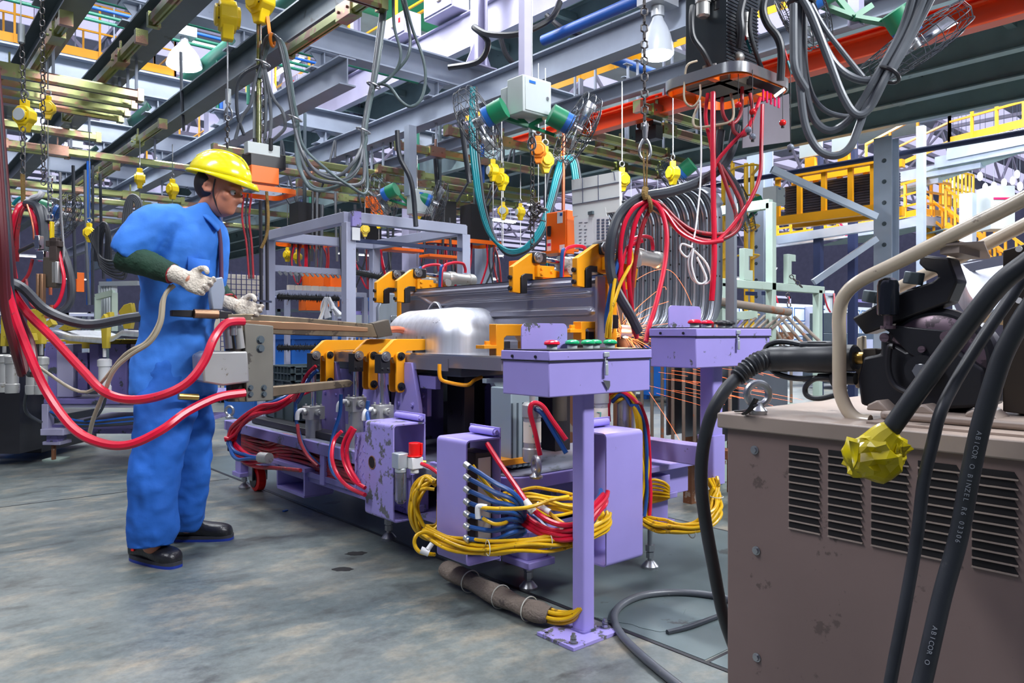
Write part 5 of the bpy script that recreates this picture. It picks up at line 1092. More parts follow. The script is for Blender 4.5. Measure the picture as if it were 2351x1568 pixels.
loft(dens([sec(402, 870, 3.42, .13, .15), sec(404, 770, 3.42, .115, .14), sec(420, 640, 3.41, .13, .165), sec(432, 550, 3.4, .10, .17)]), 20, body)
SHn, ELn, HAn = W(372, 500, 3.22), W(300, 592, 3.13), W(425, 640, 3.10)
SHf, ELf, HAf = W(430, 505, 3.60), W(470, 640, 3.62), W(538, 705, 3.42)
for a, b, c in ((SHn, ELn, HAn), (SHf, ELf, HAf)):
    body.tube([W(432, 530, 3.4), a, b], lambda t: .062-.018*t, n=14, k=4); body.tube([b, c], lambda t: .043-.014*t, n=14, smooth=False); body.sph(b, .044, n=14, m=10); body.sph(c, .036, (1, 1, .8), 12, 8)
HIn, KNn, ANn = W(388, 880, 3.33), W(362, 1070, 3.24), W(348, 1250, 3.24)
HIf, KNf, ANf = W(412, 880, 3.50), W(438, 1055, 3.52), W(430, 1205, 3.60)
for a, b, c in ((HIn, KNn, ANn), (HIf, KNf, ANf)):
    body.tube([a, b], lambda t: .088-.03*t, n=14, smooth=False); body.sph(b, .058, n=14, m=10); body.tube([b, c], lambda t: .056-.018*t, n=14, smooth=False); body.sph(c, .04, n=12, m=8)
remesh(body.build('body', 'skin', wk), .0075, 2)
# eyes
for s in (-1, 1):
    e = MB().sph(hp(.081, s*.031, -.008), .0125, n=14, m=10).build('eye', 'white', wk); MB().sph(hp(.0915, s*.032, -.010), .0048, n=10, m=8).build('iris', 'hair', e)
m = MB(); m.sph(hp(-.035, 0, .008), .095, (.85, .90, .86), 24, 16, HR); remesh(m.build('hair', 'hair', wk), .012, 1)
# helmet
m = MB(); n = 36; rings = []
for j in range(11):
    a = (PI/2)*j/10; i = len(m.v); R1, h = math.cos(a), math.sin(a)
    m.v += [hp(-.012, 0, .052)+hf*(R1*(.142 if math.cos(2*PI*k/n) > 0 else .138)*math.cos(2*PI*k/n))+hs*(R1*.116*math.sin(2*PI*k/n))+hu*(h*.112) for k in range(n)] if j < 10 else [hp(-.012, 0, .164)]
    rings.append(i)
for a, b in zip(rings[:-2], rings[1:-1]): m.bridge(a, b, n)
m.f += [(rings[-2]+k, rings[-2]+(k+1) % n, rings[-1]) for k in range(n)]
o = m.build('helmet', 'helmet', wk); o.modifiers.new('s', 'SOLIDIFY').thickness = .004
m = MB(); i = []
for (f, s, z) in ((1., 1., .052), (1.03, 1.02, .046), (1.05, 1.035, .040)):
    i.append(len(m.v)); m.v += [hp(-.012, 0, z-(.018*max(0, math.cos(2*PI*k/n)) if f > 1.04 else 0))+hf*((.142*f+(.040*(f-1)/.05)*max(0, math.cos(2*PI*k/n))**2)*math.cos(2*PI*k/n))+hs*(.116*s*math.sin(2*PI*k/n)) for k in range(n)]
m.bridge(i[0], i[1], n); m.bridge(i[1], i[2], n); b = m.build('helmet_brim', 'helmet', o); b.modifiers.new('s', 'SOLIDIFY').thickness = .004
m = MB().tube([hp(-.14+.0, 0, .178*0+.12), hp(-.08, 0, .158), hp(-.01, 0, .166), hp(.07, 0, .150), hp(.115, 0, .11)], .007, n=8, flat=.5); m.build('helmet_ridge', 'helmet', o)
m = MB().tube([hp(.02, .088, .03), hp(.02, .075, -.04), hp(.045, .03, -.108), hp(.045, -.03, -.108), hp(.02, -.075, -.04), hp(.02, -.088, .03)], .004, n=6, flat=.4); m.build('chin_strap', 'black', o)
# jacket: torso, skirt, upper sleeves, collar
j = MB()
loft(dens([sec(398, 905, 3.42, .175, .185), sec(398, 850, 3.42, .172, .185), sec(402, 780, 3.42, .155, .175), sec(410, 720, 3.42, .152, .18), sec(420, 650, 3.41, .168, .20), sec(428, 580, 3.4, .175, .215, .1), sec(430, 530, 3.4, .155, .215, .2), sec(440, 500, 3.4, .115, .15, .3), sec(456, 482, 3.395, .075, .085, .4)]), 32, j)
j.sph(W(385, 515, 3.24), .105, (1.1, .9, .8), 20, 14); j.sph(W(436, 520, 3.57), .098, (1, 1, .9), 20, 14)
j.tube([W(400, 515, 3.26), W(358, 512, 3.20), W(318, 555, 3.15), W(286, 592, 3.125)], lambda t: .095-.022*t, n=18)
j.tube([SHf, W(452, 570, 3.62), W(468, 625, 3.62)], lambda t: .082-.012*t, n=18)
remesh(j.build('jacket', 'cloth_blue', wk), .011, 4, (.045, .16))
m = MB(); a, b, c = W(430, 470, 3.30), W(470, 500, 3.30), W(500, 530, 3.33)
m.tube([W(448, 482, 3.31), W(478, 500, 3.29), W(503, 527, 3.32)], .026, n=10, flat=.35); m.tube([W(448, 482, 3.47), W(485, 495, 3.46), W(505, 527, 3.44)], .026, n=10, flat=.35); remesh(m.build('collar', 'cloth_blue', wk), .006, 2)
m = MB(); m.tube([W(500, 520, 3.345), W(506, 560, 3.35), W(508, 640, 3.36)], .02, n=10, flat=.5); m.build('undershirt', 'shirt_dark', wk)
m = MB()
pk = [W(432, 590, 3.215), W(482, 598, 3.25), W(480, 650, 3.25), W(430, 640, 3.215)]
m.add(pk, [(0, 1, 2, 3)]); o = m.build('chest_pocket', 'cloth_blue2', wk); o.modifiers.new('s', 'SOLIDIFY').thickness = .012
# trousers
t = MB()
loft(dens([sec(400, 800, 3.42, .14, .165), sec(400, 870, 3.42, .155, .18), sec(400, 930, 3.42, .15, .175)]), 28, t)
loft(dens([sec(392, 880, 3.34, .135, .10), sec(378, 960, 3.29, .118, .105), sec(360, 1060, 3.24, .103, .095), sec(352, 1150, 3.24, .098, .09), sec(350, 1215, 3.24, .102, .09), sec(345, 1252, 3.25, .098, .085)]), 26, t)
loft(dens([sec(412, 880, 3.50, .13, .10), sec(430, 960, 3.50, .112, .10), sec(436, 1050, 3.52, .094, .09), sec(430, 1130, 3.56, .088, .085), sec(424, 1190, 3.60, .088, .08), sec(418, 1214, 3.61, .084, .078)]), 26, t)
remesh(t.build('trousers', 'cloth_blue2', wk), .011, 3, (.05, .14))
# green oversleeves
for k, (a, b, nm) in enumerate(((ELn, HAn, ''), (ELf, HAf, ''))):
    u = (b-a).normalized(); m = MB().tube([a-u*.03, a+u*.03, a.lerp(b, .5), b-u*.055], lambda t: .068-.026*t, n=18); remesh(m.build('oversleeve', 'sleeve_green', wk), .007, 3, (.012, .05))
    MB().torus(b-u*.06, u, .036, .006, 20, 8).build('cuff', 'red_dirty', wk)
# gloves: palm, four curled fingers, thumb
def glove(wrist, u, side, down, curl, nm):
    g = MB(); u = u.normalized(); s = (side-u*side.dot(u)).normalized(); n = u.cross(s).normalized()
    if n.dot(down) < 0: n = -n
    g.tube([wrist-u*.05, wrist, wrist+u*.03], lambda t: .036-.002*t, n=14); loft([(wrist+u*.01, s*.033, n*.022), (wrist+u*.045, s*.045, n*.022), (wrist+u*.085, s*.046, n*.019), (wrist+u*.10, s*.040, n*.014)], 18, g)
    for i, ln in enumerate((.072, .080, .075, .060)):
        r0 = wrist+u*.088+s*(.034-.0225*i); a1 = curl*(.8+.12*i); p = [r0]
        ang = a1*.5
        for q in (.42, .33, .25): p.append(p[-1]+(u*math.cos(ang)+n*math.sin(ang))*ln*q); ang += a1
        g.tube([r0-u*.02]+p, lambda t: .0115-.0025*t, n=10, k=3); g.sph(p[-1], .0095, n=10, m=8)
    tb = wrist+u*.03+s*.036; pt = [tb, tb+s*.026+u*.022+n*.008, tb+s*.028+u*.048+n*.026, tb+s*.014+u*.066+n*.042]
    g.tube(pt, lambda t: .0145-.004*t, n=10, k=3); g.sph(pt[-1], .0105, n=10, m=8)
    return remesh(g.build('glove', 'glove', wk), .0042, 2, (.004, .02))
glove(W(418, 636, 3.10), (RT*.9-UP*.38), FW*.3+UP*.85+RT*.2, -FW*.4-UP*.9, .75, 'near')
glove(W(535, 702, 3.42), (RT*.93-UP*.30), FW*.2+UP*.9, -UP-FW*.3, .7, 'far')
# safety shoes
def shoe(heel, toe, nm):
    u = (toe-heel); u.z = 0; L = u.length; u.normalize(); s = UP.cross(u)
    S = T
    def sc_(t, w_, h, z0=.012, mid=0): c = heel+u*(L*t); c = Vector((c.x, c.y, z0+h/2)); return (c, s*w_, UP*(h/2))
    m = loft(dens([sc_(0.0, .022, .05), sc_(.04, .036, .085), (heel*1+u*(L*.16)+UP*0, s*.039, UP*.055) if 0 else sc_(.16, .040, .108), sc_(.34, .041, .100), sc_(.5, .044, .080), sc_(.68, .052, .070), sc_(.85, .050, .064), sc_(.96, .036, .052), sc_(1.0, .018, .032)], 4), 22, pw=2.6)
    o = m.build('shoe', 'shoe', wk, sharp=60)
    sp = MB(); n = 30
    out = []
    for k in range(n):
        a = 2*PI*k/n; t = .5+.52*math.cos(a); w_ = (.046+.010*max(0, math.cos(a-.0)))*abs(math.sin(a))**.6*(1 if math.sin(a) > 0 else -1); out.append((L*t, w_))
    sp.prism(out, Vector((heel.x, heel.y, .018)), u, s, .018); sp.build('sole', 'sole', o)
    sb = MB(); sb.prism([(a*1.0+.0, b*1.01) for a, b in out], Vector((heel.x, heel.y, .006)), u, s, .012); sb.build('outsole', 'sole_blue', o)
    c = MB()
    for k in range(4): q = heel+u*(L*(.40+.055*k)); z = .105-.011*k+.008; c.tube([Vector((q.x, q.y, z))+s*.024-UP*.008, Vector((q.x, q.y, z+.004)), Vector((q.x, q.y, z))-s*.024-UP*.008], .003, n=6)
    c.build('laces', 'black', o)
    return o
h1 = RZ(306, 1282, 0); t1 = RZ(408, 1304, 0); s1 = shoe(h1, h1+(t1-h1).normalized()*.29, 'near')
u = (t1-h1).normalized(); q = h1+u*.06-UP.cross(u)*.042+UP*.06; MB().box(q, (.014, .014, .014), .6).build('red_tag', 'red_bright', s1)
h2 = RZ(392, 1240, 0); t2 = RZ(508, 1238, 0); shoe(h2, h2+(t2-h2).normalized()*.29, 'far')
# ================================================================ SPOT WELDING GUN held by the worker
YG = 3.33
wg = T('spot_welding_gun', 'long-armed brown steel spot welding gun steered by the person', 'welding gun', W(580, 800, 3.35))
def G(pts, th, name, mt, off=-.02, bev=.004, par=None): return pp('Y', YG, pts, th, off=off).build(name, mt, par or wg, bevel=bev)
ua = G([(520, 722), (560, 720), (700, 730), (850, 744), (893, 762), (893, 770), (850, 775), (640, 768), (560, 762), (520, 750)], .045, 'upper_arm', 'gun_steel')
G([(560, 735), (700, 741), (840, 752), (840, 762), (640, 757), (560, 752)], .052, 'arm_rib', 'copper_dark', -.024, par=ua)
G([(850, 742), (888, 733), (897, 770), (862, 776)], .05, 'arm_tip', 'gun_block', -.022)
la = G([(520, 905), (560, 892), (800, 872), (808, 878), (800, 888), (640, 908), (560, 922), (520, 922)], .045, 'lower_arm', 'gun_steel')
G([(556, 742), (622, 748), (622, 918), (560, 922)], .07, 'yoke_block', 'gun_block2', -.03)
for px, py in ((598, 780), (598, 800), (575, 890), (606, 890), (575, 905), (606, 905)):
    p = RY(px, py, YG-.03); MB().bolt(p, -Y1, .010 if py > 850 else .014, .012).build('yoke_bolt', 'steel_dark', wg)
G([(526, 735), (558, 742), (560, 918), (530, 900)], .06, 'yoke_side', 'gun_dark', -.0)
G([(452, 815), (470, 806), (555, 806), (560, 876), (500, 884), (455, 876)], .14, 'transformer', 'alu', -.07, .008)
G([(392, 712), (470, 712), (530, 716), (530, 732), (460, 730), (392, 726)], .03, 'handle_bar', 'black', -.015, .003)
p, q = RY(445, 720, YG-.02), RY(500, 722, YG-.02); MB().cyl(p, q, .02, n=18).build('copper_sleeve', 'copper_dark', wg)
G([(484, 640), (508, 636), (514, 668), (508, 712), (484, 712), (478, 668)], .04, 'trigger_grip', 'steel_grey', -.02, .006)
for i, (a, b, r_) in enumerate([((520, 745), (525, 800), .018), ((545, 748), (552, 800), .02), ((533, 740), (533, 770), .024)]):
    MB().cyl(RY(*a, YG-.05), RY(*b, YG-.05), r_, n=16).build('gun_cylinder', 'steel_bare' if i != 1 else 'alu', wg)
MB().tube([RY(872, 762, YG), RY(905, 756, YG), RY(928, 760, YG), RY(940, 775, YG), RY(942, 792, YG)], lambda t: .019-.004*t, n=14).build('electrode', 'copper', wg)

MB().tube([RY(410, 910, YG), RY(455, 912, YG)], .014, n=12).build('brass_coupling', 'brass', wg)
def bh(pts, r, mt, lab, **k): return tag(hose(pts, r, **k).build('supply_hose', mt), lab, 'hose')
bh([(560, 738, 3.28), (520, 742, 3.22), (492, 775, 3.16), (468, 830, 3.12), (430, 878, 3.08), (370, 908, 3.06), (300, 918, 3.08), (240, 900, 3.12), (190, 850, 3.18), (120, 775, 3.25), (60, 715, 3.3), (20, 650, 3.3), (-5, 560, 3.3), (-25, 420, 3.3), (-40, 200, 3.3), (-50, -100, 3.3), (-50, -400, 3.3)], .0185, 'red_hose', 'upper thick red hose sagging from the welding gun across the trousers')
bh([(562, 902, 3.28), (500, 912, 3.2), (430, 945, 3.1), (370, 988, 3.02), (300, 1020, 3.0), (235, 1018, 3.0), (170, 985, 3.02), (110, 905, 3.08), (70, 820, 3.12), (32, 720, 3.15), (5, 620, 3.15), (-18, 500, 3.15), (-45, 250, 3.15), (-60, -100, 3.15), (-60, -420, 3.15)], .0185, 'red_hose', 'lower thick red hose sagging from the welding gun past the knees')
bh([(400, 655, 3.12), (378, 680, 3.1), (370, 740, 3.08), (345, 785, 3.07), (300, 815, 3.08), (262, 850, 3.1), (240, 900, 3.14), (215, 960, 3.2), (205, 1000, 3.25)], .009, 'beige_hose', 'beige hose running down from the near glove')
bh([(392, 655, 3.14), (372, 690, 3.11), (364, 740, 3.09), (335, 785, 3.08), (285, 815, 3.09), (200, 900, 3.2), (100, 850, 3.4), (30, 790, 3.5)], .007, 'beige_hose', 'second beige hose beside the near glove, ending at the left')
bh([(392, 718, 3.3), (300, 730, 3.3), (200, 745, 3.3), (110, 715, 3.3), (50, 660, 3.3), (-10, 640, 3.3)], .022, 'cable_dark', 'thick dark cable running left from the gun handle behind the red hoses')
for k in range(4): bh([(-40, -420, 3.1+k*.1), (-35, -100, 3.0+k*.1), (-25+k*5, 150, 3.0+k*.1), (-8+k*6, 400, 3.0+k*.1), (2+k*7, 560, 3.0+k*.1), (10+k*9, 700, 3.05+k*.1), (30+k*14, 790, 3.1+k*.1), (50+k*10, 860, 3.2)], .016, 'red_dark' if k != 2 else 'cable_dark', '%s dark hose of the bundle hanging at the left edge' % ORD[k])
# ================================================================ HANGING WELD CONTROLLER upper right
hc = T('hanging_controller', 'suspended dark weld controller with orange bumper ring, valves and red pull balls', 'weld controller', W(1665, 195, 3.5))
c = W(1668, 200, 3.5); cz = c.z
def ring_pts(cx, cy, a, b, r, z, n=6): return [V(x, y, z) for x, y in rrect(cx-a, cy-b, cx+a, cy+b, r, n)]
def band(pts, h, th, name, mt, par):
    m = MB(); n = len(pts); cen = sum(pts, Vector())/n; i = len(m.v)
    for s_, z in ((0, -h/2), (0, h/2), (1, h/2), (1, -h/2)): m.v += [p+(cen-p).normalized()*(th*s_)+UP*z for p in pts]
    for k in range(4): m.bridge(i+((k+1) % 4)*n, i+k*n, n)
    return m.build(name, mt, par)
RA, RB = .235, .215
Ro = ring_pts(c.x, c.y, RA, RB, .09, cz); band(Ro, .045, .006, 'bumper_band', 'steel_bare', hc)
Ri = ring_pts(c.x, c.y, RA-.008, RB-.008, .085, cz-.003); band(Ri, .05, .006, 'bumper_inner', 'orange_box', hc)
m = MB()
for a in (-.12, .06): m.bar((c.x+a, c.y-RB+.01, cz), (c.x+a, c.y+RB-.01, cz), .03, .04)
m.bar((c.x-RA+.01, c.y-.05, cz), (c.x+RA-.01, c.y-.05, cz), .03, .04)
m.build('cross_bar', 'orange_box', hc, bevel=.002)
m = MB(); m.bb(c.x-.15, c.y-.10, cz+.03, c.x+.10, c.y+.12, cz+.62); m.build('cooler_body', 'fin_black', hc, bevel=.004)
m = MB(); m.bb(c.x-.15, c.y-.11, cz-.02, c.x+.14, c.y+.12, cz+.03); m.build('manifold_plate', 'gun_block', hc, bevel=.004)
o_ = W(1596, 130, 3.5); m = MB(); m.box(o_, (.06, .03, .13)); m.build('junction_plate', 'orange_box', hc, bevel=.003)
for a, b in ((6, -12), (8, 12), (8, 24)): MB().cyl(o_+RT*a*.001-FW*.015+UP*-b*.0017, o_+RT*a*.001-FW*.03+UP*-b*.0017, .008, n=12).build('gland', 'black', hc)
for px, py, r_, L, mt in ((1614, 15, .030, .10, 'alu'), (1652, 10, .028, .07, 'black'), (1712, 62, .018, .12, 'alu'), (1620, 160, .012, .03, 'alu'), (1642, 155, .012, .03, 'alu'), (1696, 55, .014, .10, 'alu')):
    p = W(px, py, 3.38); m = MB(); m.lathe(p-UP*L*.5, UP, [(0, r_*.6), (L*.08, r_), (L*.62, r_), (L*.64, r_*1.15), (L, r_*1.15)], 18); m.build('filter_bowl' if r_ > .02 else 'valve_body', mt, hc)
p = W(1696, 132, 3.38); MB().sph(p, .026, n=16, m=12).build('pressure_dome', 'alu', hc)
for a, b in (((1696, 60), (1714, 92)), ((1798, 105), (1808, 140))):
    m = MB(); m.bar(W(*a, 3.35), W(*b, 3.35), .016, .006); m.build('valve_lever', 'red_bright', hc, bevel=.002)
    e = (b[0]+10, b[1]+30); m = MB(); m.bar(W(*b, 3.35), W(*e, 3.35), .014, .006); m.build('lever_tape', 'teal_hose', hc)
m = MB(); m.bar(W(1720, 185, 3.42), W(1795, 213, 3.32), .035, .035); m.build('terminal_rail', 'black', hc, bevel=.003)
for k in range(5): m = MB(); q = W(1752+k*9, 206+k*4, 3.34); m.bar(q, q-UP*.05, .006, .010); m.build('small_lever', 'pink', hc)
m = pp('Y', c.y+.10, [(1707, 248), (1812, 215), (1814, 325), (1705, 340)], .004); m.build('splash_plate', 'plate_dull', hc)
MB().bar(W(1780, 220, 3.3), W(1800, 205, 3.3), .02, .012).build('work_light', 'tube_light', hc)
for px, py, y0, mt in ((1695, 241, 170, 'red_bright'), (1728, 257, 160, 'red_bright'), (1797, 282, 200, 'red_bright'), (1718, 298, 230, 'steel_grey'), (1728, 314, 230, 'steel_grey'), (1815, 338, 150, 'steel_grey')):
    q = W(px, py, 3.25); m = MB().sph(q, .0145, n=16, m=12); b = m.build('pull_ball', mt, hc); m = MB(); m.cyl(q, W(px, y0, 3.25), .0018, n=6); m.cyl(q-UP*.022, q-UP*.012, .007, n=8); m.build('pull_cord', 'black', b)
m = MB(); m.bar(V(c.x, c.y, cz+.5), V(c.x, c.y, cz+1.3), .05, .05); m.build('hanger', 'steel_dark', hc)
m = MB(); [m.bar(V(c.x-.15, c.y-.102, cz+.06+.016*k), V(c.x+.10, c.y-.102, cz+.06+.016*k), .003, .006) for k in range(27)]; m.build('cooling_fin_pack', 'black', hc)
H = lambda pts, r_, mt, lab, nm='hanging_cable', k=6: tag(hose(pts, r_, k=k, n=10).build(nm, mt), lab, 'cable' if 'cable' in nm else 'hose')
# black hoses around the controller
for pts, r_, lab in [([(1590, 15, 3.35), (1588, 40, 3.33), (1592, 85, 3.32), (1615, 120, 3.33), (1632, 155, 3.36)], .013, 'black hose bending down the left face of the hanging controller'), ([(1712, -20, 3.3), (1700, 30, 3.3), (1702, 70, 3.3), (1698, 110, 3.33)], .017, 'thick black hose dropping behind the red valve lever'),
                     ([(1765, -30, 3.3), (1752, 20, 3.3), (1762, 55, 3.3), (1785, 85, 3.3), (1794, 120, 3.3), (1792, 185, 3.32)], .017, 'thick black wavy hose on the right side of the hanging controller'), ([(1725, 20, 3.32), (1722, 70, 3.32), (1735, 120, 3.34), (1752, 165, 3.38)], .010, 'black hose in the middle of the hanging controller'),
                     ([(1600, 140, 3.42), (1578, 150, 3.4), (1572, 185, 3.4), (1572, 230, 3.38), (1590, 245, 3.36), (1607, 225, 3.36), (1608, 195, 3.4)], .005, 'thin grey wire looping off the orange junction plate'), ([(1605, 240, 3.4), (1592, 270, 3.38), (1598, 292, 3.36), (1640, 288, 3.34), (1678, 278, 3.34), (1684, 250, 3.36), (1678, 215, 3.4)], .006, 'beige wire loop hanging below the bumper ring')]:
    H(pts, r_, 'black_rubber' if r_ > .007 else 'beige_hose', lab)
# red hoses below the controller
for i, (r_, mt, pts) in enumerate([(.0115, 'red_hose', [(1637, 212, 3.3), (1637, 330, 3.26), (1638, 450, 3.22), (1640, 590, 3.18), (1634, 690, 3.16)]), (.0085, 'red_hose', [(1750, 240, 3.3), (1748, 330, 3.28), (1745, 400, 3.25), (1722, 460, 3.22), (1680, 520, 3.2), (1645, 555, 3.18)]),
        (.0085, 'red_hose', [(1625, 215, 3.4), (1620, 270, 3.38), (1632, 330, 3.36), (1640, 380, 3.34)]), (.0085, 'red_dirty', [(1658, 225, 3.4), (1660, 262, 3.36), (1678, 285, 3.34), (1700, 262, 3.36), (1704, 200, 3.38)]), (.0085, 'red_hose', [(1745, 225, 3.34), (1736, 250, 3.32), (1718, 290, 3.3), (1680, 330, 3.28), (1650, 365, 3.27), (1640, 385, 3.26)]),
        (.0085, 'red_dirty', [(1722, 215, 3.34), (1728, 260, 3.32), (1720, 300, 3.3), (1700, 312, 3.3), (1684, 300, 3.32), (1682, 280, 3.34)]), (.0085, 'red_dirty', [(1650, 375, 3.26), (1672, 440, 3.24), (1690, 500, 3.22), (1668, 535, 3.2), (1600, 532, 3.2), (1555, 505, 3.2), (1520, 470, 3.2), (1492, 462, 3.2)]),
        (.0085, 'red_dirty', [(1655, 380, 3.28), (1685, 430, 3.26), (1705, 480, 3.24), (1690, 530, 3.22), (1640, 552, 3.2), (1585, 540, 3.2), (1535, 495, 3.2), (1495, 464, 3.2)]), (.0095, 'red_hose', [(1660, 552, 3.18), (1610, 556, 3.18), (1560, 532, 3.18), (1525, 485, 3.19), (1492, 466, 3.2)])]):
    H(pts, r_, mt, ['bright red hose falling straight from the hanging controller past the white rope', 'red hose sweeping down right of the bright red vertical one', 'short red hose at the lower left of the bumper ring', 'dirty red U-shaped hose under the bumper ring', 'red hose crossing diagonally below the controller', 'dirty red hose beside the lower pull balls', 'inner dirty red hose drooping right of the brown strap', 'middle dirty red hose drooping right of the brown strap', 'outer red hose drooping right of the brown strap'][i], 'hanging_hose')
H([(1690, 290, 3.36), (1680, 340, 3.34), (1655, 385, 3.32), (1600, 420, 3.28), (1540, 440, 3.24), (1470, 455, 3.2), (1425, 490, 3.18), (1405, 540, 3.16), (1400, 600, 3.16), (1412, 660, 3.16), (1445, 720, 3.2), (1465, 760, 3.25)], .022, 'cable_dark', 'very thick black power cable curving from the controller over to the brown strap', k=10)
H([(1655, 300, 3.38), (1652, 370, 3.36), (1690, 430, 3.32), (1705, 480, 3.3), (1690, 525, 3.26), (1640, 548, 3.24), (1570, 530, 3.22), (1510, 480, 3.2), (1470, 470, 3.19), (1440, 510, 3.18), (1425, 570, 3.18), (1420, 640, 3.18)], .019, 'cable_dark', 'second thick black cable looping with the red hoses right of the strap', k=8)
for i, (mt, pts) in enumerate([('red_hose', [(1490, 460, 3.18), (1455, 478, 3.17), (1432, 520, 3.16), (1424, 590, 3.16), (1434, 680, 3.18), (1450, 740, 3.22), (1462, 775, 3.26)]), ('red_hose', [(1495, 462, 3.18), (1465, 495, 3.17), (1448, 560, 3.17), (1444, 640, 3.18), (1452, 720, 3.22), (1462, 770, 3.26)]), ('red_dirty', [(1500, 465, 3.2), (1475, 520, 3.19), (1458, 600, 3.2), (1450, 690, 3.22), (1456, 765, 3.26)]), ('red_hose', [(1490, 458, 3.17), (1515, 478, 3.15), (1530, 530, 3.12), (1527, 600, 3.08), (1508, 690, 3.0), (1490, 750, 2.95), (1483, 785, 2.92)])]):
    H(pts, .0098, mt, ['outermost red hose falling left of the brown strap', 'second red hose falling left of the brown strap', 'dirty red hose falling just under the brown strap', 'bright red hose arching right from the strap down between the pedestals'][i], 'hanging_hose')
sp = T('lifting_strap', 'brown webbing strap knotted round the red and black hoses', 'strap', W(1485, 400, 3.18))
m = MB(); m.bar(W(1477, 348, 3.18), W(1480, 435, 3.18), .016, .005); m.bar(W(1486, 348, 3.19), W(1484, 435, 3.19), .016, .005); m.build('webbing', 'strap_brown', sp)
m = MB(); m.tube([W(1482, 432, 3.18), W(1480, 445, 3.17), W(1484, 458, 3.17)], .014, n=10); m.torus(W(1490, 468, 3.18), RT+UP*.2, .03, .009, 20, 8); m.build('knot', 'strap_brown', sp)
def chain(px0, py0, px1, py1, d, lab, link=.05, mt='chain'): return tag(MB().chain(W(px0, py0, d), W(px1, py1, d), link).build('lifting_chain', mt), lab, 'chain')
chain(1479, -20, 1480, 300, 3.2, 'dark chain running from the top edge down to the brown strap', .045)
def snap(px, py, d, lab, s=1.):
    q = W(px, py, d); r0 = T('snap_hook', lab, 'hook', q); m = MB(); m.lathe(q, UP, [(0, .010*s), (.05*s, .014*s), (.06*s, .008*s), (.075*s, .008*s)], 14); m.build('swivel', 'steel_bare', r0)
    m = MB(); m.tube([q, q-UP*.03*s+RT*.02*s, q-UP*.07*s+RT*.022*s, q-UP*.09*s, q-UP*.07*s-RT*.022*s, q-UP*.03*s-RT*.02*s], .006*s, n=8, closed=True); m.build('hook_ring', 'steel_bare', r0)
snap(1481, 318, 3.2, 'steel snap hook between the dark chain and the brown strap')
# white rope
H([(1607, 230, 3.3), (1610, 330, 3.28), (1608, 420, 3.25), (1598, 520, 3.2), (1588, 565, 3.18)], .004, 'white', 'white rope hanging left of the bright red hose', 'hanging_rope')
for i, pts in enumerate([[(1590, 568, 3.18), (1566, 560, 3.18), (1562, 575, 3.18), (1578, 590, 3.18), (1592, 572, 3.18)], [(1592, 570, 3.18), (1580, 600, 3.18), (1590, 640, 3.18), (1615, 652, 3.18), (1632, 640, 3.18), (1622, 605, 3.18), (1594, 575, 3.18)], [(1592, 570, 3.17), (1588, 610, 3.17), (1602, 650, 3.17), (1622, 640, 3.17), (1600, 590, 3.17)]]): H(pts, .0045, 'white', ['small left', 'large lower', 'narrow middle'][i]+' bow loop of the white rope', 'hanging_rope')
# grey cable loops at the upper right
for i, pts in enumerate([[(1835, -20, 3.0), (1832, 120, 3.0), (1838, 210, 3.0), (1850, 290, 3.0), (1878, 342, 3.0), (1915, 358, 2.98), (1950, 340, 2.96), (1972, 290, 2.95), (1990, 240, 2.93), (2030, 170, 2.9), (2090, 60, 2.85), (2120, -30, 2.8)],
        [(1842, -20, 3.02), (1840, 120, 3.02), (1850, 210, 3.02), (1870, 275, 3.02), (1905, 300, 3.0), (1945, 280, 2.97), (1975, 240, 2.94), (2010, 180, 2.9), (2070, 70, 2.86), (2100, -30, 2.8)], [(1850, -20, 3.04), (1848, 130, 3.04), (1862, 210, 3.04), (1890, 250, 3.02), (1930, 266, 3.0), (1965, 262, 2.96), (2000, 215, 2.92), (2050, 130, 2.88), (2110, 20, 2.84), (2135, -40, 2.8)],
        [(1838, -10, 2.96), (1865, 40, 2.96), (1900, 130, 2.95), (1935, 220, 2.94), (1965, 262, 2.93), (1995, 250, 2.92), (2030, 185, 2.88), (2085, 80, 2.85), (2130, -30, 2.8)], [(1845, -10, 2.98), (1880, 80, 2.97), (1920, 150, 2.96), (1970, 182, 2.94), (2030, 180, 2.9), (2060, 140, 2.88), (2110, 50, 2.85), (2150, -30, 2.8)], [(1852, -10, 2.99), (1890, 60, 2.98), (1935, 120, 2.96), (1982, 178, 2.93)], [(1822, 10, 2.97), (1822, 100, 2.97), (1826, 160, 2.97), (1850, 205, 2.99)]]):
    H(pts, .0155 if i not in (2, 5) else .0105, 'cable_grey', ['longest grey cable loop of the big drooping bunch at upper right', 'second longest grey loop of the upper right bunch', 'thin grey loop of the upper right bunch', 'front thick grey cable slanting through the upper right bunch', 'shallow grey loop tied at the right of the upper right bunch', 'thin straight cable slanting to the tie of the upper right bunch', 'short grey cable at the left of the upper right bunch'][i], k=8)
m = MB().torus(W(2038, 172, 2.9), (RT*.5+UP*.7), .045, .008, 22, 8); tag(m.build('cable_tie', 'black'), 'black tie round the grey cables at upper right', 'cable tie')
m = MB().torus(W(1840, 4, 3.), UP, .045, .012, 22, 8); tag(m.build('cable_clamp', 'black'), 'black clamp holding the grey cables at the top edge right of the controller', 'clamp')
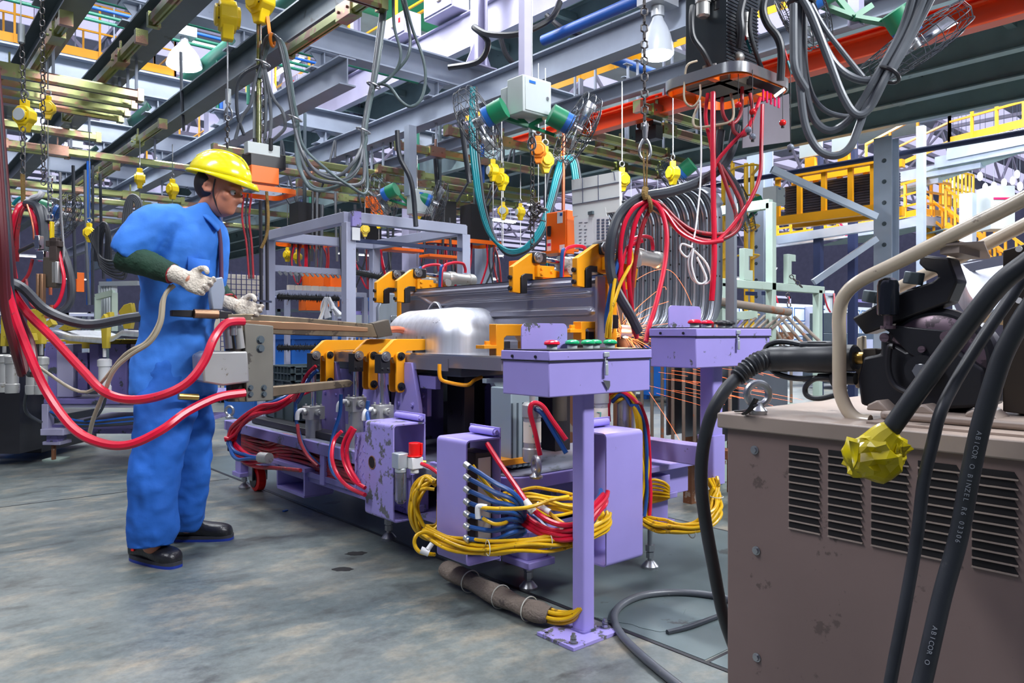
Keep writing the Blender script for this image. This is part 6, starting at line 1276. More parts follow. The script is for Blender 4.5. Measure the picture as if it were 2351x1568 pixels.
# ================================================================ CENTRE CABLES
LO = [(690, 340, 722, 390, 775, 404, 812, 372), (692, 345, 730, 398, 790, 412, 824, 380), (688, 350, 715, 405, 770, 420, 832, 418), (684, 345, 700, 410, 745, 434, 815, 400), (680, 340, 690, 395, 722, 436, 790, 418), (696, 335, 745, 385, 800, 425, 842, 440)]
for i, L in enumerate(LO):
    up = [(604-i*2, 180, 4.6), (602+i*2, 120, 4.6), (612+i*2, 88+i*1.5, 4.58), (630+i*2, 82+i*2, 4.56), (642+i*2.2, 105, 4.55), (655+i*2, 160, 4.55), (666+i*1.8, 230, 4.55), (673+i*2, 272, 4.55)]
    mid_ = [(L[0], L[1], 4.53), (L[2], L[3], 4.5-.02*i), (L[4], L[5], 4.5-.02*i), (L[6], L[7], 4.5)]
    dn = [(831+i*1.5, 335, 4.56), (833+i*1.5, 300, 4.58), (842+i*1.5, 245, 4.62), (855+i*1.5, 185, 4.65), (866+i*2, 100, 4.7), (877+i*2, 10, 4.75), (880+i*2, -30, 4.8)]
    H(up+mid_+dn, .0085 if i % 2 else .0115, 'cable_grey' if i < 3 else 'cable_green', '%s long cable sagging from the orange sling to the zinc rail end' % ORD[i])
for i, pts in enumerate([[(855, 195, 4.65), (880, 190, 4.6), (910, 160, 4.6), (920, 120, 4.6), (905, 60, 4.65), (903, -20, 4.7)], [(870, 192, 4.62), (895, 200, 4.58), (920, 232, 4.56), (945, 245, 4.55), (968, 225, 4.56), (977, 180, 4.58), (970, 130, 4.6), (945, 60, 4.65), (925, -20, 4.7)], [(852, 200, 4.66), (885, 185, 4.62), (930, 140, 4.62), (942, 100, 4.64), (935, 50, 4.68), (918, -20, 4.72)]]): H(pts, .0095, 'cable_green', ['inner grey cable curling up from the tie of the centre bundle', 'wide grey loop right of the centre bundle tie', 'middle grey cable curling up from the tie of the centre bundle'][i])
for px, py, d in ((858, 196, 4.63), (834, 300, 4.58), (677, 272, 4.54), (604, 145, 4.6)): tag(MB().torus(W(px, py, d), UP*.8+RT*.3, .042, .006, 20, 8).build('cable_tie', 'steel_bare'), {858: 'tie on the cable bundle under the zinc rail end', 834: 'lower tie on the same centre cable bundle', 677: 'tie on the long grey cables right of the orange sling', 604: 'clamp on the cables above the yellow helmet'}[px], 'cable tie')
m = MB(); m.bar(W(612, 22, 4.6), W(620, 84, 4.57), .022, .006); m.torus(W(625, 92, 4.57), RT, .035, .010, 20, 8); tag(m.build('sling', 'strap_orange'), 'orange webbing sling holding the grey cables over the worker', 'sling')
m = MB(); m.cyl(W(595, 10, 4.62), W(594, 340, 4.62), .016, n=14); tag(m.build('hanging_rod', 'zinc'), 'yellow-zinc rod hanging above the helmet beside the cables', 'rod')
m = MB(); m.cyl(W(586, 210, 4.64), W(585, 325, 4.64), .013, n=12); tag(m.build('hanging_rod', 'light_box'), 'short pale rod beside the yellow-zinc rod', 'rod')
tag(MB().chain(W(604, 100, 4.6), W(607, 390, 4.6), .05, .004).build('lifting_chain', 'chain'), 'chain hanging behind the yellow helmet beside the zinc rod', 'chain')
for i, pts in enumerate([[(600, 150, 4.6), (585, 190, 4.6), (575, 240, 4.6), (555, 270, 4.6), (540, 320, 4.6)], [(604, 150, 4.6), (615, 200, 4.6), (622, 260, 4.6), (620, 310, 4.58), (612, 330, 4.58)], [(606, 150, 4.6), (625, 220, 4.6), (648, 255, 4.58), (655, 290, 4.57), (640, 310, 4.57), (615, 330, 4.58)], [(598, 150, 4.6), (560, 170, 4.6), (545, 200, 4.6), (545, 260, 4.6), (560, 310, 4.6)], [(604, 160, 4.6), (610, 230, 4.6), (608, 320, 4.6)]]): H(pts, .010, 'cable_grey' if i != 3 else 'cable_dark', ['grey cable falling left from the clamp above the helmet', 'grey cable falling straight to the orange-black controller', 'grey cable bulging right above the orange-black controller', 'thin dark cable bowed left above the helmet', 'grey cable directly beside the chain above the helmet'][i])
cb = T('hanging_controller', 'smaller suspended controller, half hidden behind the yellow helmet', 'weld controller', W(605, 380, 4.55))
m = MB(); m.box(W(602, 345, 4.55), (.20, .06, .07)); m.build('terminal_plate', 'light_box', cb, bevel=.003)
m = MB(); m.box(W(606, 372, 4.6), (.22, .14, .09)); m.build('body', 'black', cb, bevel=.004)
m = MB(); m.box(W(600, 405, 4.55), (.17, .12, .1)); m.build('lower_box', 'orange_box', cb, bevel=.003)
c2 = W(600, 442, 4.55); band(ring_pts(c2.x, c2.y, .17, .15, .05, c2.z), .03, .005, 'bumper_band', 'orange_box', cb)
for px in (585, 622): MB().cyl(W(px, 318, 4.55), W(px, 345, 4.55), .012, n=10).build('cable_gland', 'black', cb)
for k, px in enumerate((598, 612)):
    m = MB(); m.bar(W(px, 460, 4.5), W(px+2, 712, 4.5), .028, .012); tag(m.build('webbing_strap', 'black'), ['left', 'right'][k]+' of the two wide black straps hanging right of the face', 'strap')
tag(MB().bar(W(590, 690, 4.48), W(624, 693, 4.48), .01, .012).build('strap_buckle', 'chrome'), 'metal buckle near the bottom of the two black straps', 'buckle')
H([(612, 440, 4.48), (616, 500, 4.47), (612, 540, 4.47), (600, 570, 4.47)], .009, 'strap_brown', 'brown rope over the two black straps', 'hanging_rope')
for k in range(3): H([(560+k*9, 445, 4.5), (556+k*8, 500, 4.5), (566+k*6, 560, 4.5), (572+k*5, 640, 4.48)], .006, ('red_dirty', 'cable_dark', 'red_dirty')[k], '%s thin hose hanging in front of the face right of the worker' % ORD[k], 'hanging_hose')
# ================================================================ BALANCERS
def balancer(px, py, d, lab, s=1., mt='hoist_yellow', face=0., L=.5, hook=.2):
    q = W(px, py, d); r0 = T('spring_balancer', lab, 'balancer', q, 'spring balancers'); s = s*.9
    R = Matrix.Rotation(face, 3, 'Z'); ax = R @ Vector((math.sin(YAW+.5), math.cos(YAW+.5), 0))
    x = ax.cross(UP); oct_ = [(.085*s*math.cos(PI/8+PI/4*k), .085*s*math.sin(PI/8+PI/4*k)) for k in range(8)]
    m = MB(); m.prism(oct_, q, x, UP, .09*s); m.prism([(a_*.7, b_*.7) for a_, b_ in oct_], q, x, UP, .13*s); m.build('drum_housing', mt, r0, bevel=.008*s)
    m = MB(); [m.bar(q-x*.05*s+UP*(z_*s)-ax*.047*s, q+x*.05*s+UP*(z_*s)-ax*.047*s, .006*s, .012*s) for z_ in (-.03, -.01, .01, .03)] ; m.build('spring_window', 'black', r0)
    if lab.startswith(('left yellow', 'small yellow')): m = MB(); m.cyl(q-ax*.072*s, q-ax*.064*s, .05*s, n=20); m.build('face_cap', 'light_box', r0)
    m = MB(); m.box(q+UP*.1*s, (.06*s, .05*s, .07*s), -YAW); m.prism([(-.055*s, -.05*s), (-.025*s, -.13*s), (.025*s, -.13*s), (.055*s, -.05*s)], q, x, UP, .06*s); m.build('bracket', mt, r0, bevel=.006*s)
    m = MB(); m.torus(q+UP*.175*s, ax, .03*s, .007*s, 16, 6); m.cyl(q+UP*.2*s, V(q.x, q.y, max(3.0, q.z+.2*s+hook)), .005, n=6); m.build('suspension_hook', 'steel_bare', r0)
    m = MB(); m.cyl(q-UP*.13*s, q-UP*(.13*s+L), .004, n=6); m.build('cable', 'steel_bare', r0); return r0
BL = [(522, 38, 4.4, 'big yellow balancer at the top, left of the zinc rod', 1.2, .45), (598, 2, 4.6, 'big yellow balancer at the top edge above the orange sling', 1.2, .1), (57, 267, 5.6, 'left yellow balancer hanging between the two left chains', 1., .5), (110, 248, 5.8, 'second yellow balancer beside the second left chain', .75, 1.), (321, 410, 8, 'yellow balancer left of the worker shoulder', .9, .3), (396, 435, 8, 'yellow balancer between the shoulder and the helmet', .9, .2),
      (1236, 345, 5.6, 'orange-yellow balancer under the white electric box', .85, .4), (1252, 368, 5.7, 'yellow balancer just below the orange-yellow one under the white box', .85, .4), (1132, 392, 6.5, 'left yellow balancer of the pair in the centre', .8, .4), (1152, 413, 6.5, 'right yellow balancer of the pair in the centre', .8, .5), (1155, 485, 8, 'small yellow balancer left of the orange cabinet', .8, .4), (1428, 413, 6., 'yellow balancer right of the white board', .8, .3),
      (1545, 398, 6, 'yellow balancer left of the white rope', .8, .3), (958, 490, 8.5, 'yellow balancer under the far grey box with fans', .8, .5), (870, 508, 9.5, 'left of two small yellow balancers over the lilac rack', .8, .2), (838, 527, 9.5, 'right lower of two small yellow balancers over the lilac rack', .8, .2), (1195, 487, 8.5, 'small yellow balancer close to the orange cabinet', .8, .3), (660, 585, 10, 'left far yellow balancer inside the lilac rack', .8, .3), (683, 590, 10, 'right far yellow balancer inside the lilac rack', .8, .3), (205, 535, 7.5, 'yellow balancer behind the grey cable knot at the left', .8, .3), (1222, 298, 5.6, '', 0, 0)]
for i, b in enumerate(BL):
    if b[4]: balancer(b[0], b[1], b[2], b[3], b[4], 'hoist_yellow' if i != 6 else 'strap_orange', face=(i % 4)*.5-.6, L=b[5], hook=.25)
chain(49, 60, 54, 235, 5.2, 'left rusty chain running past the left yellow balancer', .055); chain(53, 290, 52, 400, 5.2, 'lower stretch of the left rusty chain over the red hose bundle', .055); chain(97, -10, 100, 425, 5.2, 'second long rusty chain near the left edge', .055)
chain(1222, 315, 1222, 575, 5.2, 'dark chain hanging below the white electric box', .055); chain(522, 265, 522, 340, 4.8, 'thin chain above the yellow helmet', .045)
for k in range(7): pass
random.seed(9); m = MB()
for k in range(14): q = W(1224+random.uniform(-14, 14), 490+random.uniform(-13, 14), 5.15+random.uniform(-.03, .03)); m.chain(q, q+Vector((random.uniform(-1, 1), random.uniform(-1, 1), random.uniform(-1, 1))).normalized()*.08, .055, .005)
tag(m.build('chain_knot', 'chain'), 'tangled knot in the dark chain left of the orange cabinet', 'chain')
m = MB(); m.cyl(W(1220, 250, 5.2), W(1220, 268, 5.2), .03, n=16); m.cyl(W(1221, 268, 5.2), W(1221, 305, 5.2), .022, n=16); tag(m.build('cable_grip', 'alu_clean'), 'metal cable grip in front of the white electric box', 'grip'); snap(1221, 312, 5.2, 'hook under the cable grip at the white electric box', 1.1)
tag(MB().cyl(W(1221, -10, 5.2), W(1221, 250, 5.2), .006, n=6).build('wire_rope', 'steel_bare'), 'thin wire rope coming down to the cable grip at the white box', 'rope')
m = MB(); m.cyl(W(523, 70, 4.45), W(523, 215, 4.8), .004, n=6); tag(m.build('wire_rope', 'steel_bare'), 'thin wire under the big yellow balancer at the top', 'rope')
m = MB(); m.cyl(W(524, 205, 4.8), W(524, 238, 4.8), .018, n=12); tag(m.build('cable_grip', 'alu_clean'), 'pale grip above the chain over the helmet', 'grip'); snap(524, 245, 4.8, 'snap hook above the thin chain over the helmet')
m = MB(); m.cyl(W(48, -10, 5.2), W(48, 55, 5.2), .004, n=6); m.cyl(W(49, 57, 5.2), W(49, 98, 5.2), .022, n=12); tag(m.build('cable_grip', 'alu_clean'), 'grey cable grip over the left rusty chain', 'grip')
# ================================================================ FANS
def fan(px, py, d, ax, lab, R=.24, par=None):
    q = W(px, py, d); ax = (RT*ax[0]+FW*ax[1]+UP*ax[2]).normalized(); r0 = T('cage_fan', lab, 'fan', q, 'green and blue cage fans'); x, y, z = frame(Vector((0, 0, 0)), ax)
    m = MB()
    for (rr, o) in ((R, 0), (R*.97, .05), (R*.97, -.05), (R*.75, .075), (R*.5, .09), (R*.28, .095), (R*.75, -.06), (R*.5, -.07)): m.torus(q+ax*o, ax, rr, .0028, 28, 5)
    for k in range(22):
        a = 2*PI*k/22; e = x*math.cos(a)+y*math.sin(a); m.tube([q+e*R*.15+ax*.1, q+e*R*.6+ax*.088, q+e*R*.95+ax*.05, q+e*R, q+e*R*.95-ax*.05, q+e*R*.5-ax*.07], .0022, n=4, smooth=False)
    m.build('wire_cage', 'cable_dark', r0)
    m = MB(); m.cyl(q-ax*.20, q-ax*.10, .07, n=20); m.build('motor_can', 'green', r0); m = MB(); m.cyl(q-ax*.10, q-ax*.05, .068, n=20); m.build('motor_front', 'blue_steel', r0)
    for k in range(3):
        a = 2*PI*k/3; e = x*math.cos(a)+y*math.sin(a); f = z.cross(e); m = MB(); m.add([q+e*.03+f*.03+ax*.02, q+e*.19+f*.07+ax*.03, q+e*.19-f*.03-ax*.02, q+e*.03-f*.03-ax*.01], [(0, 1, 2, 3)]); m.cyl(q-ax*.03, q+ax*.03, .03, n=12) if k == 0 else None; b = m.build('blade', 'steel_bare', r0); b.modifiers.new('s', 'SOLIDIFY').thickness = .002
    return q, ax
def arm(p0, p1, lab): m = MB(); m.bar(p0, p1, .045, .02); m.bar(p0, p0+(p1-p0)*.5+UP*.08, .02, .03); tag(m.build('fan_arm', 'green'), lab, 'bracket')
def ebox(px, py, d, w, h, lab, dd=.16):
    q = W(px, py, d); r0 = T('electric_box', lab, 'electric box', q); m = MB(); m.box(q, (w, dd, h)); m.build('case', 'light_box', r0, bevel=.006); m = MB(); m.box(q-Y1*(dd/2+.003), (w*.86, .006, h*.88)); o = m.build('door', 'light_box', r0, bevel=.002)
    m = MB(); m.cyl(q-Y1*(dd/2+.012)+X1*w*.33, q-Y1*(dd/2)+X1*w*.33, .012, n=10); m.build('lock', 'steel_bare', o); MB().box(q-Y1*(dd/2+.007)+UP*h*.34-X1*w*.2, (w*.22, .002, h*.07)).build('plate', 'blue_steel', o); return q
q = ebox(1215, 228, 5.0, .25, .24, 'large white electric box on a hanging post, between the two centre fans'); ebox(1178, 238, 5.05, .12, .2, 'smaller white box at the left side of the large white electric box', .12)
m = MB(); m.bar(W(1205, -60, 5.1), W(1205, 190, 5.1), .06, .06); tag(m.build('hanging_post', 'steel_lilac'), 'pale square post carrying the white electric box', 'post')
p, a = fan(1098, 280, 4.95, (-.8, .3, -.35), 'cage fan left of the white electric box'); arm(W(1212, 290, 5.05), W(1128, 262, 5.0), 'green arm of the left centre fan')
p, a = fan(1325, 295, 4.95, (.85, .2, -.4), 'cage fan right of the white electric box'); arm(W(1215, 290, 5.05), W(1275, 312, 5.0), 'green arm of the right centre fan')
q = ebox(965, 466, 7.6, .22, .24, 'grey electric box with two fans beyond the lilac rack'); m = MB(); m.bar(W(942, 290, 7.6), W(942, 450, 7.6), .09, .09); tag(m.build('hanging_post', 'steel_grey'), 'grey square post above the far grey electric box', 'post')
fan(872, 452, 7.6, (-.8, .3, -.3), 'far cage fan left of the grey electric box'); fan(1000, 468, 7.6, (.85, .2, -.3), 'far cage fan right of the grey electric box'); arm(W(945, 475, 7.65), W(890, 458, 7.65), 'green arm of the far left fan')
p, a = fan(1840, 10, 3.9, (-.7, .2, -.35), 'cage fan behind the grey cable clamp at the top edge'); p, a = fan(2100, 100, 3.9, (.55, .1, -.75), 'large cage fan in front of the orange-red crane rail', .28); arm(W(1960, 40, 3.95), W(2045, 55, 3.95), 'green arm of the fan in front of the crane rail'); arm(W(1960, 40, 3.97), W(1880, 10, 3.97), 'green arm of the fan at the top edge'); m = MB(); m.bar(W(1965, -60, 4.0), W(1965, 60, 4.0), .06, .06); tag(m.build('hanging_post', 'steel_lilac'), 'pale post carrying the two fans at the top edge', 'post')
fan(1550, 408, 7, (-.5, .3, -.4), 'small green fan behind the black power cable', .2); fan(1708, 478, 8, (-.6, .2, -.2), 'green fan beside the yellow ladder', .26); arm(W(1720, 500, 8.1), W(1762, 462, 8.1), 'green arm between the ladder fan and the pale box')
ebox(1777, 451, 8.2, .19, .19, 'pale green electric box at the end of the grey diagonal brace'); fan(148, 495, 6.5, (.8, .2, -.3), 'green and blue fan at the left behind the hanging weld gun', .2)
# ================================================================ TEAL HOSE LOOPS
for i in range(4):
    o = i*5; H([(1083+o*.7, 200, 6.), (1080+o, 310, 6.), (1088+o, 400, 6.), (1100+o*.8, 470, 5.95), (1122+o*.6, 535, 5.92), (1160, 572+o*.6, 5.9), (1200, 570+o*.7, 5.9), (1235+o*.5, 530+o, 5.92), (1258+o*.8, 470, 5.95), (1275+o, 400, 6.), (1290+o*1.4, 362-o*.2, 6.), (1310+o, 372, 6.), (1318+o, 420, 6.)], .014, 'teal_hose' if i < 3 else 'cable_dark', '%s hose of the big teal loop hanging in the centre' % ORD[i], 'hanging_hose', k=8)
H([(1265, 560, 6.), (1252, 460, 6.), (1262, 390, 6.), (1285, 362, 6.), (1300, 380, 6.)], .016, 'cable_dark', 'black hose rising beside the big teal loop', 'hanging_hose')
m = MB(); m.bar(W(1290, 330, 6.), W(1288, 368, 6.), .03, .006); tag(m.build('sling', 'strap_orange'), 'small orange sling at the top of the big teal loop', 'sling')
m = MB(); m.cyl(W(1294, 300, 6.), W(1293, 520, 6.), .014, n=12); tag(m.build('hanging_rod', 'copper'), 'copper coloured rod hanging beside the orange sling in the centre', 'rod')
H([(912, 300, 6.), (918, 360, 6.), (945, 420, 6.), (955, 520, 6.)], .02, 'cable_dark', 'black cable dropping left of the centre fan'); H([(1060, 290, 5.6), (1068, 350, 5.6), (1078, 420, 5.6)], .02, 'cable_dark', 'thick black cable dropping beside the left centre fan')

# far cable drops
random.seed(21); FD = [(168, 380, 640), (195, 390, 700), (213, 380, 700), (230, 400, 640), (300, 470, 600), (415, 120, 300), (718, 440, 600), (728, 440, 620), (740, 470, 620), (770, 440, 600), (780, 480, 640), (800, 500, 640), (815, 470, 600), (1020, 460, 640), (1032, 500, 640), (1050, 540, 660), (1350, 440, 560), (905, 480, 620), (890, 520, 640), (975, 545, 640), (1000, 560, 660)]
for i, (px, y0, y1) in enumerate(FD):
    d = random.uniform(7.5, 10); s = random.uniform(-14, 14); H([(px, y0, d), (px+s*.3, (y0+y1)/2, d), (px+s, y1, d)], .016, random.choice(['cable_dark', 'cable_grey', 'cable_dark']), '%s of the dark cables hanging far back' % (ORD+['last'])[i])
for i in range(6): # loops of dark cable at left back
    o = i*4; H([(205+o, 540-o, 6.6), (230, 590+o, 6.6), (262+o, 600+o*2, 6.6), (290, 585+o, 6.6), (305-o, 560, 6.6)], .012, 'cable_dark', '%s dark cable swag behind the back of the worker' % ORD[i])
for i in range(4): o = i*5; H([(285+o, 560, 6.4), (284+o, 500, 6.4), (292+o*.7, 460+o*.5, 6.4), (306, 448+o*.8, 6.4), (322-o*.6, 462+o*.5, 6.4), (328-o, 500, 6.4), (326-o, 540, 6.4)], .013, 'cable_grey', '%s loop of the grey coil hanging left of the worker shoulder' % ORD[i])
for i in range(4): o = i*4; H([(218+o, 600, 6.7), (222+o, 545, 6.7), (236+o*.5, 512+o, 6.7), (250-o*.4, 530+o, 6.7), (254-o, 600, 6.7)], .013, 'cable_dark', '%s loop of the dark coil nearer the left edge' % ORD[i])
# ================================================================ RACKS AND BOARDS BEHIND THE FIXTURE
def frame_rack(name, label, x0, x1, y0, y1, z, mt, w=.085, z0=0., group=None, mids=()):
    r = T(name, label, 'rack', ((x0+x1)/2, (y0+y1)/2, z0), group)
    for x, y in ((x0, y0), (x1, y0), (x0, y1), (x1, y1)): MB().bar((x, y, z0), (x, y, z-w/2), w, w, X1).build('post', mt, r, bevel=.003)
    for zz in (z,)+tuple(mids):
        ww = w if zz == z else w*.7
        for a, b in (((x0, y0), (x1, y0)), ((x0, y1), (x1, y1)), ((x0, y0), (x0, y1)), ((x1, y0), (x1, y1))): MB().bar((*a, zz), (*b, zz), ww, ww).build('beam', mt, r, bevel=.003)
    return r

fr = frame_rack('storage_rack', 'tall pale lilac steel rack with bristle strips behind the front clamps', 2.92, 4.06, 5.4, 6.95, 1.92, 'rack_lilac', mids=(.25,))
MB().bar((2.92, 6.95, 1.62), (4.06, 6.95, 1.62), .05, .06).build('hook_beam', 'rack_lilac', fr); MB().bar((2.92, 5.38, 1.74), (4.06, 5.38, 1.74), .03, .03).build('dark_bar', 'navy', fr)
for k in range(14): MB().bar((3.0+k*.055, 6.92, 1.59), (3.03+k*.055, 6.92, 1.56), .02, .02).build('hook', 'steel_bare', fr)
def brush(p, q, r_, lab):
    m = MB(); random.seed(5); p, q = Vector(p), Vector(q); n = 260; u = (q-p).normalized(); x, y, z = frame(p, q); m.cyl(p, q, r_*.45, n=8)
    for k in range(n):
        a = random.uniform(0, 2*PI); c = p+(q-p)*random.random(); e = (x*math.cos(a)+y*math.sin(a))*r_*random.uniform(.8, 1.15); s = u*.006; m.add([c-s, c+s, c+e], [(0, 1, 2)])
    tag(m.build('bristle_strip', 'brush'), lab, 'brush')
brush((2.98, 6.9, 1.345), (3.62, 6.9, 1.345), .05, 'upper black bristle strip on the left part of the lilac rack'); brush((2.98, 6.9, .86), (3.6, 6.9, .86), .05, 'lower black bristle strip in front of the blue box'); brush((3.0, 5.5, 1.50), (3.5, 5.9, 1.5), .05, 'black bristle strip behind the middle lilac post')
m = MB(); random.seed(8)
for k in range(9):
    p = W(752+random.uniform(-6, 6), 682, 6.3); q = W(735+k*6, 715+random.uniform(-8, 20), 6.3+random.uniform(-.03, .03)); m.tube([p, p.lerp(q, .5)+RT*random.uniform(-.02, .02), q], lambda t: .012+.02*t, n=7, flat=.4)
tag(m.build('rag', 'paper'), 'pale rag tied to the bristle strip on the lilac rack', 'rag')
tag(MB().tube([W(748, 690, 6.3), W(742, 712, 6.3), W(735, 735, 6.3)], lambda t: .012+.03*t, n=8, flat=.4).build('rag', 'cardboard'), 'pinkish rag hanging below the pale rag', 'rag')
m = MB(); a = RY(806, 522, 5.35); m.bb(a.x-.0, 5.33, a.z-.10, a.x+.07, 5.336, a.z); tag(m.build('paper_tag', 'paper'), 'white paper tag on the middle post of the lilac rack', 'paper')
m = MB(); m.bb(a.x, 5.33, a.z+.01, a.x+.08, 5.36, a.z+.13); tag(m.build('purple_plate', 'purple_worn'), 'purple worn plate above the paper tag on the lilac rack', 'plate')
# pressed doors lying in the rack
for i, (x, y, z, w_, h_) in enumerate([(3.35, 5.7, 1.13, .75, .42), (3.5, 5.8, 1.40, .8, .10)]):
    m = MB(); m.prism([(0, 0), (w_, 0), (w_, h_*.8), (w_*.85, h_), (w_*.1, h_), (0, h_*.7)], (x, y, z-.2), X1, UP, .04); o = m.build('pressed_part', 'grey_sheet', bevel=.012); tag(o, ['dark grey pressed door part in the lilac rack behind the hook clamps', 'long grey pressed rail on top of the rack behind the hook clamps'][i], 'sheet metal part')
    for k in range(2 if i == 0 else 0): MB().box((x+.2+k*.25, y-.025, z), (.15, .01, .05)).build('recess', 'sheet_edge', o, bevel=.004)
m = MB(); m.bb(3.3, 8.3, .0, 5.1, 9.2, .98); b = tag(m.build('steel_bin', 'blue_box', bevel=.01), 'bright blue steel bin behind the front clamps at left', 'bin')
m = MB(); [m.bb(3.3+k*.44, 8.27, .05, 3.34+k*.44, 8.3, .95) for k in range(5)]; m.bb(3.28, 8.26, .93, 5.12, 8.3, .99); m.build('rib', 'blue_box', b)
# white rack shelf with small white parts
r = frame_rack('parts_table', 'low pale table with rows of white blocks left of the hook clamps', 3.3, 4.2, 7.4, 8.1, 1.42, 'rack_lilac', .05)
for k in range(9): tag(MB().box((3.36+k*.09, 7.45, 1.475), (.06, .06, .05)).build('white_block', 'cardboard'), '%s white block from the left on the low pale table' % ORD[k], 'block', 'white blocks on the table')
# mesh sided pallet box
a, b = Xat(507, 10.9), Xat(628, 10.9)
r = T('mesh_pallet_box', 'tall white box behind a navy wire mesh, right of the worker', 'box pallet', ((a+b)/2, 11.2, 0))
MB().bb(a, 10.95, .06, b, 11.9, 1.86).build('cardboard_body', 'cardboard', r)
m = MB(); k = a
while k < b: m.bar((k, 10.91, .0), (k, 10.91, 1.9), .010, .010, X1); k += .075
k = .06
while k < 1.9: m.bar((a, 10.92, k), (b, 10.92, k), .010, .010); k += .075
m.build('wire_mesh', 'grid_navy', r)
# grey plastic crate on the fixture table
r = T('plastic_crate', 'dark grey ribbed plastic crate standing on the far end of the fixture', 'crate', (2.2, 4.66, .432))
m = MB(); m.bb(2.03, 4.46, .434, 2.42, 4.475, .79); m.bb(2.03, 4.86, .434, 2.42, 4.875, .79); m.bb(2.03, 4.46, .434, 2.045, 4.875, .79); m.bb(2.405, 4.46, .434, 2.42, 4.875, .79); m.bb(2.03, 4.46, .434, 2.42, 4.875, .45); m.build('walls', 'crate', r)
m = MB()
for k in range(9): m.bb(2.012, 4.46+k*.05, .70, 2.03, 4.466+k*.05, .79); m.bb(2.03+k*.046, 4.442, .70, 2.036+k*.046, 4.46, .79)
for z in (.70, .745, .79): m.bb(2.012, 4.442, z-.004, 2.42, 4.46, z+.004); m.bb(2.012, 4.442, z-.004, 2.03, 4.875, z+.004)
for k in range(4): m.bb(2.016, 4.46+k*.13, .45, 2.03, 4.47+k*.13, .7); m.bb(2.05+k*.11, 4.445, .45, 2.06+k*.11, 4.46, .7)
m.build('rim_ribs', 'crate', r)
# white board, papers and orange cabinet
XB = 3.55
def q4(plane, val, p, th, name, mt, par, off=0): return pp(plane, val, p, th, off=off).build(name, mt, par)
wb = T('notice_board', 'white board with a ruled grid above the orange cabinet, behind the hook clamps', 'board', RX(1365, 480, XB))
q4('X', XB, [(1312, 413), (1421, 393), (1423, 485), (1315, 497)], .02, 'panel', 'white_board', wb)
q4('X', XB, [(1318, 499), (1390, 476), (1404, 560), (1320, 572)], .02, 'lower_panel', 'white_board', wb, -.002)
m = MB()
for a, b in (((1312, 438), (1421, 418)), ((1314, 470), (1422, 452)), ((1337, 408), (1338, 466)), ((1373, 402), (1374, 460)), ((1409, 394), (1412, 414))): m.bar(RX(*a, XB-.003), RX(*b, XB-.003), .004, .004)
m.build('ruled_lines', 'ink', wb)
for a, t in (([(1323, 505), (1362, 500), (1365, 562), (1325, 568)], 'drawing_sheet'), ([(1365, 500), (1399, 496), (1397, 550), (1366, 556)], 'photo_sheet')):
    s = q4('X', XB, a, .003, t, 'paper', wb, -.006); m = MB(); random.seed(2)
    for r_ in range(7):
        for c_ in range(3 if t[0] == 'p' else 2):
            u, v = (c_+.5)/(3.2), (r_+.8)/8; px = a[0][0]+(a[1][0]-a[0][0])*u; py = a[0][1]+(a[3][1]-a[0][1])*v; L = 8 if t[0] == 'p' else random.uniform(3, 10); m.bar(RX(px, py, XB-.0075), RX(px+L*.8, py-1, XB-.0075), .002, .012 if t[0] == 'p' else .003)
    m.build('printing', 'ink', s)
MB().bar(RX(1352, 490, XB-.01), RX(1362, 488, XB-.01), .02, .02).build('clip', 'steel_dark', wb)
MB().bar(V(XB+.03, RX(1350, 500, XB).y, 0), V(XB+.03, RX(1350, 500, XB).y, 1.9), .05, .05, X1).build('stand_post', 'light_box', wb)
def cabinet(px, py, x, w, h, dy, lab, nm='orange_cabinet', extra=True):
    c = RX(px, py, x); r = T(nm, lab, 'switch cabinet', c); m = MB(); m.box((c.x+dy/2, c.y, c.z), (dy, w, h)); m.build('case', 'orange_box', r, bevel=.004)
    m = MB(); m.box((c.x-.004, c.y, c.z), (.008, w*.94, h*.95)); d = m.build('door', 'orange_box', r, bevel=.002)
    if extra:
        m = MB(); m.box((c.x-.014, c.y+w*.3, c.z+h*.05), (.015, .03, .06)); m.box((c.x-.02, c.y+w*.28, c.z+h*.02), (.02, .015, .07)); m.build('rotary_switch', 'black', d)
        for (a, b, s1, s2, mt) in ((-.2, .33, .055, .08, 'paper'), (.38, .02, .02, .04, 'paper'), (.33, -.33, .04, .09, 'paper'), (-.3, -.4, .05, .035, 'paper')): MB().box((c.x-.0085, c.y+w*a, c.z+h*b), (.001, s1, s2)).build('sticker', mt, d)
        MB().box((c.x-.0095, c.y-w*.26, c.z+h*.4), (.001, .025, .02)).build('blue_corner', 'blue_pipe', d); MB().box((c.x-.0095, c.y+w*.33, c.z-h*.3), (.001, .035, .02)).build('pink_strip', 'pink', d)
        m = MB(); m.box((c.x-.02, c.y, c.z-h/2-.01), (.15, w*1.15, .02)); m.build('bracket_plate', 'orange_box', r)
        MB().bar((c.x+dy/2, c.y, 0), (c.x+dy/2, c.y, c.z-h/2), .05, .05, X1).build('stand', 'steel_grey', r)
    return r
cabinet(1278, 532, 3.75, .21, .29, .12, 'bright orange switch cabinet with black handle behind the panel, left of the board')
cabinet(1180, 620, 5.2, .16, .2, .1, 'small orange cabinet partly hidden by the third hook clamp', extra=False); cabinet(175, 648, 2.9, .1, .35, .12, 'orange cabinet at the left edge behind the hanging weld gun', extra=False)
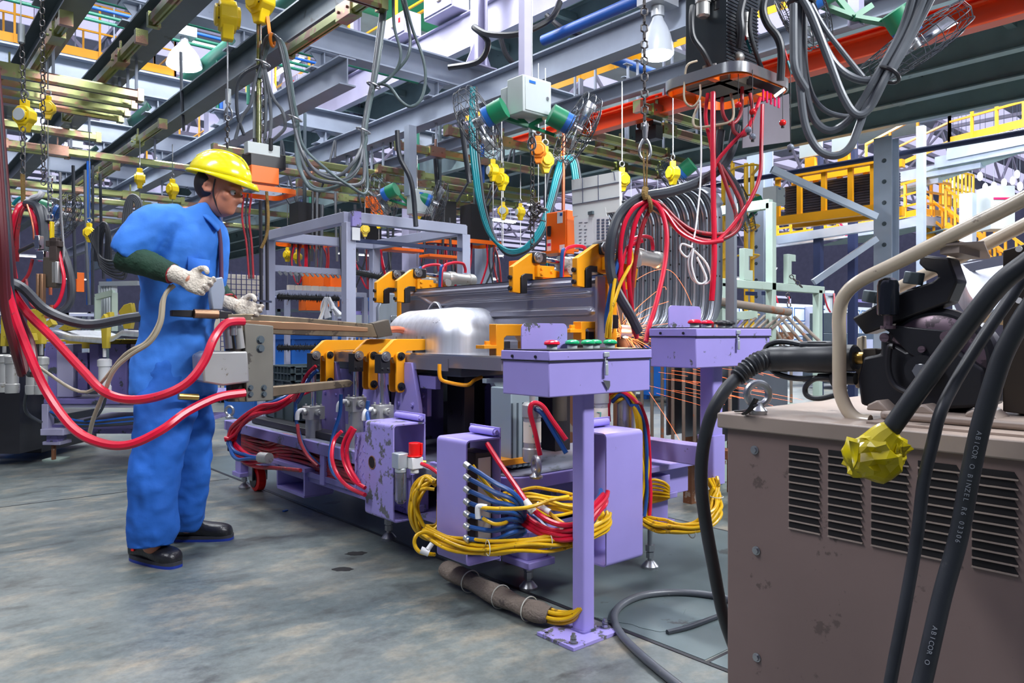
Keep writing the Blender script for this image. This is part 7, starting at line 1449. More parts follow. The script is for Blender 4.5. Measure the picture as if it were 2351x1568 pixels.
for i, (px, py, d, w_, h_) in enumerate([(718, 655, 9, .18, .3), (775, 648, 9.5, .3, .2), (745, 690, 9.2, .3, .15), (712, 700, 9, .2, .14), (660, 617, 9, .5, .03), (925, 575, 8, .4, .03), (1010, 590, 8, .4, .03), (860, 475, 11, .2, .3)]):
    m = MB(); m.box(W(px, py, d), (w_, .2, h_)); tag(m.build('orange_box', 'orange_box', bevel=.004), '%s small far orange unit seen through the lilac rack' % ORD[i], 'box', 'far orange units')
# ---------------------------------------------------------------- stacked curved pillars
pil = None
for i in range(14):
    y = 3.60-.069*i; s = 1+.0*i
    if pil is None:
        pil = T('pressed_pillar', 'x', 'sheet metal part', (3.95, y, 1.0), 'stack of curved pressed pillars')
        prof = cr([V(-.22, 0, .86), V(-.15, 0, .855), V(-.07, 0, .82), V(-.01, 0, .74), V(.0, 0, .62), V(.0, 0, .35), V(-.005, 0, .2), V(-.04, 0, .09), V(-.12, 0, .03), V(-.22, 0, .01)], 5)
        for nm, w0, w1, off, mt in (('web', 0, .045, 0, 'grey_sheet'), ('flange', -.012, .004, .03, 'sheet_mid'), ('rib', .015, .03, -.014, 'grey_sheet2')):
            m = MB(); n = len(prof)
            for ww in (w0, w1): m.v += [V(p.x+3.95, y+ww, p.z+1.0) for p in prof]
            m.f += [(k, k+1, n+k+1, n+k) for k in range(n-1)]
            if nm == 'flange':
                j = len(m.v); m.v += [V(p.x+3.95+.10*(1 if k < n*.3 else .6), y+w0, p.z+1.0+.02) for k, p in enumerate(prof)]; m.f += [(k, j+k, j+k+1, k+1) for k in range(n-1)]
            if nm == 'rib': m.v = [v+V(off, 0, 0) for v in m.v]
            o = m.build(nm, mt, pil, sharp=70); sd = o.modifiers.new('s', 'SOLIDIFY'); sd.thickness = .003
        m = MB(); [m.cyl((3.945, y-.013, 1.35+k*.09), (3.945, y-.016, 1.35+k*.09), .007, n=8) for k in range(5)]; [m.cyl((3.98, y-.013, 1.35+k*.09), (3.98, y-.016, 1.35+k*.09), .006, n=8) for k in range(5)]; m.build('punched_holes', 'slot', pil)
        pil['label'] = 'leftmost of the curved grey pressed pillars stacked right of the white board'
    else: dup(pil, (3.95, y, 1.0), label='%s from the left of the curved grey pressed pillars stacked behind the red hoses' % ORD[i])
m = MB(); m.bb(3.66, 2.66, .965, 4.2, 3.7, .998); r = T('pillar_rack', 'steel rack shelf carrying the curved pressed pillars', 'rack', (3.9, 3.2, 0)); m.build('shelf', 'steel_dark', r)
for x, y in ((3.7, 2.7), (4.15, 2.7), (3.7, 3.65), (4.15, 3.65)): MB().bb(x-.03, y-.03, 0, x+.03, y+.03, .965).build('leg', 'rust', r)
m = MB(); q = RX(1637, 440, 3.98); m.bb(3.97, 2.58, 1.0, 4.0, 2.64, 1.88); m.build('end_plate', 'grey_sheet', r)
# rusty barred crate below
r = T('barred_stillage', 'rusty barred steel stillage between the two pedestals', 'stillage', (3.5, 2.6, 0))
for k in range(9): y = 2.9-k*.075; MB().cyl((3.5, y, .38), (3.5, y, .93), .010, n=8).build('bar', 'rust_bar', r)
MB().bb(3.46, 2.15, .33, 3.54, 2.95, .38).build('bottom_rail', 'rust', r, bevel=.003); MB().bb(3.47, 2.15, .93, 3.53, 2.95, .97).build('top_rail', 'rust', r, bevel=.003); MB().bb(3.5, 2.15, .30, 4.2, 2.2, .36).build('side_rail', 'rust', r)
for y in (2.2, 2.9): MB().bb(3.46, y-.035, 0, 3.54, y+.035, .33).build('foot', 'rust', r)
for k in range(5):
    m = MB(); m.prism([(0, 0), (.5, 0), (.5, .4), (.42, .5), (.05, .5), (0, .42)], (3.58, 2.3+k*.12, .40), X1, UP, .012); tag(m.build('sheet_part', 'grey_sheet2', bevel=.003), '%s grey sheet standing in the rusty barred stillage' % ORD[k], 'sheet metal part', 'sheets in the stillage')
# ---------------------------------------------------------------- pale green rusty rack on the right
YR = 2.95; r = T('green_rack', 'pale green rusty steel rack with hooks behind the second control box', 'rack', (5.0, YR, 0))
def gx(px): return Xat(px, YR)
for px, z in ((1656, 1.34), (1770, 1.95), (1877, 1.34)): MB().bar((gx(px), YR, 0), (gx(px), YR, z), .055, .055, X1).build('post', 'green_pale', r, bevel=.003)
MB().bar((gx(1648), YR, 1.34), (gx(1886), YR, 1.34), .055, .055).build('beam', 'green_pale', r, bevel=.003)
MB().bar((gx(1770), YR, 1.94), (gx(1770), YR+1.1, 1.94), .055, .07).build('top_arm', 'green_pale', r, bevel=.003)
for px, s in ((1712, 1), (1812, -1)):
    x = gx(px); m = MB(); m.prism([(-.0, 0), (.11, 0), (.11, .07), (.06, .07), (.06, .17), (.11, .17), (.11, .22), (0, .22)] if s > 0 else [(0, 0), (.11, 0), (.11, .07), (.05, .07), (.05, .17), (.11, .17), (.11, .22), (0, .22)], (x-.05, YR, 1.37), X1, UP, .04); m.build('hook_bracket', 'green_pale', r, bevel=.002)
MB().cyl(W(1640, 690, 5.0), W(1812, 717, 5.4), .028, n=16).build('round_bar', 'rust_bar', r)
MB().bar((gx(1658), YR+.1, 1.10), (gx(1765), YR+.1, 1.14), .02, .06).build('side_plate', 'green_pale', r)
for k in range(8): MB().cyl(W(1688+k*17, 725+k*0, 5.6), W(1665+k*15, 755, 5.3), .011, n=8).build('slant_bar', 'rust_bar', r)
for k in range(5): MB().cyl(W(1760+k*16, 728, 5.8), W(1800+k*22, 790, 5.4), .012, n=8).build('slant_bar', 'rust_bar', r)
for k in range(10): px = 1668+k*24; MB().cyl((gx(px), YR+.25, .42), (gx(px), YR+.25, .95), .012, n=8).build('cage_bar', 'rust_bar', r)
MB().bar((gx(1650), YR+.25, .98), (gx(1886), YR+.25, .98), .03, .06).build('cage_rail', 'rust', r); MB().bar((gx(1650), YR+.25, .4), (gx(1886), YR+.25, .4), .05, .06).build('cage_rail', 'green_pale', r)
tag(MB().chain(W(1814, 632, 5.4), W(1842, 660, 5.4), .04, .004).chain(W(1808, 672, 5.4), W(1812, 706, 5.4), .04, .004).build('small_chain', 'chain'), 'short chain holding the round bar on the pale green rack', 'chain')
# pale panels with blue outlined sheets
r = T('info_wall', 'pale partition with blue outlined rectangles behind the green rack', 'partition', W(1800, 760, 11)); YP = 8.0
a, b = Xat(1690, YP), Xat(2000, YP); MB().bb(a, YP, .3, b, YP+.05, 1.6).build('panel', 'panel_white', r)
for i in range(11):
    for j in range(3):
        x = a+.1+i*(b-a-.1)/11; z = .62+j*.32; w_ = (b-a)/11*.82; m = MB(); [m.bar(p, q, .012, .012) for p, q in (((x, YP-.005, z), (x+w_, YP-.005, z)), ((x, YP-.005, z+.26), (x+w_, YP-.005, z+.26)), ((x, YP-.005, z), (x, YP-.005, z+.26)), ((x+w_, YP-.005, z), (x+w_, YP-.005, z+.26)))]; m.build('sheet_outline', 'panel_blue', r)
MB().bb(a+3, YP-.3, 0, a+3.2, YP-.2, 1.9).build('upright', 'light_box', r)
for i, (px, py, d) in enumerate([(1725, 674, 8), (1762, 674, 8)]): tag(MB().box(W(px, py, d), (.2, .02, .04)).build('blue_sign', 'navy'), ['left', 'right'][i]+' small navy sign above the pale partition', 'sign')
# ---------------------------------------------------------------- yellow caged conveyor, columns, braces on the right
XC = 9.9; r = T('overhead_conveyor', 'yellow framed overhead carrier holding a stack of black strips at right', 'conveyor', RX(1890, 450, XC))
def cx_(px, py, o=0): return RX(px, py, XC+o)
for o, nm in ((0, 1), (.45, 2)):
    p, q = cx_(1785, 508), cx_(2040, 474); p2, q2 = cx_(1779, 407), cx_(2040, 366)
    ya, yb = p.y, q.y; zb, zt = p.z, p2.z
    MB().bb(XC+o-.05, yb, zb-.06, XC+o+.05, ya, zb+.06).build('bottom_beam', 'rail_yellow', r); MB().bb(XC+o-.05, yb, zt-.05, XC+o+.05, ya, zt+.05).build('top_beam', 'rail_yellow', r)
    for px in (1786, 1836, 1892, 1953, 2005): y = Yat(px, XC); MB().bb(XC+o-.025, y-.032, zb, XC+o+.025, y+.032, zt).build('post', 'rail_yellow', r)
for k in range(2): y = Yat((1862, 1938)[k], XC); MB().bb(XC-.04, y-.07, zt+.05, XC+.04, y+.07, zt+.18).build('yoke', 'rail_yellow', r); MB().bb(XC-.02, y-.16, zt+.2, XC+.02, y+.16, zt+.46).build('trolley_plate', 'light_box', r)
m = MB(); [m.bb(XC+.1, yb, zb+.08+k*.035, XC+.36, ya-.05, zb+.108+k*.035) for k in range(12)]; m.build('black_strips', 'rubber_belt', r)['kind'] = 'stuff'
def colm(px, y0, y1, d, w_, mt, lab, ib=True):
    a, b = W(px, y0, d), W(px, y1, d); b.z = 0 if y1 > 600 else b.z; t = T('steel_column', lab, 'column', (a.x, a.y, b.z)); m = MB()
    (m.ibeam(a, b, w_, w_, .02, up=X1) if ib else m.bar(a, b, w_, w_, X1)); m.build('shaft', mt, t)
    if ib: m = MB(); m.bb(a.x-w_*.7, a.y-w_*.7, b.z, a.x+w_*.7, a.y+w_*.7, b.z+.03); m.build('base_plate', mt, t); m = MB(); [m.bolt((a.x-w_*.5, a.y-.02, b.z+.3+k*.25), -X1, .02, .02) for k in range(12)]; m.build('bolt_row', 'steel_dark', t)
colm(2035, 318, 700, 9.06, .21, 'steel_bluegrey', 'big bluish steel column behind the beige tube handle')
colm(1745, 300, 700, 11.5, .28, 'steel_bluegrey', 'pale steel column beside the yellow ladder'); colm(1879, 300, 700, 11.6, .11, 'navy', 'left navy post behind the black strips', False); colm(1958, 300, 700, 11.6, .11, 'navy', 'right navy post behind the black strips', False)
colm(2115, 290, 700, 13, .12, 'steel_bluegrey', 'thin pale post right of the big bluish column', False); colm(943, 300, 640, 12, .2, 'steel_lilac', 'far lilac column seen through the rack', False); colm(490, 250, 640, 12, .22, 'steel_lilac', 'far lilac column behind the worker', False); colm(1395, 330, 640, 16, .3, 'steel_bluegrey', 'far column behind the white board', False); colm(2222, 445, 700, 16, .25, 'steel_bluegrey', 'far column left of the lit bulbs', False); colm(1110, 500, 640, 12, .2, 'steel_grey', 'grey far column left of the teal loop', False); colm(250, 640, 700, 18, .1, 'blue_pipe', 'far blue post at the left', False)
def brace(p, q, w_, lab, mt='steel_bluegrey'): tag(MB().bar(W(*p), W(*q), w_, w_).build('brace', mt), lab, 'brace')
brace((1772, 388, 8.9), (2012, 498, 8.9), .075, 'long diagonal grey brace crossing the yellow carrier'); brace((1868, 648, 8.9), (2012, 548, 8.9), .07, 'lower diagonal grey brace rising to the big column'); brace((1785, 552, 12), (2012, 518, 11), .13, 'horizontal grey beam under the yellow carrier')
# ladder with cage
r = T('caged_ladder', 'yellow caged ladder left of the pale green rack', 'ladder', W(1697, 700, 8.6))
for px in (1661, 1682, 1713, 1727): a, b = W(px, 375, 8.6), W(px, 700, 8.6); b.z = 0; MB().cyl(a, b, .025, n=8).build('stile', 'rail_yellow2', r)
for k in range(22): z = 2.95-k*.14; a, b = W(1661, 600, 8.6), W(1682, 600, 8.6); a.z = b.z = z; MB().cyl(a, b, .014, n=6).build('rung', 'rail_yellow2', r)
for k in range(7): z = 2.8-k*.32; p = W(1672, 600, 8.55); q = W(1720, 600, 8.4); MB().tube([V(W(1661, 600, 8.6).x, W(1661, 600, 8.6).y, z), V(p.x, p.y, z)-FW*.35, V(q.x, q.y, z)-FW*.3, V(W(1727, 600, 8.6).x, W(1727, 600, 8.6).y, z)], .02, n=6, flat=.5).build('hoop', 'rail_yellow2', r)
# far platforms, stairs and rails
r = T('far_platform', 'far steel platform with yellow rails right of the big column', 'platform', W(2050, 520, 20)); d0 = 19
P1, P2, P3 = W(2012, 527, d0+1), W(2115, 507, d0-1), W(2180, 512, d0+.5)
for a, b in ((W(1780, 560, 23), P1), (P1, P2), (P2, P3)): MB().bar(a, b, .12, .22).build('edge_beam', 'steel_bluegrey', r)
m = MB(); m.add([P1, P2, P3, P3+FW*4, P1+FW*4], [(0, 1, 2, 3, 4)]); m.build('deck', 'steel_green', r)
for a, b, n, lab in ((W(1785, 548, 22), W(1880, 535, 21), 3, 'yellow railing low behind the yellow carrier'), (W(1895, 533, 21), W(2012, 517, 20), 4, 'yellow railing with a round sign behind the black strips'), (P1+UP*.15, P2+UP*.15, 3, 'yellow railing right of the big column'), (P2+UP*.15, P3+UP*.15, 3, 'yellow railing at the head of the far stairs')): railing(a, b, n, lab, 'rail_yellow', h=.85, t=.06, toe=.15, mids=(.33, .66))
m = MB(); a = W(1945, 505, 20.5); m.cyl(a, a-FW*.02, .26, n=28); tag(m.build('round_sign', 'paper'), 'small round prohibition sign on the far yellow railing', 'sign')
m = MB(); m.torus(a-FW*.03, FW, .22, .03, 28, 6); m.bar(a-FW*.03-RT*.15+UP*.15, a-FW*.03+RT*.15-UP*.15, .03, .03); m.bar(a-FW*.03-RT*.12, a-FW*.03+RT*.12, .03, .03); [m.bar(a-FW*.03-RT*.18+RT*.11*k-UP*.40, a-FW*.03-RT*.12+RT*.11*k-UP*.40, .03, .07) for k in range(4)]; tag(m.build('sign_symbol', 'pink'), 'red ring symbol and red characters of the small round prohibition sign', 'sign')
st = T('staircase', 'far yellow staircase descending to the right behind the tube handle', 'staircase', W(2260, 580, 18))
for dx in (0, .9):
    a, b = W(2172, 520, 18)+FW*dx, W(2360, 668, 16)+FW*dx; MB().bar(a, b, .05, .22).build('stringer', 'rail_yellow', st)
    for h in (.45, .9): MB().bar(a+UP*h, b+UP*h, .05, .05).build('handrail', 'rail_yellow', st)
    for k in range(9): p = a.lerp(b, k/8); MB().bar(p, p+UP*.9, .05, .05, X1).build('baluster', 'rail_yellow', st)
for k in range(12): p = W(2172, 520, 18).lerp(W(2360, 668, 16), (k+.5)/12); MB().bar(p, p+FW*.9, .2, .03).build('tread', 'steel_green', st)
r = T('high_platform', 'high platform with yellow railing at the right edge', 'platform', W(2270, 350, 17)); a, b, c_ = W(2180, 352, 17), W(2420, 300, 14), W(2195, 385, 19)
MB().bar(a, b, .14, .3).build('edge_beam', 'steel_bluegrey', r); m = MB(); m.add([a-UP*.2, b-UP*.2, b+FW*8-UP*.2, a+FW*8-UP*.2], [(0, 1, 2, 3)]); m.build('deck', 'steel_green', r)
for k in range(4): MB().bar(a+FW*(k*1.6+.5)-UP*.1, b+FW*(k*1.6+.5)-UP*.1, .12, .25).build('joist', 'steel_bluegrey', r)
railing(a+UP*.2, b+UP*.2, 4, 'yellow railing on the high platform at the right edge', 'rail_yellow', t=.055, toe=.16, mids=(.5,)); railing(a+UP*.2, a+UP*.2+FW*4, 3, 'yellow railing running back from the corner of the high platform', 'rail_yellow', t=.055, toe=.1); railing(W(2165, 470, 21), W(2235, 485, 21), 8, 'small pale far railing above the staircase', 'rail_yellow2', t=.05, h=1.0, toe=0)
bp = T('control_cabinet', 'far grey control cabinet with a red strip and small lights at right', 'control cabinet', W(2285, 510, 16)); q = W(2285, 480, 16); m = MB(); m.box(q, (.5, .5, .9), -YAW); m.build('case', 'light_box', bp); MB().box(q-FW*.26+UP*.18, (.4, .01, .04), -YAW).build('red_strip', 'pink', bp)
for k in range(3): MB().cyl(q-FW*.26-RT*.1+RT*.1*k-UP*.05, q-FW*.28-RT*.1+RT*.1*k-UP*.05, .025, n=10).build('signal_light', 'led_green' if k == 1 else 'led_red', bp)
random.seed(14)
for k, (px, py) in enumerate([(2188, 425), (2208, 402), (2218, 440), (2232, 458), (2250, 405), (2262, 430), (2282, 428), (2305, 420), (2325, 415), (2342, 428), (2200, 455), (2335, 400)]):
    p = W(px, py, 24+k % 3); t = T('far_lamp', '%s of the cluster of far hanging white lamps at right' % ORD[k], 'lamp', p, 'far hanging lamps'); MB().sph(p, .08, (1, 1, 1.8), 12, 8).build('bulb', 'lamp_glass', t); MB().cyl(p+UP*.15, V(p.x, p.y, 10), .008, n=6).build('rod', 'steel_grey', t)
# silver pressed part on the right behind the wire feeder
r = T('pressed_part', 'shiny silver pressed part seen through the handle frame of the wire feeder', 'sheet metal part', RY(2250, 700, .62))
m = MB(); n = 16; i0 = 0
prof = [RX(2190+x, y, 3.1) for x, y in ((0, 612), (60, 600), (140, 590), (200, 585))]
A = [RX(2188, 618, 3.0), RX(2192, 660, 2.97), RX(2205, 700, 2.94), RX(2232, 728, 2.92), RX(2275, 742, 2.92), RX(2330, 745, 2.92)]; B = [RX(2250, 600, 3.05), RX(2262, 630, 3.0), RX(2275, 655, 2.96), RX(2290, 670, 2.94), RX(2310, 680, 2.94), RX(2350, 682, 2.94)]
Ac, Bc = cr(A, 5), cr(B, 5); mid_ = [a.lerp(b, .5)-X1*.05 for a, b in zip(Ac, Bc)]; D = [b+Y1*-.3+X1*.1 for b in Bc]
n = len(Ac); m.v += Ac+mid_+Bc+D
for j in range(3): m.f += [(j*n+k, (j+1)*n+k, (j+1)*n+k+1, j*n+k+1) for k in range(n-1)]
o = m.build('dome', 'hump', r, sharp=70); o.modifiers.new('s', 'SOLIDIFY').thickness = .004
q4('X', 3.1, [(2185, 606), (2260, 592), (2420, 570), (2420, 860), (2250, 850), (2220, 760), (2190, 700)], .01, 'back_sheet', 'dark_plate', r)
MB().bar(RX(2200, 620, 2.98), RX(2420, 575, 2.98), .012, .03).build('rib', 'sheet_edge', r); q4('X', 3.15, [(2200, 860), (2420, 870), (2420, 1300), (2200, 1300)], .3, 'stand', 'steel_dark', r)
MB().bar(RX(2150, 880, 3.05), RX(2420, 895, 3.05), .05, .06).build('yellow_edge', 'rail_yellow', r)
# ================================================================ SECOND FIXTURE at the left
lf = T('welding_fixture', 'second lilac clamping fixture with olive yellow clamps at the left edge', 'welding fixture', W(200, 1050, 6.0)); lf['_o'] = tuple(lf.location)
def LB(px0, py0, px1, py1, d, th, name, mt, par=None, bev=.004):
    a, b = W(px0, py0, d), W(px1, py1, d); c = (a+b)/2+FW*th/2; m = MB(); m.box(c, (abs((b-a).dot(RT)), th, abs(a.z-b.z)), -YAW); return m.build(name, mt, par or lf, bevel=bev)
LB(100, 917, 420, 928, 5.6, 1.2, 'table_plate', 'purple_dirty'); LB(100, 928, 420, 936, 5.62, 1.1, 'table_edge', 'steel_lilac'); LB(95, 928, 110, 985, 5.6, .08, 'corner_post', 'steel_lilac'); LB(110, 975, 420, 985, 5.65, .9, 'lower_beam', 'purple_dirty'); LB(92, 985, 145, 1000, 5.55, .2, 'foot_flange', 'steel_lilac'); LB(106, 1000, 132, 1016, 5.6, .12, 'foot_block', 'purple_dirty'); LB(97, 1014, 138, 1022, 5.6, .15, 'foot_flange', 'steel_lilac')
LB(96, 1055, 135, 1064, 5.9, .15, 'foot_pad', 'green_pale'); LB(117, 1022, 124, 1056, 5.65, .03, 'levelling_foot', 'rust'); LB(-60, 960, 95, 1040, 6.0, .8, 'dark_base', 'black'); LB(150, 982, 320, 996, 5.7, .5, 'pan', 'purple_dirty')
for a in ((103, 785, 130, 912), (130, 790, 168, 912), (178, 810, 200, 905), (250, 790, 290, 910), (300, 790, 330, 905), (205, 790, 226, 905)): LB(*a, 5.75, .12, 'upright', 'purple_dirty' if a[0] not in (130, 300) else 'steel_lilac')
LB(100, 780, 400, 800, 5.95, .5, 'nest_frame', 'yellow_old')
m = MB(); a = [W(x, y, 5.5) for x, y in ((120, 758), (160, 770), (240, 776), (262, 770), (280, 758), (330, 762), (400, 765))]; n = len(a); m.v += a+[p+FW*.7 for p in a]; m.f += [(k, k+1, n+k+1, n+k) for k in range(n-1)]; m.v += [p-UP*.04-FW*.01 for p in a]; m.f += [(k, 2*n+k, 2*n+k+1, k+1) for k in range(n-1)]
o = m.build('pressed_sheet', 'hump', None); o.modifiers.new('s', 'SOLIDIFY').thickness = .003; tag(o, 'wavy silver pressed sheet lying on the left fixture', 'sheet metal part')
for px, py in ((240, 820), (75, 815), (95, 815), (10, 810), (28, 812)):
    p = W(px, py, 5.5 if px > 200 else 5.2); m = MB(); m.lathe(p-UP*.27, UP, [(0, .042), (.02, .046), (.06, .046), (.065, .04), (.2, .04), (.205, .048), (.25, .048), (.26, .03)], 20); m.cyl(p, p+UP*.12, .012); o = m.build('air_cylinder', 'white' if px == 240 else 'alu', lf)

for i, (pts, d) in enumerate([([(228, 735), (238, 720), (246, 735), (244, 800), (234, 800), (232, 760)], 5.45), ([(243, 718), (252, 716), (256, 742), (246, 745)], 5.5), ([(78, 712), (102, 706), (102, 720), (94, 725), (95, 790), (80, 790)], 5.1), ([(2, 725), (14, 725), (11, 795), (0, 795)], 5.0), ([(20, 722), (35, 722), (30, 790), (18, 795)], 5.0), ([(62, 712), (82, 708), (84, 780), (62, 786)], 5.3), ([(55, 768), (72, 765), (75, 782), (55, 785)], 5.0), ([(133, 755), (155, 740), (182, 742), (175, 756), (150, 760)], 5.6), ([(102, 740), (115, 732), (122, 745), (112, 752)], 5.4), ([(284, 700), (300, 695), (305, 720), (298, 755), (284, 755), (272, 715)], 5.7), ([(45, 765), (58, 750), (60, 780), (48, 782)], 5.2)]):
    P_ = [W(x, y, d) for x, y in pts]; m = MB(); n = len(P_); m.v += P_+[p+FW*.06 for p in P_]; m.f += [tuple(range(n)), tuple(range(2*n-1, n-1, -1))]+[(k, n+k, n+(k+1) % n, (k+1) % n) for k in range(n)]
    bm = bmesh.new(); me = bpy.data.meshes.new('t'); me.from_pydata(m.v, [], m.f); bm.from_mesh(me); bmesh.ops.recalc_face_normals(bm, faces=bm.faces[:]); m.f = [tuple(v.index for v in f.verts) for f in bm.faces]; bm.free(); bpy.data.meshes.remove(me)
    m.build('clamp', 'olive', lf, bevel=.003)
for i in range(6): H([(115+i*3, 945+i*3, 5.6), (160, 962+i*3, 5.58), (210, 968+i*2, 5.58), (300, 958+i*3, 5.6), (380, 955+i*2, 5.6)], .009, 'cable_dark' if i % 3 else 'blue_pipe', '%s cable lying along the table of the left fixture' % ORD[i])
H([(243, 905, 5.5), (238, 930, 5.5), (222, 955, 5.5), (195, 965, 5.55)], .010, 'cable_dark', 'dark cable curving down from the white cylinder of the left fixture'); H([(85, 840, 5.2), (62, 900, 5.2), (60, 945, 5.3), (95, 970, 5.4)], .012, 'cable_dark', 'dark cable at the left end of the left fixture')
m = MB(); m.box(W(22, 900, 5.8), (.35, .3, .9), -YAW); tag(m.build('machine_box', 'black'), 'dark machine box at the left edge behind the red hoses', 'machine')
# hanging gun at the left
hg = T('hanging_welding_gun', 'suspended welding gun with chrome parts at the left, on a yellow link', 'welding gun', W(105, 600, 4.8))
for a in ((98, 590, 128, 660, .1, 'gun_block'), (112, 545, 130, 600, .08, 'gun_dark'), (104, 552, 136, 566, .06, 'gun_dark'), (118, 600, 133, 650, .09, 'alu'), (82, 575, 100, 597, .07, 'chrome'), (78, 540, 90, 572, .05, 'chrome')): LB(a[0], a[1], a[2], a[3], 4.75, a[4], 'gun_body_part', a[5], hg)
LB(113, 508, 119, 554, 4.75, .03, 'yellow_link', 'hoist_yellow', hg); LB(82, 628, 88, 712, 4.7, .04, 'copper_bar', 'copper_dark', hg); LB(90, 628, 97, 712, 4.7, .04, 'copper_bar', 'copper_dark', hg)
m = MB(); m.tube([W(138, 395, 4.8), W(140, 480, 4.8), W(145, 560, 4.8), (W(147, 600, 4.8)), W(156, 610, 4.8), W(152, 620, 4.8), W(138, 622, 4.8)], .008, n=8); m.build('bent_rod', 'steel_bare', hg); m = MB(); m.tube([W(118, 455, 4.8), W(130, 457, 4.8), W(138, 460, 4.8)], .006, n=6); m.build('rod_link', 'steel_bare', hg)
m = MB(); m.cyl(W(118, 700, 4.7), W(117, 724, 4.7), .012, n=10); m.cyl(W(105, 726, 4.7), W(122, 724, 4.7), .016, n=10); m.cyl(W(116, 660, 4.7), W(116, 677, 4.7), .010, n=10); m.build('copper_tip', 'copper', hg)
tag(MB().chain(W(115, 405, 4.8), W(116, 505, 4.8), .05, .005).build('lifting_chain', 'chrome'), 'bright chain above the yellow link of the left hanging gun', 'chain')
m = MB(); m.bar(W(52, 400, 5.1), W(54, 480, 5.1), .035, .01); tag(m.build('sling', 'strap_brown'), 'brown sling holding the red hose bundle at the left', 'sling'); tag(hose([(60, 465, 5.), (75, 455, 5.), (90, 450, 4.95), (98, 440, 4.95)], .02).build('wrapped_cloth', 'paper'), 'grey taped rope end at the top of the left hose bundle', 'rope')
for i, (mt, r_, pts) in enumerate([('cable_dark', .03, [(62, 468, 5.), (85, 475, 4.95), (98, 510, 4.9), (101, 555, 4.85), (100, 590, 4.8)]), ('cable_dark', .02, [(75, 470, 5.), (100, 480, 4.95), (110, 510, 4.9)]), ('red_hose', .017, [(55, 468, 5.), (40, 480, 5.), (30, 530, 5.), (28, 590, 5.), (35, 640, 5.)]), ('red_hose', .017, [(52, 470, 5.), (36, 490, 4.95), (24, 550, 4.95), (24, 620, 4.95)]), ('red_dirty', .016, [(58, 472, 5.), (46, 490, 4.98), (38, 540, 4.98), (38, 600, 5.)]), ('red_hose', .013, [(62, 468, 5.), (78, 500, 4.9), (90, 550, 4.9), (93, 600, 4.9)]), ('red_hose', .013, [(90, 490, 5.), (105, 490, 4.95), (110, 530, 4.9)]), ('red_hose', .011, [(132, 560, 4.8), (140, 600, 4.78), (147, 640, 4.76), (140, 680, 4.74), (125, 705, 4.72), (100, 712, 4.7)]), ('cable_dark', .024, [(136, 560, 4.85), (150, 590, 4.82), (163, 640, 4.8), (162, 690, 4.78), (140, 716, 4.75), (105, 722, 4.72)]), ('cable_dark', .014, [(80, 560, 5.), (60, 570, 5.), (40, 580, 5.), (20, 600, 5.)]), ('red_dirty', .01, [(75, 595, 4.8), (65, 630, 4.8), (45, 655, 4.8)]), ('red_dirty', .008, [(60, 640, 4.8), (72, 700, 4.75), (100, 708, 4.72)]), ('teal_hose', .012, [(30, 470, 5.2), (45, 455, 5.2), (60, 462, 5.2), (78, 490, 5.2), (80, 520, 5.2)]), ('copper', .006, [(62, 470, 4.85), (74, 510, 4.8), (78, 550, 4.8)])]):
    H(pts, r_, mt, '%s %s of the bundle around the left hanging gun' % (ORD[i], {'cable_dark': 'black cable', 'red_hose': 'red hose', 'red_dirty': 'dull red hose', 'teal_hose': 'teal hose', 'copper': 'copper wire'}[mt]))
m = MB(); [m.bar(W(232+k*6, 655, 7), W(232+k*6, 755, 7), .02, .05, X1) for k in range(6)]; m.bar(W(230, 652, 6.95), W(318, 650, 7), .06, .04); tag(m.build('grey_press_frame', 'alu_clean'), 'pale grey upright press frame left of the worker hips', 'frame')
m = MB(); m.bar(W(262, 672, 6.8), W(262, 760, 6.8), .05, .05, X1); m.bar(W(222, 682, 6.8), W(262, 672, 6.8), .05, .05); m.bar(W(224, 682, 6.8), W(224, 760, 6.8), .03, .05, X1); tag(m.build('upright_stand', 'green_pale'), 'pale green upright frame behind the left fixture', 'frame')
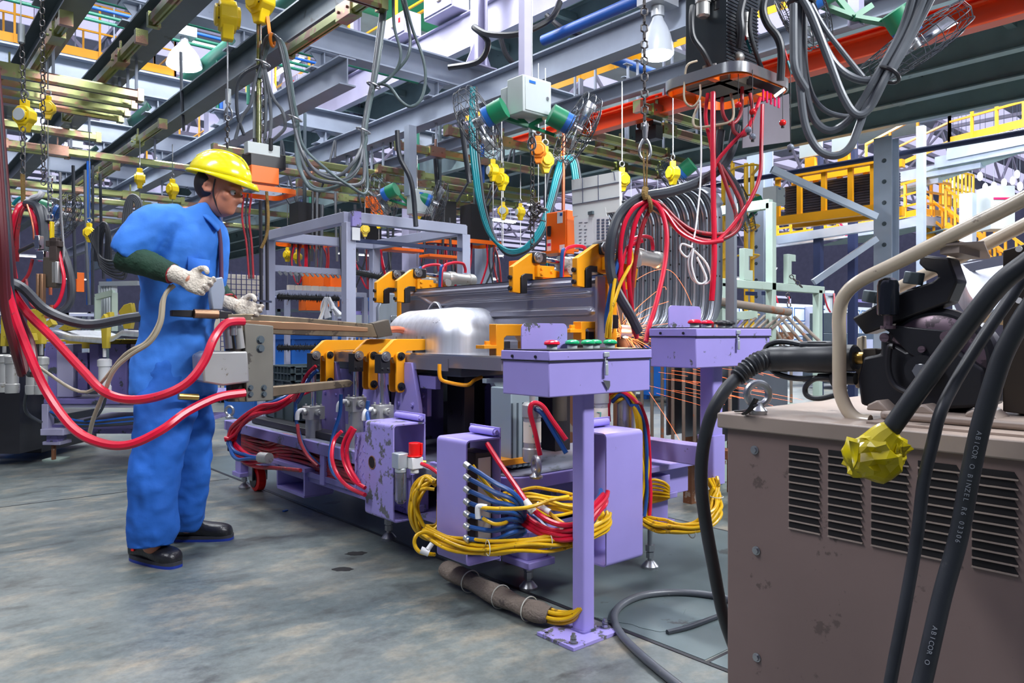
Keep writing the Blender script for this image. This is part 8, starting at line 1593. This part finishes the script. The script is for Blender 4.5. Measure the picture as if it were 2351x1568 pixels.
# far machines along the hall
random.seed(33); FM = [('steel_grey', 'grey'), ('purple_dirty', 'dusty lilac'), ('blue_box', 'blue'), ('light_box', 'pale'), ('steel_dark', 'dark'), ('rack_lilac', 'lilac')]
spots = [(60, 735, 12), (130, 745, 14), (190, 740, 13), (235, 745, 17), (290, 742, 13), (480, 745, 15), (560, 742, 14), (680, 740, 14), (720, 745, 12), (770, 742, 16), (850, 735, 11), (900, 700, 12), (950, 690, 14), (1000, 695, 12), (1050, 680, 15), (1110, 690, 12), (1160, 680, 16), (1480, 700, 12), (1560, 720, 11), (1680, 700, 14), (1760, 690, 18), (1860, 680, 16), (1930, 690, 14), (2080, 700, 15), (2160, 700, 14)]
for i, (px, py, d) in enumerate(spots):
    mt, cn = FM[(i*5+2) % 6]; c = W(px, py, d); hgt = 1+(HY-py+random.uniform(0, 30))/F*d; w_ = random.uniform(.6, 1.4); m = MB()
    r = T('far_machine', '%s %s machine stand of the far row, counted from the left edge' % (ORD[i % 20], cn+(' inner' if i > 19 else '')), 'machine', (c.x, c.y, 0))
    m.bb(c.x-w_/2, c.y-.4, .1, c.x+w_/2, c.y+.4, hgt*.62); m.bb(c.x-w_*.45, c.y-.3, hgt*.62, c.x-w_*.1, c.y+.3, hgt*.85); m.build('cabinet', mt, r, bevel=.01)
    m = MB(); [m.bb(c.x+a*w_*.45-.03, c.y-.38, 0, c.x+a*w_*.45+.03, c.y-.32, hgt) for a in (-1, 1)]; m.bb(c.x-w_*.48, c.y-.38, hgt-.05, c.x+w_*.48, c.y-.3, hgt); m.build('frame', FM[(i+3) % 6][0], r)
    m = MB(); m.bb(c.x, c.y-.42, hgt*.35, c.x+w_*.3, c.y-.40, hgt*.55); m.build('door', FM[(i+1) % 6][0], r)
    tag(hose([V(c.x-w_*.3, c.y-.4, hgt), V(c.x-w_*.2, c.y-.45, hgt-.3), V(c.x, c.y-.5, hgt-.45), V(c.x+w_*.2, c.y-.45, hgt-.25), V(c.x+w_*.35, c.y-.4, hgt)], .018).build('machine_hose', ('red_dirty', 'cable_dark', 'red_hose')[i % 3]), 'hose sagging from the frame of the %s far machine stand%s' % (ORD[i % 20], ' of the inner row' if i > 19 else ''), 'hose')
# ================================================================ SPARKS
random.seed(77); m = MB(); h_ = MB(); S0 = W(1428, 772, 3.6)
for k in range(150):
    a = random.uniform(-.2, PI+.2); v = random.uniform(.4, 2.0)*(1 if k < 110 else 1.6); vz = v*math.sin(a)*.9; vx = v*math.cos(a); vy = random.uniform(-.4, .4); t0 = random.uniform(0, .06); T_ = t0+random.uniform(.02, .12)
    P_ = [S0+RT*(vx*t)+FW*(vy*t)+UP*(vz*t-4.9*t*t) for t in [t0+(T_-t0)*j/4 for j in range(5)]]; m.tube(P_, .0006, n=4, smooth=False)
for pts in ([(1408, 690, 3.6), (1450, 650, 3.6), (1500, 622, 3.6), (1540, 622, 3.6), (1570, 660, 3.6), (1588, 700, 3.6)], [(1430, 740, 3.6), (1470, 700, 3.6), (1520, 660, 3.6), (1530, 665, 3.6)], [(1440, 745, 3.6), (1480, 712, 3.6), (1535, 692, 3.6)], [(1490, 900, 3.3), (1530, 960, 3.25), (1560, 1010, 3.2)]): m.tube([W(*p) for p in pts], .0008, n=4)
for k in range(24):
    a = (random.uniform(1480, 1700), random.uniform(840, 905)); L = random.uniform(50, 190); s = random.uniform(.10, .28); m.tube([W(*a, 3.1), W(a[0]+L/2, a[1]+L*s/2, 3.1), W(a[0]+L, a[1]+L*s*1.08, 3.1)], .0004, n=4, smooth=False)
tag(m.build('sparks', 'spark'), 'orange welding sparks spraying beside the panel and between the pedestals', 'sparks', kind='stuff')
h_.sph(S0+RT*.02-UP*.0, .018, (1.3, 1, .5), 10, 8); tag(h_.build('weld_glow', 'spark_hot'), 'glowing hot weld spot among the orange sparks', 'weld spot')
l = bpy.data.lights.new('spark_light', 'POINT'); l.energy = 6; l.color = (1, .45, .2); l.shadow_soft_size = .04; o = bpy.data.objects.new('spark_light', l); C.collection.objects.link(o); o.location = S0-FW*.15+UP*.05
G2 = T('spot_welding_gun', 'dark welding head among the sparks beside the panel edge', 'welding gun', W(1430, 770, 3.7)); m = MB(); m.cyl(W(1405, 700, 3.7), W(1440, 800, 3.65), .035, n=16); m.build('barrel', 'gun_dark', G2); m = MB(); m.cyl(W(1425, 760, 3.6), W(1450, 762, 3.6), .03, n=14); m.build('nozzle', 'steel_bare', G2)

# extra hanging cables, hoses and boxes of the neighbouring stations
random.seed(51)
for i, (px, py, d) in enumerate([(385, 540, 9), (700, 560, 9.5), (1010, 560, 9), (1090, 560, 10), (845, 560, 11), (565, 560, 8.5)]):
    if 500 < px < 600 or px == 385: continue
    c = W(px, py, d); t = T('hanging_controller', '%s far hanging controller with an orange ring behind the lilac rack' % ORD[i], 'weld controller', c, 'far hanging controllers')
    m = MB(); m.box(c+UP*.25, (.3, .25, .5)); m.build('body', 'black', t); band(ring_pts(c.x, c.y, .3, .25, .08, c.z), .05, .01, 'bumper_band', 'orange_box', t); MB().bar(c+UP*.5, V(c.x, c.y, 3.8), .03, .03, X1).build('hanger', 'steel_dark', t)
    for k in range(6):
        a = random.uniform(-.25, .25); e = random.uniform(-.3, .3); tag(hose([c+RT*a, c+RT*(a*1.3)-UP*.25, c+RT*(a+e)*.7-UP*random.uniform(.45, .8), c+RT*e-UP*.3, c+RT*e], .013).build('hanging_hose', ('red_hose', 'cable_dark', 'red_dirty')[k % 3]), '%s hose looping under the %s far hanging controller' % (ORD[k], ORD[i]), 'hose')
    for k in range(4):
        a = random.uniform(-.2, .2); tag(hose([c+RT*a+UP*.5, c+RT*(a*2.2)+UP*.9, c+RT*(a*3)+UP*1.3, V(c.x, c.y, 3.2)+RT*a*3], .015).build('hanging_cable', 'cable_dark'), '%s cable rising from the %s far hanging controller' % (ORD[k], ORD[i]), 'cable')
# oily spots on the floor
for i, (px, py, r_) in enumerate([(787, 1307, .03), (818, 1271, .035), (1500, 1420, .12)]):
    p = RZ(px, py, 0); random.seed(i); m = MB(); m.prism([(r_*random.uniform(.7, 1.2)*math.cos(k*PI/8)*1.4, r_*random.uniform(.7, 1.1)*math.sin(k*PI/8)) for k in range(16)], (p.x, p.y, .0032 if i == 2 else .0012), RT, FW, .0008); tag(m.build('oil_spot', 'trench' if i == 2 else 'slot'), ['small dark oil spot on the floor left of the yellow coil', 'second dark oil spot just behind the first one', 'large damp patch inside the grey hose loop'][i], 'oil spot')
p = RZ(655, 1174, 0); tag(MB().box(p+UP*.004, (.03, .015, .006), .4).build('plastic_scrap', 'blue_pipe'), 'tiny bright blue scrap lying on the floor', 'scrap')
# ================================================================ TIDY
for o in bpy.data.objects:
    if '_o' in o.keys(): del o['_o']
